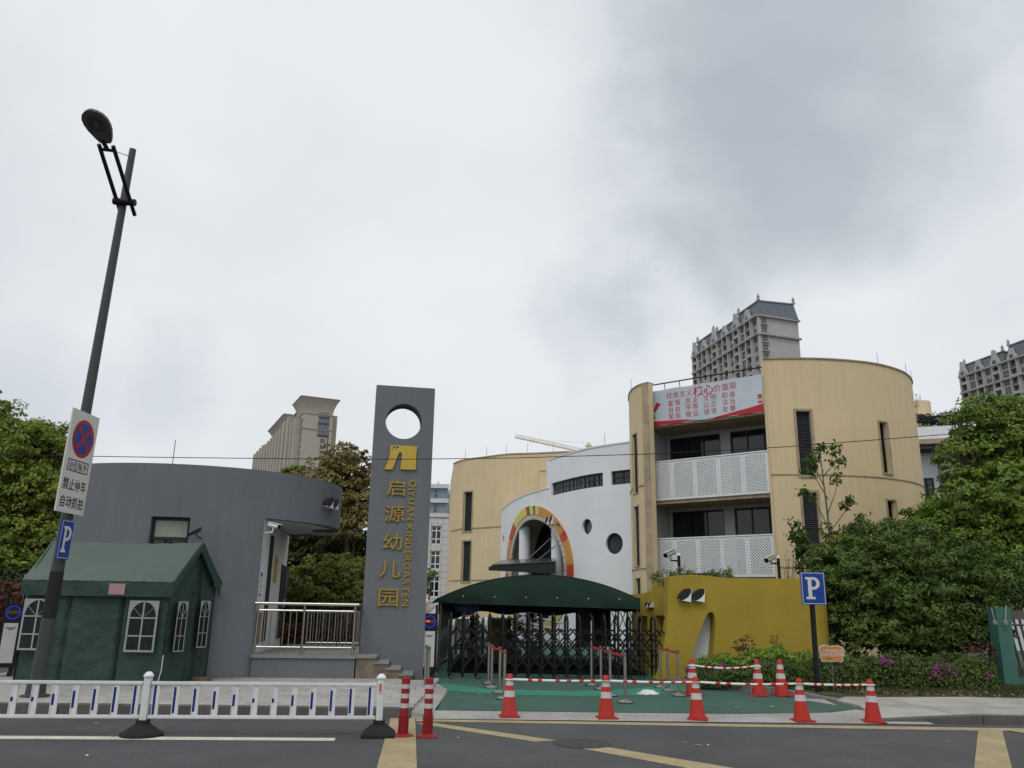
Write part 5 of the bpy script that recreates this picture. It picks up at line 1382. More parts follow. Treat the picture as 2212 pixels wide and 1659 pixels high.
# ---------------------------------------------------------------- traffic cones and bars
def cone():
    o = thing("traffic_cone", (0, 0, 0), "", "traffic cone", "traffic cones")
    H_ = .76; r0, r1 = .155, .042
    def R(z): return r0 + (r1 - r0) * (z - .04) / (H_ - .04)
    b = MB(); b.lathe([(.265, .0), (.27, .012), (.262, .028), (.20, .038), (.165, .045)], 4); b.build("base", mat("cone_base", (0.33, 0.022, 0.018), .7, .15, 6), o, smooth=True, ang=30)
    for (a, c, m, nm) in ((.04, .36, CONERED, "cone_body"), (.36, .47, REFLECT, "white_band"), (.47, .56, CONERED, "cone_body"), (.56, .655, REFLECT, "white_band"), (.655, .76, CONERED, "cone_top")):
        e = .003 if nm == "white_band" else 0
        p_ = [(R(a) + e, a), (R(c) + e, c)]
        if nm == "cone_top": p_ = [(R(a) + .004, a), (R(c) + .006, c - .012), (R(c) - .006, c)]
        MB().lathe(p_, 24).build(nm, m, o, smooth=True, ang=40)
    return o
co = cone(); scan_kids()
labs = ["faded red cone at the left end of the front row", "second cone from the left in the front row, bright red", "cone in the middle of the front row, third from left", "fourth cone of the front row, before the grey kerb corner", "cone at the right end of the front row by the pavement",
        "cone in the back row standing just behind the middle front cone", "back row cone in front of the hedge, left of a close pair", "back row cone furthest right, in front of the hedge"]
cpx = [(1100, 1549, 0.012), (1310, 1552, .012), (1507, 1554.5, .012), (1733, 1558, .012), (1887, 1560, .012), (1496.5, 1502, .058), (1640, 1503, .058), (1689.5, 1503, .058)]
cpos = []
for k, ((px, py, z), lab) in enumerate(zip(cpx, labs)):
    p = G(px, py, z); cpos.append(p); sc = (.95 if k < 5 else 1.02)
    o = co if k == 0 else copy_tree(co, p)
    o.location = p; o.rotation_euler = (rnd.uniform(-.015, .015), rnd.uniform(-.02, .02), rnd.uniform(-.3, .3)); o["label"] = lab; o.scale = (sc, sc, sc)
# faded first cone
FADED = mat("cone_red_faded", (0.42, 0.04, 0.035), 0.65, 0.12, 5, hue=0.12)
for ch in KIDS[co.name]:
    if ch.name.startswith("cone_"): ch.material_slots[0].link = 'OBJECT'; ch.material_slots[0].material = FADED
def conebar(a, b, label, sag=0.0):
    za = .63; A_ = a + Vector((0, 0, za)); B_ = b + Vector((0, 0, za)); d = (B_ - A_).normalized()
    o = thing("cone_bar", A_, label, "barrier bar", "red and white bars linking the cones")
    q0, q1 = A_ + d * .07, B_ - d * .07; n = 24
    def P(t): p = q0.lerp(q1, t); p.z -= sag * 4 * t * (1 - t); return p
    MB().tube([P(k / n) for k in range(n + 1)], [.021 if k < n // 2 else .018 for k in range(n + 1)], 10).build("tube", WHITE, o, smooth=True)
    for c in (A_, B_):
        pts = [c + Vector((.075 * cos(2 * pi * k / 16), .075 * sin(2 * pi * k / 16), 0)) for k in range(17)]
        MB().tube(pts, .013, 6).build("end_ring", WHITE, o, smooth=True)
    for t in (.16, .27, .47, .60, .74, .87):
        MB().tube([P(t), P(t + .05)], .0235, 10).build("red_band", mat("bar_red", (.5, .03, .025), .5, .1, 6), o, smooth=True)
bl = ["striped bar between the first and second front cones", "striped bar between the second and third front cones", "striped bar between the third and fourth front cones", "striped bar between the fourth and fifth front cones"]
for k in range(4): conebar(cpos[k], cpos[k + 1], bl[k], .012 + .01 * (k == 2))
conebar(cpos[5], cpos[6], "striped bar in the back row in front of the hedge", .05)

# ---------------------------------------------------------------- queue stanchions
def stanchion():
    o = thing("queue_post", (0, 0, 0), "", "queue post", "steel queue posts")
    MB().lathe([(.165, 0), (.17, .012), (.165, .03), (.14, .042), (.05, .055), (.034, .07)], 24).build("base", STEELDULL, o, smooth=True, ang=40)
    MB().lathe([(.032, .05), (.032, .88)], 14).build("tube", STEELDULL, o, smooth=True)
    MB().lathe([(.033, .88), (.033, .955), (.026, .965), (.0, .968)], 14).build("belt_head", mat("dark_belt_head", (.09, .085, .08), .4, .1, 5), o, smooth=True, ang=40)
    return o
st = stanchion(); scan_kids()
grp = {"left": [(1054.7, 1477), (1061.5, 1486), (1079, 1497), (1089, 1510)], "middle": [(1277.8, 1481), (1298.6, 1489.5), (1318.7, 1503), (1351.4, 1518)], "right": [(1427.3, 1485.5), (1444.4, 1493), (1467.5, 1503)], "gate": [(917.5, 1491), (923.5, 1497)]}
ordn = ["rearmost", "second from the rear", "third from the rear", "nearest"]
first = True
SPOS = {}
for gname, L_ in grp.items():
    for k, (px, py) in enumerate(L_):
        p = G(px, py, .062); SPOS.setdefault(gname, []).append(p)
        o = st if first else copy_tree(st, p)
        o.location = p; first = False
        if gname == "gate": lab = ["steel queue post beside the gate motor box, the farther of two", "steel queue post behind the right delineator post, the nearer of two"][k]
        else:
            n = len(L_); w = ordn[k] if n == 4 else ["rearmost", "middle", "nearest"][k]
            where = {"left": "left line of four", "middle": "middle line of four", "right": "right line of three by the yellow wall"}[gname]
            lab = "steel queue post, %s in the %s" % (w, where)
        o["label"] = lab
for gname, names in (("left", "left"), ("middle", "middle"), ("right", "right")):
    P = SPOS[gname]
    for k in range(len(P) - 1):
        a, b = P[k] + Vector((0, 0, .93)), P[k + 1] + Vector((0, 0, .93)); d = (b - a).normalized(); a += d * .034; b -= d * .034
        mb = MB(); n = 10
        for i in range(n + 1):
            t = i / n; q = a.lerp(b, t); q.z -= .035 * 4 * t * (1 - t); mb.v += [(q.x, q.y, q.z - .025), (q.x, q.y, q.z + .025)]
        mb.f = [(2 * i, 2 * i + 2, 2 * i + 3, 2 * i + 1) for i in range(n)]
        mb2 = MB(); mb2.v = mb.v + [(x, y + .003, z) for x, y, z in mb.v]; m_ = len(mb.v); mb2.f = mb.f + [tuple(i + m_ for i in f[::-1]) for f in mb.f]
        nth = ["rear", "second", "front"][k] if len(P) == 4 else ["rear", "front"][k]
        tag(mb2.build("queue_belt", BELT, None, smooth=True, origin=a), "red belt, %s stretch of the %s line of queue posts" % (nth, names), "belt", "red queue belts")

# ---------------------------------------------------------------- folding gate
GA, GB = (-1.52, 22.5), (4.35, 23.35)
FGt = Frame(GA, GB); gt = thing("folding_gate", (1.3, 22.9, .06), "black folding lattice gate on castors closing the kindergarten entrance", "gate")
npost = 18; sp = FGt.len / (npost - 1); HG = 1.62; zg = .06
hw = .17
for k in range(npost):
    s = k * sp
    pts = [FGt.pt(s, zg + .1, hw), FGt.pt(s, zg + HG - .14, hw), FGt.pt(s, zg + HG - .03, hw * .6), FGt.pt(s, zg + HG, 0), FGt.pt(s, zg + HG - .03, -hw * .6), FGt.pt(s, zg + HG - .14, -hw), FGt.pt(s, zg + .1, -hw)]
    MB().tube(pts, .032, 8).build("upright", BLACKMETAL, gt, smooth=True)
    MB().lathe([(.03, 0), (.022, .03), (.0, .09)], 8, FGt.pt(s, zg + HG, 0)).build("spike", BLACKMETAL, gt)
    for dd in (hw, -hw):
        MB().tube([FGt.pt(s, zg + .03, dd), FGt.pt(s, zg + .12, dd)], .02, 6).build("foot", BLACKMETAL, gt)
    if k % 2 == 0:
        for dd in (hw, -hw):
            p = FGt.pt(s + .05, zg + .055, dd)
            MB().tube([p - FGt.n * .02, p + FGt.n * .02], .055, 14).build("castor", RUBBER, gt, smooth=True, ang=40)
            MB().tube([p + FGt.n * .02, p + FGt.n * .026], .025, 10).build("hub", STEELDULL, gt)
h_ = sp / 2; dz = .155
for dd in (hw + .035, -hw - .035):
    for k in range(npost - 1):
        s0 = k * sp + h_; zt = zg + 1.27
        for sg in (-1, 1):
            for off_, nst in ((0, 5),):
                e = s0 + sg * h_ * nst
                t1 = 1.0
                if e < 0: t1 = s0 / (h_ * nst)
                if e > FGt.len: t1 = (FGt.len - s0) / (h_ * nst)
                MB().bar(FGt.pt(s0, zt, dd + sg * .008), FGt.pt(s0 + sg * h_ * nst * t1, zt - dz * nst * t1 * 1.3, dd + sg * .008), .04, .012, FGt.n).build("lattice_bar", BLACKMETAL, gt)
        MB().tube([FGt.pt(s0, zt, dd - .02), FGt.pt(s0, zt, dd + .02)], .022, 8).build("pivot", BLACKMETAL, gt)
# motor box
def motor(c, rz, label, red=True):
    o = thing("gate_motor", c, label, "gate motor", "gate motor boxes"); F = Frame((c[0] - .2 * cos(rz), c[1] - .2 * sin(rz)), (c[0] + .2 * cos(rz), c[1] + .2 * sin(rz))); z = c[2]
    W = .40
    MB().fbox(F, 0, W, z + .2, z + 1.62, -.5, 0).build("cabinet", BLACKMETAL, o)
    MB().fbox(F, .055, W - .055, z + .3, z + 1.18, .001, .012).build("white_panel", mat("brushed_panel", (.5, .5, .5), .35, .1, 3), o)
    em = MB(); cs, cz = W / 2, z + 1.06
    for sg in (-1, 1): em.poly(F, [(cs, cz), (cs + sg * .05, cz + .03), (cs + sg * .115, cz + .035), (cs + sg * .10, cz + .012), (cs + sg * .06, cz - .008), (cs + sg * .02, cz - .04)], .0125, .016)
    em.poly(F, [(cs + .028 * cos(2 * pi * k / 12), cz + .005 + .03 * sin(2 * pi * k / 12)) for k in range(12)], .016, .018)
    em.build("winged_emblem", mat("bronze", (.26, .16, .07), .5, .1, 5), o)
    cc = (W / 2, z + 1.42); r = .145
    n = 28
    for k in range(n):
        t = 2 * pi * k / n
        MB().poly(F, [(cc[0] + r * cos(t) + .009 * cos(a), cc[1] + r * sin(t) + .009 * sin(a)) for a in np.linspace(0, 2 * pi, 7)[:-1]], .001, .006).build("blue_led", emis("led_blue", (.03, .05, 1.0), 1.6), o)
    MB().poly(F, [(cc[0] + .125 * cos(a), cc[1] + .125 * sin(a)) for a in np.linspace(0, 2 * pi, 25)[:-1]], .001, .003).build("dial", INTERIOR, o)
    MB().fbox(F, cc[0] - .12, cc[0] + .12, cc[1] - .03, cc[1] + .04, .0035, .005).build("display", mat("display_glass", (.06, .055, .045), .3), o)
    if red: 
        for k in range(3): text_part("digit", "8", F, cc[0] - .085 + .035 * k, cc[1] + .01, .055, .006, emis("led_red", (1.0, .05, .02), 2.2), o, .03)
    for s in (.07, W - .07):
        p = F.pt(s, z + .06, -.02); MB().tube([p - F.n * .02, p + F.n * .02], .06, 14).build("wheel", RUBBER, o, smooth=True, ang=40)
        MB().fbox(F, s - .04, s + .04, z + .06, z + .21, -.06, -.045).build("wheel_fork", BLACKMETAL, o)
    for s in (.03, W - .03): MB().tube([F.pt(s, z + 1.62, -.05), F.pt(s, z + 1.85, -.05)], .03, 8).build("corner_post", BLACKMETAL, o)
    return o
p = G(925, 1467, .06); motor((p.x - .02, p.y, .06), .12, "black gate motor box with blue ring light and red digits beside the pillar")
p = AT(8, 1440, 19.6); motor((p.x - .05, 19.7, .15), .35, "gate motor box with blue ring light at the picture's left edge", False)
# grey gate pier at far left
pp_ = thing("gate_pier", (-11.6, 19.9, .15), "plain grey pier between the tent and the left gate motor", "pier")
q = AT(38, 1440, 20.4); FPp = Frame((q.x - .16, 20.4), (q.x + .16, 20.4)); MB().fbox(FPp, 0, .32, .1, 2.4, -.3, 0).build("shaft", GREYPILLAR, pp_); MB().fbox(FPp, -.03, .35, 2.4, 2.46, -.33, .03).build("coping", STONE, pp_)

# ---------------------------------------------------------------- dark green push-pull awning behind the gate
aw = thing("arched_awning", (1, 27, .06), "dark green arched awning on folding steel frames behind the gate", "awning")
AWY = 24.3; wl = AT(948, 1300, AWY); wr_ = AT(1385, 1312, AWY)
FA = Frame((wl.x, AWY - .1), (wr_.x, AWY + .15)); AL = FA.len
zH0 = FA.hit(962, 1303)[1]; zH1 = FA.hit(1370, 1316)[1]; zEv = FA.hit(950, 1291)[1]; zAp = FA.hit(1160, 1243)[1]; zEr = FA.hit(1385, 1291)[1]
hem = zH0 - .0
n = 40; top = []; bot = []
for k in range(n + 1):
    t = k / n; s = AL * t; x = 2 * t - 1
    zt = zEv + (zEr - zEv) * t * .5 + (zAp - zEv) * (1 - abs(x) ** 2.1)
    top.append((s, zt)); bot.append((s, zH0 + (zH1 - zH0) * t + .003 * sin(k * 1.1)))
mb = MB(); 
nz_ = 8
for i in range(n + 1):
    for j in range(nz_ + 1):
        t = j / nz_; s = top[i][0]; z = bot[i][1] + (top[i][1] - bot[i][1]) * t
        mb.v.append(tuple(FA.pt(s, z, .014 * sin(i * .7 + j * .5) * (1 - t) + .02 * sin(pi * t))))
mb.f = [(i * (nz_ + 1) + j, (i + 1) * (nz_ + 1) + j, (i + 1) * (nz_ + 1) + j + 1, i * (nz_ + 1) + j + 1) for i in range(n) for j in range(nz_)]
mb.build("front_valance", AWNING, aw, smooth=True, ang=80)
ADEP = 8.5
mb = MB(); ny = 14
for i in range(n + 1):
    for j in range(ny + 1):
        dd = -ADEP * j / ny; sag = -.07 * abs(sin(pi * j / 3.5)); mb.v.append(tuple(FA.pt(top[i][0], top[i][1] + sag - .002, dd + .02)))
mb.f = [(i * (ny + 1) + j, (i + 1) * (ny + 1) + j, (i + 1) * (ny + 1) + j + 1, i * (ny + 1) + j + 1) for i in range(n) for j in range(ny)]
mb.build("roof_sheet", AWNING, aw, smooth=True, ang=80)
mb = MB()
for i in range(n):
    a, b = top[i], top[i + 1]; ha = a[1] - (.75 + .12 * sin(i * .55)); hb = b[1] - (.75 + .12 * sin((i + 1) * .55)); ha = min(ha, zH0 - .32 - .06 * sin(i * .5)); hb = min(hb, zH0 - .32 - .06 * sin((i + 1) * .5))
    mb.add([FA.pt(a[0], ha, -ADEP), FA.pt(b[0], hb, -ADEP), FA.pt(b[0], b[1], -ADEP), FA.pt(a[0], a[1], -ADEP)], [(0, 1, 2, 3)])
mb.build("rear_valance", AWNING, aw)
for s, zz_ in ((0.0, zEv), (AL, zEr)):
    mb = MB(); 
    for j in range(ny): mb.add([FA.pt(s, zz_ - .42 - .03 * sin(j * 2), -ADEP * j / ny), FA.pt(s, zz_ - .42 - .03 * sin(j * 2 + 2), -ADEP * (j + 1) / ny), FA.pt(s, zz_, -ADEP * (j + 1) / ny), FA.pt(s, zz_, -ADEP * j / ny)], [(0, 1, 2, 3)])
    mb.build("side_valance", AWNING, aw)
# flap at the left corner
MB().add([FA.pt(-.0, zEv + .02, .03), FA.pt(-.25, zH0 - .02, -.2), FA.pt(-.0, zH0 + .02, .03)], [(0, 1, 2)]).build("corner_flap", AWNING, aw)
FRM = mat("grey_frame_steel", (.12, .125, .13), .45, .12, 5, metal=.5)
for s in (.06, AL - .06):
    for j in range(6):
        dd = -.08 - (ADEP - .2) * j / 5
        MB().tube([FA.pt(s, .06, dd), FA.pt(s, zEv, dd)], .032, 8).build("leg", FRM, aw, smooth=True)
        if j < 5:
            d2 = -.08 - (ADEP - .2) * (j + 1) / 5
            for za, zb2 in ((.35, 1.15), (1.15, .35), (1.2, 1.95), (1.95, 1.2)):
                MB().tube([FA.pt(s, za, dd), FA.pt(s, zb2, d2)], .016, 6).build("scissor_bar", FRM, aw)
for j in range(4):
    dd = -.1 - (ADEP - .3) * j / 3
    MB().tube([FA.pt(p_[0], p_[1] - .05, dd) for p_ in top[1:-1:2]], .022, 6).build("roof_bow", FRM, aw)
for k in range(6):
    s = AL * (.12 + .155 * k); p = FA.pt(s, (zH0 + zH1) / 2 + .24, .03); MB().tube([p, p + FA.n * .012], .02, 10).build("eyelet", STEEL, aw)
# dark folded curtain bundles hanging on the awning's right side
CURB = mat("black_curtain", (.018, .02, .022), .9, .25, 3, .2, 30)
for k, (s, w) in enumerate(((AL - 1.55, .5), (AL - .95, .42), (AL - .55, .3))):
    mb = MB(); n_ = 14
    for q_ in range(n_):
        t0, t1 = 2 * pi * q_ / n_, 2 * pi * (q_ + 1) / n_
        def cp_(t, z): r = (.5 + .12 * sin(5 * t + k)) * w * (1 - .25 * sin((z - .3) * 1.3)); return FA.pt(s + r * cos(t), z, -1.2 - k * .9 + r * .5 * sin(t))
        for za, zb2 in ((.75, 1.2), (1.2, 1.7), (1.7, 2.15)): mb.add([cp_(t0, za), cp_(t1, za), cp_(t1, zb2), cp_(t0, zb2)], [(0, 1, 2, 3)])
    tag(mb.build("hanging_curtain", CURB, None, smooth=True, ang=80, origin=FA.pt(s, .75, -1.2)), ["bunched dark curtain hanging under the awning, left of three", "bunched dark curtain hanging under the awning, middle of three", "bunched dark curtain hanging under the awning, right of three"][k], "curtain", "curtains under the awning")
# overhead cable
pts = [(-900, 968), (0, 982.5), (350, 988), (620, 991), (880, 992), (1106, 989.5), (1426, 980), (1701, 965), (2055, 937.5), (2212, 924), (2900, 850)]
P = [AT(x, y, 17.6) for x, y in pts]; P2 = []
for i in range(len(P) - 1):
    for k in range(6): P2.append(P[i].lerp(P[i + 1], k / 6))
MBw = MB().tube(P2 + [P[-1]], .009, 5); tag(MBw.build("overhead_cable", BLACKMETAL, None, origin=P[0]), "thin black cable crossing the whole picture above the street", "cable")

# ================================================================== FAR BUILDINGS
STONEG = mat("hazed_tower_stone", (0.40, 0.395, 0.385), 0.9, 0.08, .3, streak=.15)  # stone lightened: distance haze is put into the colour
STONED = mat("tower_trim", (0.33, 0.325, 0.315), 0.9, 0.12, .6, streak=.25)
SLATE = mat("slate_roof", (0.13, 0.15, 0.18), 0.7, 0.15, .8)
TGLASS = mat("hazed_tower_glass", (0.06, 0.067, 0.078), 0.12, .5, .35, spec=.5)  # glass greyed lighter for the same distance haze
TRECESS = mat("tower_recess", (0.075, 0.077, 0.082), .9, .35, .5)
def finial(mb, p, h=2.4):
    mb.lathe([(.6, 0), (.6, .5), (.3, .8), (.55, 1.3), (.35, 1.7), (.08, h)], 8, p)
def ornate_tower(name, A, B, C, zt, label, z_lo, nb, flip=False):
    """A: near corner, B: far end of the long face (left of A), C: far end of the gable end (right of A)"""
    o = thing(name, (A[0], A[1], 0), label, "tower block", "ornate grey tower blocks")
    F = Frame(B, A); E_ = Frame(A, C); Ln = F.len; D = (B[0] + C[0] - A[0], B[1] + C[1] - A[1])
    zr = zt - 6.6
    MB().prism([B, A, C, D], 0, zr).build("body", STONEG, o)
    fl = 3.0; bw = Ln / nb
    nf = int((zr - z_lo) / fl)
    for i in range(nb):
        s0 = i * bw; kind = i % 4
        proj = (1.0, .35, 1.0, .6)[kind]
        for f in range(nf):
            z1 = zr - .3 - f * fl; z0 = z1 - fl
            if kind == 0:
                r = MB().fbox(F, s0 + .5, s0 + bw - .5, z0 + .5, z1 - .35, .0, .06).build("window", TRECESS, o)  # flat dark panel standing for the shaded balcony recess
                MB().fbox(F, s0 + .8, s0 + bw * .5 - .08, z0 + .9, z1 - .5, .06, .09).build("pane", TGLASS, r)
                MB().fbox(F, s0 + bw * .5 + .08, s0 + bw - .8, z0 + .9, z1 - .5, .06, .09).build("pane", TGLASS, r)
                b = MB().fbox(F, s0 + .5, s0 + bw - .5, z0 - .05, z0 + .18, .06, 1.2)
                b.build("balcony_slab", STONED, o)
                ra = MB(); ra.fbox(F, s0 + .5, s0 + bw - .5, z0 + .18, z0 + .85, 1.08, 1.14); ra.fbox(F, s0 + .5, s0 + bw - .5, z0 + .95, z0 + 1.03, 1.05, 1.17)
                ra.build("balcony_rail", TGLASS if f % 2 else STONEG, o)
                if f % 2 == 0:
                    A_, B_ = [], []
                    for k in range(9): t = radians(180 - 22.5 * k); A_.append((s0 + bw / 2 + (bw / 2 - .5) * cos(t), z1 - .95 + .6 * sin(t))); B_.append((s0 + bw / 2 + (bw / 2 - .5) * cos(t), z1 - .0))
                    MB().strip(F, A_, B_, .9, 1.2).build("arch", STONEG, o)
            elif kind == 1:
                w = window(F, s0 + .25, s0 + bw - .25, z0 + .8, z1 - .25, o, nv=3, nh=1, d=.32, fw=.12, fm=STONED, gm=TGLASS, hs=[z0 + 1.9])
                MB().fbox(F, s0 + .1, s0 + bw - .1, z0 + .1, z0 + .7, .0, .6).build("spandrel", TRECESS if f % 3 == 1 else STONED, o)
            elif kind == 2:
                r = MB().fbox(F, s0 + .45, s0 + bw - .45, z0 + .4, z1 - .2, .0, .06).build("window", TRECESS, o)  # recess shade again put into a flat dark panel
                MB().fbox(F, s0 + .7, s0 + bw * .62, z0 + .8, z1 - .5, .06, .09).build("pane", TGLASS, r)
                MB().fbox(F, s0 + .45, s0 + bw - .45, z0 - .05, z0 + .14, .06, 1.1).build("balcony_slab", STONED, o)
                MB().fbox(F, s0 + .45, s0 + bw - .45, z0 + .14, z0 + .95, 1.0, 1.06).build("balcony_rail", STONEG if f % 2 else TGLASS, o)
            else:
                w = window(F, s0 + .4, s0 + bw - .4, z0 + .9, z1 - .4, o, nv=2, nh=1, d=.1, fw=.12, fm=STONED, gm=TGLASS, hs=[z0 + 2.0])
        # pilasters left and right of the bay
        for s in (s0, s0 + bw - .48): MB().fbox(F, s, s + .46, z_lo - 4, zr - .02, .0, 1.25 if kind in (0, 2) else .75).build("pilaster", STONEG, o)
        if kind in (0, 2):   # gable with a curved head over the bay
            P = [(s0 - .1, zr + .0)]; w = bw + .2; hgt = 5.0 if kind == 0 else 3.4
            for k in range(13):
                t = k / 12; x = s0 - .1 + w * t; z = zr + .6 + hgt * (sin(pi * t) ** .7) * (.55 + .45 * (1 if abs(t - .5) < .22 else 0)); P.append((x, z))
            P.append((s0 + bw + .1, zr))
            MB().poly(F, P, .3, 1.3).build("gable", STONEG, o)
            MB().poly(F, [(s0 + bw * .3, zr + .1), (s0 + bw * .7, zr + .1), (s0 + bw * .7, zr + 1.3), (s0 + bw * .6, zr + 1.75), (s0 + bw * .4, zr + 1.75), (s0 + bw * .3, zr + 1.3)], 1.3, 1.34).build("dormer_window", TGLASS, o)
    for zc in (zr, zr - 6.2):
        MB().fbox(F, -.3, Ln + .3, zc - .35, zc + .25, .0, 1.5).build("cornice", STONED, o)
        MB().fbox(E_, -.3, E_.len + .3, zc - .35, zc + .25, .0, .9).build("cornice", STONED, o)
    # mansard roofs stepping along the ridge
    ng = max(2, nb // 4)
    for g in range(ng):
        a, b = Ln * g / ng + .4, Ln * (g + 1) / ng - .6; dep = -(E_.len) + .6; up = 5.6 if g % 2 == (ng - 1) % 2 else 4.4
        mb = MB(); q = .9
        mb.hexa([F.pt(a, zr + .25, .4), F.pt(b, zr + .25, .4), F.pt(b, zr + .25, dep), F.pt(a, zr + .25, dep), F.pt(a + q, zr + up, -.9), F.pt(b - q, zr + up, -.9), F.pt(b - q, zr + up, dep + .9), F.pt(a + q, zr + up, dep + .9)])
        mb.build("roof", SLATE, o)
        r = MB(); r.fbox(F, a + q - .3, b - q + .3, zr + up, zr + up + .35, -1.2, -.5); r.fbox(F, b - q - .3, b - q + .32, zr + up + .002, zr + up + .352, dep + .6, -1.2)
        finial(r, F.pt(a + q, zr + up + .3, -.9)); finial(r, F.pt(b - q, zr + up + .3, -.9)); finial(r, F.pt(b - q, zr + up + .3, dep + .9))
        r.build("ridge_trim", STONED, o)
    # gable end: blank wall with a window stack at its near corner
    for f in range(nf):
        z1 = zr - .5 - f * fl
        w = window(E_, .5, 2.6, z1 - 2.2, z1, o, nv=2, nh=1, d=.06, fw=.12, fm=STONED, gm=TGLASS, hs=[z1 - 1.2])
        MB().fbox(E_, .2, 2.9, z1 - 2.55, z1 - 2.3, 0, .8).build("balcony_slab", STONED, o)
    return o
A = AT(1648, 800, 245); B = AT(1502, 800, 292); C = AT(1732, 800, 250); zt = AT(1665, 648, 248).z
ornate_tower("ornate_tower", (A.x, A.y), (B.x, B.y), (C.x, C.y), zt, "grey ornate tower block with slate mansards behind the red-lettered banner", AT(1560, 850, 270).z - 2, 12)
A = AT(2300, 850, 252); B = AT(2082, 850, 292); C = AT(2360, 850, 290); zt = AT(2170, 750, 275).z
ornate_tower("ornate_tower", (A.x, A.y), (B.x, B.y), (C.x, C.y), zt, "grey ornate tower block at the right edge above the big tree", AT(2150, 930, 275).z - 2, 11)

# beige tower, left
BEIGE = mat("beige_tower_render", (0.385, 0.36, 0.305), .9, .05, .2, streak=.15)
BEIGED = mat("beige_tower_dark", (0.32, 0.30, 0.255), .9, .08, .3, streak=.2)  # darker beige for trim, frames and some wings
REDTILE = mat("red_roof_edge", (0.25, 0.11, 0.08), .8, .1, 1)
bt = thing("beige_tower", (-45, 150, 0), "beige apartment tower with flared cornice behind the gatehouse roof", "tower block")
A = AT(650, 960, 380); B = AT(560, 960, 510); C = AT(714.8, 960, 386)
F = Frame((B.x, B.y), (A.x, A.y)); E_ = Frame((A.x, A.y), (C.x, C.y)); Ln, En = F.len, E_.len
nf_ = 1 - F.hit(638, 950)[0] / Ln; zc = E_.hit(648, 893)[1]; ztp = E_.hit(648, 858)[1]
MB().prism([(A.x, A.y), (C.x, C.y), (C.x + (B.x - A.x) * nf_, C.y + (B.y - A.y) * nf_), (A.x + (B.x - A.x) * nf_, A.y + (B.y - A.y) * nf_)], 0, zc).build("near_block", BEIGE, bt)
def flare(F, s0, s1, z0, z1, dep, ovh, par, m):
    mb = MB(); n = 6; prev = None
    rings = []
    for k in range(n + 1):
        t = k / n; o_ = ovh * t ** 2; z = z0 + (z1 - z0) * t
        rings.append([F.pt(s0 - o_, z, o_), F.pt(s1 + o_, z, o_), F.pt(s1 + o_, z, -dep - o_), F.pt(s0 - o_, z, -dep - o_)])
    for r in rings: mb.v += [tuple(p) for p in r]
    mb.f = [(4 * k + i, 4 * k + (i + 1) % 4, 4 * k + 4 + (i + 1) % 4, 4 * k + 4 + i) for k in range(n) for i in range(4)] + [tuple(4 * n + i for i in range(4))]
    mb.build("flared_cornice", m, par, smooth=True, ang=35)
    top = MB(); o_ = ovh + .2
    top.hexa([F.pt(s0 - o_, z1 + .01, o_), F.pt(s1 + o_, z1 + .01, o_), F.pt(s1 + o_, z1 + .01, -dep - o_), F.pt(s0 - o_, z1 + .01, -dep - o_)] + [F.pt(s0 - ovh + .5, z1 + .6, ovh - .5), F.pt(s1 + ovh - .5, z1 + .6, ovh - .5), F.pt(s1 + ovh - .5, z1 + .6, -dep), F.pt(s0, z1 + .6, -dep)])
    top.build("roof_edge", REDTILE, par)
flare(E_, 0, En - .2, zc, ztp, Ln * nf_, 2.6, bt, BEIGE)
for px_y in (893, 926): 
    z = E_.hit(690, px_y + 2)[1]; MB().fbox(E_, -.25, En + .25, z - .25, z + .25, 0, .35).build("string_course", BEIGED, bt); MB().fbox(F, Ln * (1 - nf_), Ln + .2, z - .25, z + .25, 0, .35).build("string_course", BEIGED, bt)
fl = 3.1
# glazed bays on the gable end
g0, g1 = E_.hit(688, 910)[0], E_.hit(711, 910)[0]
zt_ = E_.hit(700, 892)[1]
for f in range(4):
    z1 = zt_ - f * 2.95
    window(E_, g0, g1, z1 - 2.1, z1, bt, nv=5, nh=1, d=.2, fw=.10, fm=mat("dark_band", (.06, .07, .085), .5), gm=mat("sky_glass", (.12, .145, .17), .1, .4, .6, spec=.6), hs=[])
    MB().fbox(E_, g0, g1, z1 - 2.95, z1 - 2.11, .0, .3).build("spandrel", MATS["dark_band"], bt)
g2, g3 = E_.hit(690, 970)[0], E_.hit(701, 970)[0]; zt_ = E_.hit(690, 934)[1]
for f in range(12):
    z1 = zt_ - f * 2.9
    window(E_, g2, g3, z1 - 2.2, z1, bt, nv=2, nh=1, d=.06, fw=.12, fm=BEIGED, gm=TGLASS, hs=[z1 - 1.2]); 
MB().fbox(E_, g3 + .9, g3 + 1.5, 5, zt_, 0, .08).build("dark_strip", MATS["dark_band"], bt)
# long face: a series of bays stepping away with windows
fs = lambda px: F.hit(px, 950)[0] / Ln
zstep = [(1 - nf_, 1.0, zc), (fs(620), 1 - nf_, F.hit(630, 903)[1]), (fs(583), fs(620), F.hit(600, 940)[1]), (0, fs(583), F.hit(572, 965)[1])]
zfar = F.hit(600, 918)[1]
for k, (a, b, z) in enumerate(zstep):
    s0, s1 = Ln * a, Ln * b
    if k > 0:
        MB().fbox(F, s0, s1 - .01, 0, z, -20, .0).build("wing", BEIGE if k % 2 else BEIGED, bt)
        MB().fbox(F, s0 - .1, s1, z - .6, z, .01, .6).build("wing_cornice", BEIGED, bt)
    nb = max(2, int((s1 - s0) / 9)); bw = (s1 - s0) / nb
    for i in range(nb):
        sa = s0 + i * bw
        MB().fbox(F, sa, sa + bw * .42, 0, z - 1.2, .01, 3.0).build("bay", BEIGE, bt)
        for f in range(12):
            z1 = z - 2.0 - f * fl
            window(F, sa + bw * .5, sa + bw * .94, z1 - 2.1, z1, bt, nv=2, nh=1, d=.08, fw=.14, fm=BEIGED, gm=TGLASS, hs=[])
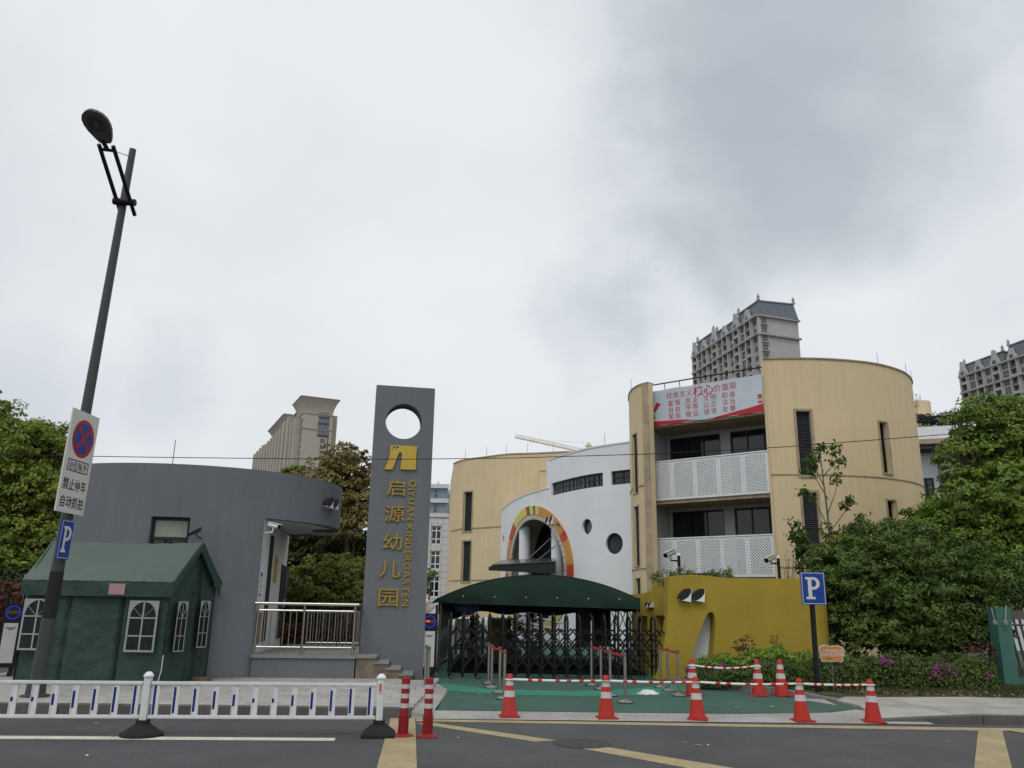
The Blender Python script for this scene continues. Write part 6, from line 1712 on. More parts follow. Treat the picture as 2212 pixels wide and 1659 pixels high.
flare(F, Ln * fs(588), Ln * fs(616), F.hit(603, 936)[1], F.hit(603, 917)[1], 14, 2.6, bt, BEIGE)
MB().fbox(F, Ln * fs(588), Ln * fs(616), 0, F.hit(603, 936)[1] - .01, -8.5, .5).build("wing", BEIGED, bt)

# far blue-glass tower, and the white tiled office block
bl = thing("glass_tower", (-18, 190, 0), "distant pale tower with blue glass and white floor bands right of the pillar", "tower block")
A = AT(915, 1100, 190); B = AT(966, 1100, 190); F = Frame((A.x, A.y), (B.x, B.y)); z0, z1 = 0, F.hit(940, 1045)[1]
BG = mat("blue_grey_glass", (.17, .22, .27), .15, .12, .3, spec=.5); PB = mat("pale_floor_band", (.55, .56, .57), .8, .04, 1)
MB().fbox(F, 0, F.len, 0, z1 - .8, -12, 0).build("glass_body", BG, bl)
for f in range(9):
    z = z1 - 1.1 - f * 3.4 * 1.0; MB().fbox(F, -.2, F.len + .3, z, z + .95, .0, .8).build("floor_band", PB, bl)
    window(F, F.len * .42, F.len * .58, z - 2.3, z - .1, bl, nv=1, nh=1, d=.06, fw=.15, fm=BG, gm=TGLASS, hs=[z - 1.2])
A2 = AT(967, 1100, 200); B2 = AT(984, 1100, 200); F2 = Frame((A2.x, A2.y), (B2.x, B2.y)); z2 = F2.hit(975, 1059)[1]
MB().fbox(F2, 0, F2.len, 0, z2, -10, 0).build("glass_body", BG, bl)
for f in range(7):
    z = z2 - 1.2 - f * 3.7; MB().fbox(F2, -.1, F2.len + .2, z, z + .8, 0, .7).build("floor_band", PB, bl)
    window(F2, F2.len * .4, F2.len * .7, z - 2.5, z - .2, bl, nv=2, nh=1, d=.06, fw=.15, fm=PB, gm=TGLASS, hs=[z - 1.3])
MB().fbox(F, F.len * .5, F.len * .56, z1 - .8, z1 + .9, -3, -2.4).build("roof_vent", PB, bl)
ob = thing("white_tiled_block", (-8, 74, 0), "white tiled block with three dark windows between pillar and cream building", "building")
A = AT(905, 1200, 74); B = AT(992, 1200, 74); F = Frame((A.x, A.y), (B.x, B.y)); z1 = F.hit(940, 1117)[1]
WT = mat("white_wall_tile", (.60, .60, .585), .6, .03, .8, streak=.06); WJ = mat("tile_joint", (.30, .30, .29), .9)
wz = [(1136, 1176), (1190, 1230), (1244.5, 1290), (1316, 1345)]
s0, s1 = F.hit(931, 1160)[0], F.hit(953, 1160)[0]
opens = [(s0, s1, F.hit(940, b)[1], F.hit(940, a)[1]) for a, b in wz]
MB().skin(F, [0, s0, s1, F.len], sorted({0, z1} | {x for o in opens for x in o[2:]}), opens, -.4, -.02).build("wall", WJ, ob)
# facing tiles, each a piece of its own
nx, nz_ = 7, 16; tw_, th_ = F.len / nx, z1 / nz_
tile = MB().box((0, 0, 0), (tw_ - .035, .03, th_ - .035)).build("facing_tile", WT, None)
first = True
xs = sorted([0, s0, s1, F.len] + [F.len * k / nx for k in range(1, nx)])
for i in range(nx):
    for j in range(nz_):
        a, b, c_, d_ = i * tw_, (i + 1) * tw_, j * th_, (j + 1) * th_
        segs_ = [(a, b, c_, d_)]
        for op in opens:
            ns_ = []
            for (a_, b_, e_, f_) in segs_:
                if b_ <= op[0] or a_ >= op[1] or f_ <= op[2] or e_ >= op[3]: ns_.append((a_, b_, e_, f_)); continue
                if a_ < op[0]: ns_.append((a_, op[0], e_, f_))
                if b_ > op[1]: ns_.append((op[1], b_, e_, f_))
                m0, m1 = max(a_, op[0]), min(b_, op[1])
                if e_ < op[2]: ns_.append((m0, m1, e_, op[2]))
                if f_ > op[3]: ns_.append((m0, m1, op[3], f_))
            segs_ = ns_
        for (a_, b_, e_, f_) in segs_:
            w_, h__ = b_ - a_, f_ - e_
            if w_ < .08 or h__ < .08: continue
            o = tile if first else tile.copy()
            if not first: COL.objects.link(o)
            first = False; o.parent = ob; p = F.pt((a_ + b_) / 2, (e_ + f_) / 2, -.012) - ORG[ob.name]
            o.location = p; o.rotation_euler = (0, 0, atan2(F.u.y, F.u.x)); o.scale = ((w_ - .03) / (tw_ - .035), 1, (h__ - .03) / (th_ - .035))
for o in opens: window(F, *o, ob, nv=2, nh=1, d=-.2, fw=.09, fm=WHITE, gm=GLASS, hs=[o[2] + (o[3] - o[2]) * .3, o[2] + (o[3] - o[2]) * .75])
MB().fbox(F, -.2, F.len + .2, z1, z1 + .3, -.5, .12).build("coping", WT, ob)

# tower crane far behind
cr = thing("tower_crane", (20, 230, 0), "yellow tower crane jib, paled for haze, on the skyline above the white hall", "crane")
CRY = mat("hazed_crane_yellow", (.58, .47, .30), .6, .05, 1)  # yellow paled to carry the fading by air
a, b = AT(1112, 945, 230), AT(1290, 984, 230); tp = AT(1271, 956, 230); tb_ = Vector((tp.x, tp.y, 0))
def lattice(p, q, w, n, mb, r):
    d = (q - p); up = Vector((0, 0, 1)) if abs(d.normalized().z) < .8 else Vector((0, 1, 0)); s = d.cross(up).normalized() * w / 2; u = s.cross(d).normalized() * w * .8
    A_ = [p + s, p - s, p + u]; B_ = [q + s, q - s, q + u]
    for x, y in zip(A_, B_): mb.bar(x, y, r)
    for k in range(n):
        t0, t1 = k / n, (k + .5) / n; t2 = (k + 1) / n
        for i, j in ((0, 2), (1, 2), (0, 1)):
            mb.bar(A_[i].lerp(B_[i], t0), A_[j].lerp(B_[j], t1), r * .6); mb.bar(A_[j].lerp(B_[j], t1), A_[i].lerp(B_[i], t2), r * .6)
mb = MB(); lattice(a, b, 1.2, 26, mb, .11); mb.build("jib", CRY, cr)
mb = MB(); lattice(tb_, tp + Vector((0, 0, -1.5)), 1.3, 30, mb, .12); mb.build("mast", CRY, cr)
mb = MB(); mb.bar(tp + Vector((-.6, 0, -4)), tp, .16); mb.bar(tp + Vector((.6, 0, -4)), tp, .16); mb.box(tp + Vector((0, 0, -1)), (1.6, .5, .6)); mb.build("apex", CRY, cr)
for t in (.12, .78):
    MB().bar(tp, a.lerp(b, t), .06).build("tie_rope", CRY, cr)
MB().bar(tp, AT(1283, 968, 232), .12).build("tie_rope", CRY, cr)

# right rear: white wing with roof terrace, small cream drum, orange building
ww = thing("white_rear_wing", (26, 45, 0), "white rear wing with roof terrace between the cream block and the big tree", "building")
A = AT(1960, 1000, 46); B = AT(2200, 1000, 44); F = Frame((A.x, A.y), (B.x, B.y)); z1 = F.hit(2000, 922)[1]; z2 = F.hit(2000, 948)[1]
MB().fbox(F, 0, F.len, z2, z1, -6, 0).build("parapet", WHITEWALL, ww); MB().fbox(F, 0, F.len, 0, z2 - .3, -6, -1.8).build("wall", WHITEWALL, ww)
MB().fbox(F, 0, F.len, z2 - .29, z2 - .01, -6, .05).build("roof_edge", CREAMDARK, ww)
for k in range(5): s = F.len * (.1 + .2 * k); MB().fbox(F, s - .1, s + .1, 0, z2 - .3, -.3, -.1).build("post", FRM, ww); 
for k in range(8): MB().fbox(F, 0, F.len, z2 - .5, z2 - .4, -.4 - k * .2, -.34 - k * .2).build("sunshade_bar", FRM, ww)
for k in range(3): window(F, F.len * (.12 + .2 * k), F.len * (.26 + .2 * k), z2 - 5.0, z2 - 2.0, ww, nv=2, nh=1, d=-1.78, fw=.1, hs=[z2 - 3])
mb = MB(); zr_ = F.hit(2000, 899)[1]
for k in range(10): s = F.len * k / 9; mb.tube([F.pt(s, z1, -.3), F.pt(s, zr_, -.2)], .025, 5)
mb.tube([F.pt(0, zr_, -.2), F.pt(F.len, zr_, -.2)], .04, 6); mb.build("roof_railing", BLACKMETAL, ww)
dr2 = thing("small_cream_drum", (22, 52, 0), "small cream stair drum peeping above the roof terrace", "building")
c = AT(1985, 890, 52); mb = MB(); zt = AT(1990, 871, 52).z; mb.lathe([(.75, 0), (.75, zt), (.7, zt + .05)], 24, (c.x, 52, 0)); mb.build("drum", CREAM, dr2, smooth=True)
mb = MB(); rod(mb, Vector((c.x + .2, 52, zt)), .6, .02); mb.build("lightning_rod", STEELDULL, dr2)
og = thing("orange_building", (40, 60, 0), "orange-tan curved building peeping above the big tree at the right edge", "building")
P_ = [AT(2138, 890, 62), AT(2160, 882, 58), AT(2190, 865, 55), AT(2240, 850, 53), AT(2330, 840, 52)]
So = Surf([(p.x, p.y) for p in P_]); zt = AT(2200, 862, 54).z
mb = MB(); 
for a, b in zip(So.cuts(.8), So.cuts(.8)[1:]): mb.fbox(So, a, b, 0, zt, -.4, 0)
mb.build("wall", mat("orange_tan_render", (.48, .27, .12), .85, .05, .5, streak=.1), og, smooth=True, ang=30)
mb = MB()
for a, b in zip(So.cuts(.8), So.cuts(.8)[1:]): mb.fbox(So, a, b, zt, zt + .1, -.45, .06)
mb.build("coping", CREAMDARK, og)

# ================================================================== COURTYARD BEHIND THE GATE
# striped arched playhouse screens
for k, (px, Y) in enumerate(((985, 33.5), (1030, 34), (1075, 34.5))):
    c = AT(px, 1380, Y); o = thing("striped_screen", (c.x, Y, .06), "white and green striped arched shelter in the courtyard, %s of three" % ("left", "middle", "right")[k], "shelter", "striped arched shelters in the courtyard")
    zt = AT(px, 1336, Y).z; w = .8; F = Frame((c.x - w / 2, Y), (c.x + w / 2, Y))
    for i in range(7):
        s = w * (i + .5) / 7; m = WHITE if i % 2 == 0 else mat("dark_green_slat", (.03, .07, .055), .6, .1, 4)
        mb = MB().tube([F.pt(s, .06, 0), F.pt(s, zt - .25, 0), F.pt(s, zt - .06, -.12), F.pt(s, zt, -.4), F.pt(s, zt - .1, -.75), F.pt(s, .06, -.9)], .055, 6); mb.build("slat", m, o)
# planters, white board, potted topiary
def planter(px0, px1, py0, py1, Y, m, name, label):
    a, b = AT(px0, py1, Y), AT(px1, py1, Y); F = Frame((a.x, Y), (b.x, Y)); zt = F.hit((px0 + px1) / 2, py0)[1]; z0 = .06
    o = thing(name, (a.x, Y, z0), label, name.split("_")[-1]); n = max(2, int(F.len / .45))
    for k in range(n):
        for j in range(2): MB().fbox(F, F.len * k / n + .01, F.len * (k + 1) / n - .01, z0 + (zt - z0) * j / 2 + .01, z0 + (zt - z0) * (j + 1) / 2 - .01, -.5, 0).build("panel", m, o)
    MB().fbox(F, -.03, F.len + .03, zt, zt + .06, -.55, .04).build("rim", WHITE, o)
    return o
planter(1058, 1104, 1338, 1385, 32, mat("ochre_panel", (.38, .24, .05), .7, .12, 3), "ochre_planter", "ochre panelled planter box standing behind the folding gate")
o = thing("white_board", AT(1000, 1385, 30), "plain white board leaning in the courtyard behind the gate", "board"); c = AT(1000, 1362, 30)
MB().box((c.x, 30, c.z), (.42, .04, .8)).build("panel", WHITE, o); MB().box((c.x, 30.02, c.z - .5), (.4, .3, .05)).build("foot", BLACKMETAL, o)
o = thing("timber_bench", AT(1005, 1395, 29), "low brown bench behind the gate at the left", "bench"); c = AT(1005, 1391, 29)
MB().box((c.x, 29, .5), (1.1, .35, .06)).build("seat", mat("bench_brown", (.1, .06, .04), .7, .2, 5), o)
for x in (-.45, .45): MB().box((c.x + x, 29, .26), (.06, .3, .41)).build("leg", BLACKMETAL, o)
# slide tube seen between pillar and awning
a, b = AT(902, 1300, 33), AT(942, 1345, 33); o = thing("tube_slide", a, "pale ribbed tube slide seen between the pillar and the awning", "slide")
d = (b - a); SLM = mat("slide_plastic", (.42, .36, .33), .5, .1, 2)
for k in range(4):
    p, q = a + d * (k / 4 + .01), a + d * ((k + 1) / 4 - .01); MB().tube([p, q], .36, 18).build("tube_section", SLM if k % 2 else mat("slide_white", (.6, .62, .62), .5, .05, 2), o, smooth=True)
    MB().tube([q, q + d.normalized() * .08], .40, 18).build("flange", SLM, o, smooth=True)
MB().tube([(a.x, 33, .06), (a.x, 33, a.z)], .06, 8).build("support", STEELDULL, o)
# handrail of the ramp into the hall
o = thing("ramp_handrail", AT(1190, 1350, 38), "thin silver ramp handrail rising in front of the hall", "handrail")
for dy in (0, 16):
    MB().tube([AT(1105, 1325 + dy, 38), AT(1140, 1329 + dy, 38), AT(1215, 1347 + dy, 36)], .035, 8).build("rail", STEEL, o, smooth=True)
for px, py in ((1110, 1326), (1160, 1333), (1208, 1346)): p = AT(px, py, 37.5); MB().tube([(p.x, p.y, .05), p], .025, 6).build("post", STEEL, o)
# blue cloth bundled on the awning's corner and its black pole
c = AT(1007, 1309, 26.2); rs = np.random.RandomState(2); mb = MB()
for k in range(14):
    t = radians(360 * k / 14); t2 = radians(360 * (k + 1) / 14)
    for j in range(5):
        def q_(t, v): r = .34 * sin(pi * (v * .9 + .05)) * (1 + .3 * sin(3 * t + v * 5)); return c + Vector((r * cos(t) * 1.1, r * sin(t) * .6, .17 - .42 * v + .05 * sin(4 * t)))
        mb.add([q_(t, j / 5), q_(t2, j / 5), q_(t2, (j + 1) / 5), q_(t, (j + 1) / 5)], [(0, 1, 2, 3)])
tag(mb.build("blue_cloth", mat("blue_cloth", (.10, .16, .33), .8, .25, 6), None, smooth=True, ang=80, origin=c), "crumpled blue cloth hanging under the awning's left side", "cloth")
# near-black sheets added for the shade and dark clutter under the awning
SHADESHEET = mat("shade_sheet_black", (.008, .009, .009), .98, .3, 2, spec=.02)
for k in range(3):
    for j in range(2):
        o = MB().prism([(FA.pt(.4 + k * 1.9, 0, -.1 - j * 3.3).x, FA.pt(.4 + k * 1.9, 0, -.1 - j * 3.3).y), (FA.pt(2.25 + k * 1.9, 0, -.1 - j * 3.3).x, FA.pt(2.25 + k * 1.9, 0, -.1 - j * 3.3).y), (FA.pt(2.25 + k * 1.9, 0, -3.35 - j * 3.3).x, FA.pt(2.25 + k * 1.9, 0, -3.35 - j * 3.3).y), (FA.pt(.4 + k * 1.9, 0, -3.35 - j * 3.3).x, FA.pt(.4 + k * 1.9, 0, -3.35 - j * 3.3).y)], .062, .09).build("dark_floor_sheet", SHADESHEET, None)
        tag(o, "near-black floor sheet added for shade under the awning, %s column of the %s row" % (("left", "middle", "right")[k], ("front", "rear")[j]), "mat", "near-black shade sheets under the awning")

# ================================================================== RIGHT EDGE
gp = thing("green_pier", (13, 22.5, .13), "leaning green concrete fence pier at the right edge", "pier")
GPM = mat("green_painted_concrete", (.05, .15, .115), .8, .08, 1.5, .2, 60, streak=.2)
b0_ = G(2166, 1482, .13); b1_ = G(2212, 1486, .13)
yb = 22.3
bl_, br_ = AT(2172, 1484, yb), AT(2202, 1484, yb); tl_, tr_ = AT(2150, 1312, yb), AT(2181, 1312, yb); off = Vector((0, .42, 0))
MB().hexa([bl_, br_, br_ + off, bl_ + off, tl_, tr_, tr_ + off, tl_ + off]).build("shaft", GPM, gp)
fe = thing("railing_fence", (14.5, 22.8, .13), "dark vertical-bar fence right of the green pier", "fence")
zf = tl_.z - .3
MB().box((15.6, 22.75, .22), (4.4, .3, .2), .0).build("plinth", GPM, fe)
for k in range(18): MB().tube([(13.55 + k * .16, 22.75, .3), (13.35 + k * .16, 22.75, zf)], .03, 6).build("bar", mat("rusty_dark_bar", (.07, .055, .05), .7, .3, 6), fe)
for z in (.5, zf - .15): MB().box((15.2, 22.72, z), (4.0, .05, .05)).build("rail", MATS["rusty_dark_bar"], fe)
wl_ = thing("grey_lintel", (14.4, 22.9, 2.0), "grey concrete beam over the dark fence at the right edge", "beam")
MB().box((15.6, 22.85, zf + .12), (4.2, .35, .24)).build("beam", KERB, wl_)
for px0, py0, px1, py1, lab in ((2141, 1312, 2149, 1345, "left"), (2173, 1308, 2172, 1345, "right")):
    p, q = AT(px0, py0, yb - .1), AT(px1, py1, yb - .12); o = thing("pier_lamp", q, "small grey lamp on a rod fixed to the green pier, %s one" % lab, "lamp")
    MB().tube([p, q], .018, 6).build("rod", STEELDULL, o); MB().lathe([(.02, .06), (.06, .02), (.055, -.05), (.0, -.06)], 10, q).build("shade", mat("grey_lamp", (.2, .2, .19), .5), o, smooth=True)

# orange leaf-protection sign
c = AT(1800, 1470, 20.0); Y = 20.0
sg_ = thing("orange_sign", (c.x, Y, .13), "small orange book-shaped plant-protection sign on a thin stake in the hedge", "sign")
F = Frame((AT(1768, 1410, Y).x, Y), (AT(1825, 1410, Y).x, Y)); w = F.len; zt = F.hit(1790, 1393)[1]; zb2 = F.hit(1790, 1431)[1]; h = zt - zb2
P = [(.02, .75), (.08, .92), (.25, 1.0), (.4, .97), (.5, .9), (.62, .98), (.78, .97), (.93, .88), (1.0, .72), (.93, .4), (.9, .05), (.8, .0), (.7, .08), (.55, .04), (.45, .02), (.32, .06), (.2, .02), (.1, .05), (.07, .4)]
MB().poly(F, [(x * w, zb2 + y * h) for x, y in P], -.03, 0).build("edge", SIGNWHITE, sg_)
MB().poly(F, [((.5 + (x - .5) * .93) * w, zb2 + (.5 + (y - .5) * .9) * h) for x, y in P], 0.001, .006).build("panel", mat("orange_sign_face", (.50, .20, .065), .6, .06, 5), sg_)
for t, y in (("小草也有生命", .66), ("请爱护我们的家园", .45)): text_part("print", t, F, w * .52, zb2 + h * y, .085 if y > .5 else .075, .008, SIGNWHITE, sg_, .01)
MB().fbox(F, w * .28, w * .5, zb2 + h * .2, zb2 + h * .26, .006, .009).build("print", mat("sign_green", (.1, .13, .03), .6), sg_)
MB().tube([(F.pt(w * .5, .1, -.05)), F.pt(w * .5, zb2 + .1, -.05)], .018, 6).build("stake", mat("grey_stake", (.12, .14, .14), .6), sg_)

# plastic bag and litter
c = G(1394, 1500, .062); rs = np.random.RandomState(9); mb = MB(); n1_, n2_ = 18, 8
for i in range(n1_ + 1):
    for j in range(n2_ + 1):
        t = 2 * pi * i / n1_; v = pi / 2 * j / n2_; r = (1 + .18 * sin(3 * t + 1) + .1 * sin(7 * t + j)) * cos(v); z = .13 * sin(v) * (1 + .3 * sin(2 * t) + .15 * sin(5 * t))
        mb.v.append((c.x + .18 * r * cos(t) + .08 * r * (cos(t) > .6), c.y + .13 * r * sin(t), .064 + max(0, z * .6)))
mb.f = [(i * (n2_ + 1) + j, (i + 1) * (n2_ + 1) + j, (i + 1) * (n2_ + 1) + j + 1, i * (n2_ + 1) + j + 1) for i in range(n1_) for j in range(n2_)]
tag(mb.build("plastic_bag", mat("white_plastic_bag", (.62, .66, .66), .35, .12, 9), None, smooth=True, ang=50, origin=c), "crumpled white plastic bag lying on the green forecourt", "plastic bag")
LM = [mat("dry_leaf_a", (.42, .33, .2), .8), mat("dry_leaf_b", (.3, .17, .1), .8), mat("dry_leaf_c", (.5, .47, .4), .8)]
lit = [(243, 1591), (370, 1571), (486, 1557), (680, 1565), (808, 1576), (188, 1633), (208, 1564), (990, 1595), (1420, 1556), (1480, 1605), (1645, 1665), (1232, 1541), (940, 1478), (962, 1476), (1145, 1493), (1590, 1529), (1570, 1526), (1625, 1545), (1668, 1527), (1100, 1517), (1035, 1500), (1210, 1488), (1705, 1518), (1330, 1495), (2050, 1602), (620, 1560), (1530, 1610), (1510, 1611)]
def leafm(p, sz, m, lab):
    mb = MB(); a = rnd.uniform(0, 6); P = []
    for x, y, z in ((-1, 0, 0), (-.3, -.45, .12), (.4, -.4, .1), (1, 0, .25), (.4, .4, .2), (-.3, .42, .15)): P.append((p.x + sz * (x * cos(a) - y * sin(a)), p.y + sz * (x * sin(a) + y * cos(a)), p.z + .004 + sz * z))
    mb.add(P, [(0, 1, 2, 3, 4, 5)]); tag(mb.build("fallen_leaf", m, None, origin=p), lab, "leaf", "fallen leaves on the road and forecourt")
for k, (px, py) in enumerate(lit): leafm(G(px, py, .008 if py > 1550 else .064), rnd.uniform(.035, .06), LM[k % 3], "small dry leaf lying on the road or forecourt")

# ================================================================== VEGETATION
CAMPH = leafmat("camphor_leaf", (.055, .105, .015), (.25, .35, .055))
CAMPD = leafmat("camphor_leaf_left", (.07, .115, .014), (.29, .36, .06))
OSMAN = leafmat("osmanthus_leaf", (.028, .06, .014), (.16, .235, .05))
YELG = leafmat("yellowgreen_leaf", (.07, .095, .015), (.25, .26, .05))
REDG = leafmat("red_olive_leaf", (.20, .10, .06), (.30, .30, .09))
HEDG = leafmat("bright_hedge_leaf", (.09, .17, .022), (.26, .38, .06))
AZAL = leafmat("azalea_leaf", (.035, .07, .016), (.13, .18, .045))
FRESH = leafmat("fresh_leaf", (.035, .08, .018), (.10, .17, .04), .45)
REDL = leafmat("red_shrub_leaf", (.09, .03, .025), (.2, .07, .05))
PINK = leafmat("azalea_flower", (.20, .03, .13), (.32, .07, .24), .2)
GRASS = leafmat("grass_blade", (.035, .05, .015), (.09, .10, .03), .2)
DRY = leafmat("dry_leaf_litter", (.14, .09, .05), (.34, .26, .17), .1)
def B(px, py, Y, rx, rz, ry=None):
    c = AT(px, py, Y); return (c.x, c.y, c.z, rx, rx if ry is None else ry, rz)
def tree(name, label, base, blobs, m, nclump, nleaf, cr, ln, wd, r0, seed, group=None, bark=BARK, top=None, **kw):
    o = thing(name, base, label, "tree", group)
    tp = top or Vector((base[0], base[1], max(b[2] for b in blobs) - .4))
    limbs(o, base, tp, blobs, r0, bark, seed)
    crown("crown", blobs, nclump, nleaf, cr, ln, wd, m, o, seed, **kw)
    return o
# right: camphor
Yc = 27.5
bl = [B(2115, 1005, Yc, 1.2, 1.2), B(2190, 960, Yc + .5, 1.8, 1.5), B(2130, 920, Yc + .5, 1.2, 1.0), B(2080, 1110, Yc - .3, 1.4, 1.3), B(2000, 1140, Yc, 1.0, .9), B(2170, 1100, Yc - .6, 2.0, 1.6), B(2260, 1050, Yc, 2.2, 2.2), B(2060, 1200, Yc - .6, 1.7, 1.2), B(2180, 1230, Yc - 1.0, 1.9, 1.1), B(2280, 1200, Yc - .5, 2.0, 1.6), B(2180, 905, Yc + .8, .9, .8)]
c = AT(2150, 1440, Yc)
tree("camphor_tree", "tall broad camphor tree with fresh green crown at the right edge", (c.x, Yc, .13), bl, CAMPH, 880, 58, .42, .15, .085, .2, 11)
# osmanthus bush
Yo = 24.6
bl = [B(1860, 1250, Yo, 1.5, 1.2), B(1960, 1230, Yo + .3, 1.8, 1.4), B(1910, 1180, Yo + .3, 1.1, .8), B(1820, 1300, Yo, 1.0, 1.1), B(1920, 1330, Yo - .6, 1.6, 1.1), B(2020, 1310, Yo - .3, 1.7, 1.2), B(2090, 1260, Yo, 1.6, 1.2), B(1850, 1365, Yo - .3, 1.2, .8), B(1975, 1385, Yo - .2, 1.3, .7), B(2080, 1340, Yo, 1.3, .9), B(1800, 1225, Yo + .2, .7, .6)]
c = AT(1960, 1440, Yo)
tree("osmanthus_tree", "dense dark rounded osmanthus bush beside the parking sign", (c.x, Yo, .13), bl, OSMAN, 1050, 46, .30, .15, .055, .12, 12, up=.6)
# yellow-green shrub beside the sign top
bl = [B(1810, 1215, 25.4, .75, .75), B(1850, 1205, 25.6, .6, .6), B(1790, 1290, 25.2, .55, 1.0)]
c = AT(1810, 1440, 25.4); tree("yellow_green_shrub", "yellow-green leafy shrub at the left flank of the osmanthus bush", (c.x, 25.4, .13), bl, YELG, 170, 44, .22, .12, .055, .06, 13)
# sapling in front of the cream wall
Ys = 27
base = AT(1790, 1440, Ys); sp_ = thing("sapling", (base.x, Ys, .13), "thin pale sapling with sparse leaf tufts against the cream wall", "tree")
st_ = [Vector((base.x, Ys, .1))] + [AT(x, y, Ys) for x, y in ((1790, 1300), (1793, 1160), (1785, 1090), (1777, 1025), (1772, 980))]
mb = MB().tube(st_, [.05, .045, .04, .03, .02, .01], 7)
br = [((1788, 1110), (1806, 1060), (1811, 1000)), ((1780, 1050), (1765, 1020), (1758, 985)), ((1778, 1030), (1795, 1010), (1800, 965)), ((1790, 1140), (1762, 1085), (1735, 1060)), ((1792, 1150), (1822, 1110), (1838, 1080)), ((1792, 1220), (1750, 1170), (1720, 1130)), ((1792, 1230), (1830, 1160), (1850, 1120)), ((1790, 1250), (1740, 1210), (1716, 1160)), ((1792, 1250), (1840, 1200), (1866, 1140)), ((1790, 1080), (1760, 1030), (1745, 1005)), ((1778, 1020), (1770, 990), (1772, 958))]
tuft = []
for t in br:
    P = [AT(x, y, Ys + rnd.uniform(-.3, .3)) for x, y in t]; mb.tube(P, [.022, .014, .006], 5); tuft += [(P[-1], .16), (P[-1].lerp(P[-2], .3), .14), (P[-1].lerp(P[-2], .65), .11)]
mb.build("trunk", PALEBARK, sp_, smooth=True)
bl = [(p.x, p.y, p.z, r, r, r) for p, r in tuft] + [B(1730, 1160, Ys, .3, .3), B(1760, 1210, Ys, .6, .45), B(1800, 1220, Ys, .7, .6), B(1845, 1180, Ys, .5, .45), B(1835, 1140, Ys, .3, .25), B(1790, 1160, Ys, .28, .4), B(1740, 1190, Ys, .35, .3)]
crown("leaves", bl, 190, 17, .17, .19, .085, FRESH, sp_, 14, up=.1, fill=.5, inner=0, dome=False)
# bare twiggy shrub by the wall
c = AT(1700, 1300, 26); bs_ = thing("bare_shrub", (c.x, 26, .13), "bare brown twiggy shrub behind the yellow wall left of the parking sign", "shrub")
mb = MB(); tips = []
for k in range(16):
    a = Vector((c.x + rnd.uniform(-.3, .3), 26, .2)); e = AT(rnd.uniform(1692, 1742), rnd.uniform(1195, 1235), 26 + rnd.uniform(-.3, .3)); m_ = a.lerp(e, .6) + Vector((rnd.uniform(-.1, .1), 0, 0)); mb.tube([a, m_, e], [.014, .009, .004], 4); tips += [e, m_.lerp(e, .5)]
mb.build("twigs", mat("twig_brown", (.14, .09, .06), .9), bs_)
bl = [(p.x, p.y, p.z, .12, .12, .12) for p in tips]; crown("buds", bl, 50, 5, .09, .05, .025, leafmat("bud_leaf", (.12, .07, .04), (.2, .16, .07)), bs_, 15, inner=0, dome=False)
# potted greenery on top of the yellow wall
for k, (px, py, r) in enumerate(((1436, 1238, .38), (1473, 1236, .35), (1556, 1232, .42))):
    c = AT(px, py + 14, 24.4); o = thing("wall_top_shrub", (c.x, 24.4, .1), "light green shrub tuft rising behind the yellow wall, %s" % ("leftmost", "middle one", "rightmost")[k], "shrub", "shrub tufts behind the yellow wall")
    mb = MB()
    for q in range(5): e = c + Vector((rnd.uniform(-r, r) * .7, rnd.uniform(-.2, .2), .1 + rnd.uniform(0, r * .5))); mb.tube([(c.x, 24.4, .1), c + Vector((0, 0, -.3)), e], [.02, .015, .005], 5)
    mb.build("stems", PALEBARK, o); crown("leaves", [(c.x, c.y, c.z + .05, r, .3, r * .55)], 26, 16, .13, .10, .035, leafmat("pale_leaf", (.08, .12, .03), (.2, .25, .09)), o, 20 + k, inner=0, dome=False)
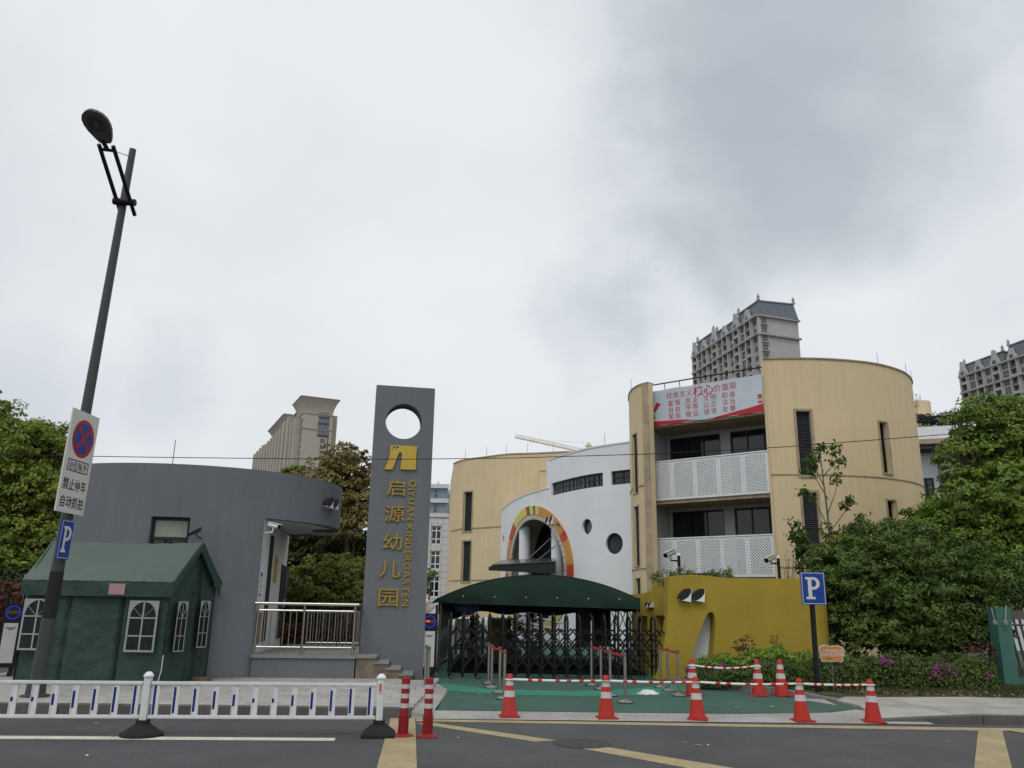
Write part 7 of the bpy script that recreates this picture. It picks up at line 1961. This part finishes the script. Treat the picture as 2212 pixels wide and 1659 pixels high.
# clipped hedges: bright green block, azaleas with pink flowers
def hedge(name, label, plan, z0, z1, m, n, ln, wd, seed, flowers=0, fm=None, fpos=None):
    o = thing(name, (plan[0][0], plan[0][1], .13), label, "hedge"); rs = np.random.RandomState(seed); S_ = Surf(plan)
    P, Nn = [], []
    for k in range(n):
        s = rs.uniform(0, S_.len); t = rs.rand(); w_ = .55
        bump = .07 * sin(s * 4.1 + seed) + .05 * sin(s * 9.3) - (.36 if seed in (31, 32) else 0) * max(0, 1 - s / 1.5) * (z1 - .13) / .75
        if t < .5: d, z, nr = rs.uniform(-w_, w_), z1 + bump + rs.normal() * .05, (0, 0, 1)
        else: d, z, nr = w_ * (1 + .1 * sin(s * 5)) + rs.normal() * .06, z0 + (z1 + bump - z0) * rs.rand() ** .8, (0, -1, .25)
        if t < .5: z -= .25 * max(0, abs(d) / w_ - .6)
        p = S_.pt(s, z, d); P.append(p); Nn.append(nr)
    P = np.array(P); Nn = np.array(Nn, float) + rs.normal(size=P.shape) * .55; Nn /= np.linalg.norm(Nn, axis=1, keepdims=True)
    fast_mesh("foliage", leaf_quads(P, Nn, ln, wd, rs), len(P), m, o)
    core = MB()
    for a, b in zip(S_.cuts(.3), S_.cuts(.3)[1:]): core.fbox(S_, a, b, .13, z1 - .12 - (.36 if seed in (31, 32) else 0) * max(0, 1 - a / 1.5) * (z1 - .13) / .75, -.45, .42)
    core.build("dark_core", mat("hedge_core", (.012, .018, .008), .95, .3, 4), o)  # solid near-black block filling the hedge behind its leaves
    if fpos:
        Q, M_ = [], []
        for (px, py, nn_, sp) in fpos:
            for _ in range(nn_):
                s, z = None, None
                q = S_.hit(px + rs.normal() * sp, 1400); s = q[0]
                zz_ = S_.hit(px, py + rs.normal() * sp * .5)[1]; p = S_.pt(s, min(zz_, z1 + .03), w_ + .05)
                for b_ in range(5): Q.append(np.array(p) + rs.normal(size=3) * .035); M_.append((rs.normal() * .4, -1, .5 + rs.normal() * .3))
        Q = np.array(Q); M_ = np.array(M_, float); M_ /= np.linalg.norm(M_, axis=1, keepdims=True)
        fast_mesh("flowers", leaf_quads(Q, M_, .065, .055, rs), len(Q), PINK, o)["kind"] = "stuff"
    return o
hedge("bright_hedge", "bright yellow-green clipped hedge in front of the yellow wall", [(4.75, 22.05), (5.5, 21.7), (6.6, 21.5), (7.8, 21.45), (8.3, 21.5)], .50, .86, HEDG, 7000, .10, .055, 31)
hedge("azalea_hedge", "dark green azalea hedge below the bright hedge, behind the back row of cones", [(4.75, 21.35), (5.4, 20.95), (6.4, 20.75), (7.6, 20.7), (8.2, 20.72)], .13, .66, AZAL, 7000, .085, .045, 32, fpos=[(1482, 1446, 5, 5), (1520, 1440, 3, 4), (1565, 1437, 3, 3)])
hedge("azalea_hedge", "azalea hedge with magenta flowers under the osmanthus bush", [(8.3, 21.6), (9.5, 21.5), (10.8, 21.5), (12.0, 21.7)], .13, .78, AZAL, 9000, .09, .05, 33, fpos=[(1893, 1424, 8, 8), (1990, 1440, 12, 14), (2010, 1447, 14, 14), (2040, 1450, 5, 10), (1818, 1427, 6, 6), (1930, 1428, 4, 6), (2085, 1456, 3, 4)])
# reddish little shrub at the pier
c = AT(2120, 1430, 22.4); o = thing("red_shrub", (c.x, 22.4, .13), "small reddish shrub at the foot of the green pier", "shrub"); MB().tube([(c.x, 22.4, .1), (c.x, 22.4, .8)], .02, 5).build("stem", BARK, o)
crown("leaves", [(c.x, 22.4, .85, .4, .3, .35)], 30, 16, .13, .09, .04, REDL, o, 41)
c = AT(1675, 1415, 22.3); o = thing("weed_flower", (c.x, 22.3, .13), "thin white-flowered weed standing above the bright hedge", "plant"); mb = MB()
for k in range(5): mb.tube([(c.x, 22.3, .8), (c.x + rnd.uniform(-.2, .2), 22.3, 1.3 + rnd.uniform(-.1, .1))], .008, 4)
mb.build("stems", mat("weed_stem", (.12, .14, .06), .8), o); crown("leaves", [(c.x, 22.3, 1.1, .2, .15, .25)], 14, 8, .1, .06, .025, FRESH, o, 42, inner=0, dome=False)
c = AT(1610, 1420, 21.6); o = thing("dark_red_sprig", (c.x, 21.6, .8), "dark red sprig sticking out of the bright hedge", "shrub"); MB().tube([(c.x, 21.6, .6), (c.x - .05, 21.6, 1.2)], .012, 5).build("stem", BARK, o)
crown("leaves", [(c.x, 21.6, 1.0, .25, .2, .28)], 22, 10, .1, .07, .03, leafmat("dark_red_leaf", (.07, .05, .03), (.13, .08, .05)), o, 43)
# grass on the bank, leaf litter along it
rs = np.random.RandomState(50); n = 12000; o = thing("grass", (9, 20, .13), "short rough grass on the bank in front of the hedges", "grass"); o["kind"] = "stuff"
X = rs.uniform(6.9, 15, n); Yg = rs.uniform(19.2, 22.4, n); keep = (Yg > 19.2) & (Yg > 27.2 - X * 1.05); X, Yg = X[keep], Yg[keep]; n = len(X)
P = np.stack([X, Yg, np.full(n, .15)], 1) + rs.normal(size=(n, 3)) * [0, 0, .01]; Nn = rs.normal(size=(n, 3)) * [1, 1, .5]; Nn /= np.linalg.norm(Nn, axis=1, keepdims=True)
fast_mesh("blades", leaf_quads(P, Nn, .10, .018, rs), n, GRASS, o)
n = 420; X = rs.uniform(7.6, 15, n); Yg = 19.15 + np.abs(rs.normal(size=n)) * .5; P = np.stack([X, Yg, np.full(n, .17)], 1); Nn = rs.normal(size=(n, 3)) * .4 + [0, 0, 1]; Nn /= np.linalg.norm(Nn, axis=1, keepdims=True)
o2 = thing("leaf_litter", (9, 19.3, .13), "dry fallen leaves scattered along the pavement's back edge", "leaf litter"); o2["kind"] = "stuff"
fast_mesh("dry_leaves", leaf_quads(P, Nn, .09, .055, rs), n, DRY, o2)

# left: camphor trees behind the tent
Yl = 33
specs = [("leaning over the tent's left side", [B(40, 980, Yl, 1.9, 1.2), B(95, 960, Yl + 1, 1.4, .9), B(60, 1060, Yl, 2.0, 1.2), B(100, 1080, Yl - .5, 1.2, 1.1), B(20, 1150, Yl - .5, 1.8, 1.4), B(80, 1180, Yl - .5, 1.4, 1.2), B(30, 1240, Yl - 1, 1.6, 1.0), B(110, 1010, Yl + .5, .9, .8), B(120, 1130, Yl, .8, 1.0), B(-60, 1080, Yl, 2.5, 2.5), B(-10, 1000, Yl, 1.5, 1.2)], 21, 900, CAMPD)]
for lab, bl, sd, nc, m in specs:
    c = AT(50, 1400, Yl); tree("camphor_tree", "bushy green camphor tree at the left edge behind the tent", (c.x, Yl, .1), bl, m, nc, 52, .48, .19, .10, .22, sd)
bl = [B(0, 905, 42, .9, 1.2), B(-30, 950, 42, 1.5, 1.5), B(-80, 900, 42, 1.8, 2)]
c = AT(-40, 1400, 42); tree("camphor_tree", "sparse treetop poking up at the far left edge", (c.x, 42, .1), bl, CAMPD, 160, 44, .45, .2, .11, .15, 22)
# dark red shrub low on the left edge
bl = [B(10, 1290, 24, .8, .45), B(45, 1320, 24, .5, .4), B(-20, 1310, 24, .8, .5)]
c = AT(10, 1400, 24); tree("red_leaf_shrub", "dark red-leaved shrub at the left edge above the gate motor", (c.x, 24, .1), bl, REDL, 90, 30, .2, .09, .045, .05, 23)
# behind the gatehouse: reddish tree, green crown, shrubs
Yr = 31
bl = [B(742, 990, Yr, .9, .55), B(715, 1030, Yr, 1.1, .7), B(770, 1020, Yr, 1.0, .7), B(765, 1085, Yr, 1.0, .8), B(740, 1130, Yr, .9, .7), B(690, 1040, Yr + .5, .9, .5), B(780, 1130, Yr, .8, .7), B(660, 1035, Yr + 1, .6, .3), B(750, 1060, Yr + .6, 1.2, .8), B(800, 1060, Yr + .6, 1.0, .9)]
c = AT(762, 1400, Yr); tree("red_tipped_tree", "reddish-olive young tree with dark trunk between gatehouse and pillar", (c.x, Yr, .1), bl, REDG, 330, 34, .28, .16, .08, .11, 24, inner=1, top=AT(752, 1010, Yr))
c = AT(745, 1400, Yr + .8); tree("red_tipped_tree", "second dark trunk with olive leaves just left of the pillar", (c.x, Yr + .8, .1), [B(735, 1000, Yr + .8, .7, .5), B(755, 1045, Yr + .8, .8, .6), B(720, 1075, Yr + .8, .8, .6)], REDG, 110, 34, .28, .16, .08, .10, 25, inner=1, top=AT(740, 1020, Yr + .8))
bl = [B(680, 1175, 33, 1.6, .9), B(660, 1215, 33, 1.4, 1.0), B(730, 1195, 33.5, 1.6, .8), B(640, 1160, 34, 1.5, .8), B(780, 1200, 33, 1.2, .8)]
c = AT(700, 1400, 33); tree("green_tree", "dark green tree mass seen through the gatehouse opening", (c.x, 33, .1), bl, leafmat("dark_green_leaf", (.025, .045, .012), (.08, .10, .025)), 420, 44, .36, .17, .08, .12, 26, fill=.3)
bl = [B(735, 1235, 28.5, 1.2, .55), B(690, 1260, 28.3, 1.1, .6), B(760, 1265, 28.3, 1.0, .6), B(720, 1285, 28, 1.4, .5), B(660, 1290, 28.3, .9, .45), B(775, 1290, 28, .8, .5)]
c = AT(720, 1400, 28.3); tree("yellow_green_shrub", "rounded yellow-green shrub behind the platform railing", (c.x, 28.3, .1), bl, YELG, 480, 44, .24, .13, .06, .08, 27)
hedge("red_hedge", "low red-leaved hedge behind the platform railing", [(-8.0, 27.6), (-6.5, 27.4), (-5.0, 27.3), (-3.6, 27.3)], .2, 1.15, REDL, 3200, .09, .045, 34)
bl = [B(640, 1017, 60, .6, .35), B(623, 1021, 60, .5, .3)]
c = AT(632, 1300, 60); tree("green_tree", "small treetop just showing over the gatehouse roof", (c.x, 60, .1), bl, CAMPD, 40, 30, .3, .18, .09, .1, 28)
# filler crowns closing the view behind the opening
bl = [B(640, 1330, 36, 2.2, 1.6), B(760, 1330, 36, 2.2, 1.6), B(560, 1250, 36, 2.2, 2.5)]
c = AT(680, 1400, 36); tree("green_tree", "shaded green thicket behind the red-leaved hedge", (c.x, 36, .1), bl, MATS["dark_green_leaf"], 260, 44, .5, .2, .1, .12, 29)
# small tree in front of the tiled block
bl = [B(918, 1245, 38, .45, .3), B(912, 1270, 38, .4, .3), B(930, 1240, 38, .3, .15), B(920, 1285, 38, .25, .15)]
c = AT(918, 1400, 38); tree("fresh_green_sapling", "light green sapling between the pillar and the white tiled block", (c.x, 38, .1), bl, leafmat("light_green_leaf", (.09, .15, .03), (.2, .28, .08)), 60, 22, .16, .14, .06, .05, 30, bark=PALEBARK, inner=0)
c = AT(927, 1365, 30); o = thing("fan_plant", (c.x, 30, .1), "small bright plant behind the gate motor box", "plant"); MB().tube([(c.x, 30, .1), (c.x, 30, c.z)], .03, 5).build("stem", BARK, o); crown("leaves", [(c.x, 30, c.z + .15, .35, .3, .2)], 24, 14, .14, .16, .03, FRESH, o, 44, inner=0, dome=False)
# potted topiaries in the courtyard
for k, (px, py, Y, n_) in enumerate(((1022, 1340, 30.5, 3), (1112, 1335, 30, 3), (1150, 1330, 33, 2))):
    c = AT(px, 1390, Y); o = thing("potted_topiary", (c.x, Y, .06), "dark potted topiary shrub behind the gate, %s of three" % ("left", "middle", "right")[k], "plant", "potted topiaries in the courtyard")
    MB().lathe([(.2, .06), (.26, .4), (.28, .42), (.24, .44)], 14, (c.x, Y, 0)).build("pot", mat("grey_pot", (.2, .2, .19), .8), o, smooth=True)
    zt = AT(px, py - 12, Y).z; bl = [(c.x + rnd.uniform(-.08, .08), Y, .75 + (zt - .95) * q / (n_ - 1 or 1), .3 - .04 * q, .3, .26) for q in range(n_)]
    MB().tube([(c.x, Y, .4), (c.x, Y, zt)], .03, 6).build("trunk", BARK, o); crown("crown", bl, 70, 26, .13, .07, .03, leafmat("topiary_leaf", (.015, .035, .012), (.05, .08, .025)), o, 45 + k)
# roof terrace pots
F = Frame((AT(1960, 1000, 46).x, 46), (AT(2200, 1000, 44).x, 44))
for k, px in enumerate((1988, 2004, 2022, 2042, 2062)):
    c = AT(px, 912, 47.5); o = thing("roof_plant", (c.x, 47.5, c.z - .3), "dark rounded shrub on the roof terrace, number %s from the left" % ("one", "two", "three", "four", "five")[k], "plant", "shrubs on the roof terrace")
    MB().lathe([(.25, -.5), (.3, -.1), (.28, -.08)], 10, (c.x, 47.5, c.z - .2)).build("pot", mat("grey_pot", (.2, .2, .19), .8), o); crown("crown", [(c.x, 47.5, c.z + .1, .42, .35, .42)], 40, 22, .2, .11, .05, leafmat("roof_leaf", (.02, .03, .02), (.06, .075, .04)), o, 60 + k)
o = thing("climber", AT(1978, 880, 46.5), "pale sprig leaning on the cream block's roof edge", "plant"); c = AT(1978, 866, 46.5); MB().tube([c + Vector((0, 0, -1)), c], .02, 4).build("stem", PALEBARK, o); crown("leaves", [(c.x, c.y, c.z, .25, .2, .5)], 16, 10, .12, .08, .03, MATS["pale_leaf"], o, 70)

# dark evergreen screen closing the view at the far left
hedge("evergreen_screen", "tall dark evergreen screen at the left edge behind the gate motor", [(-24, 30.5), (-20, 30.2), (-16, 30), (-12.5, 30)], .2, 2.9, MATS["dark_green_leaf"], 7000, .2, .1, 36)
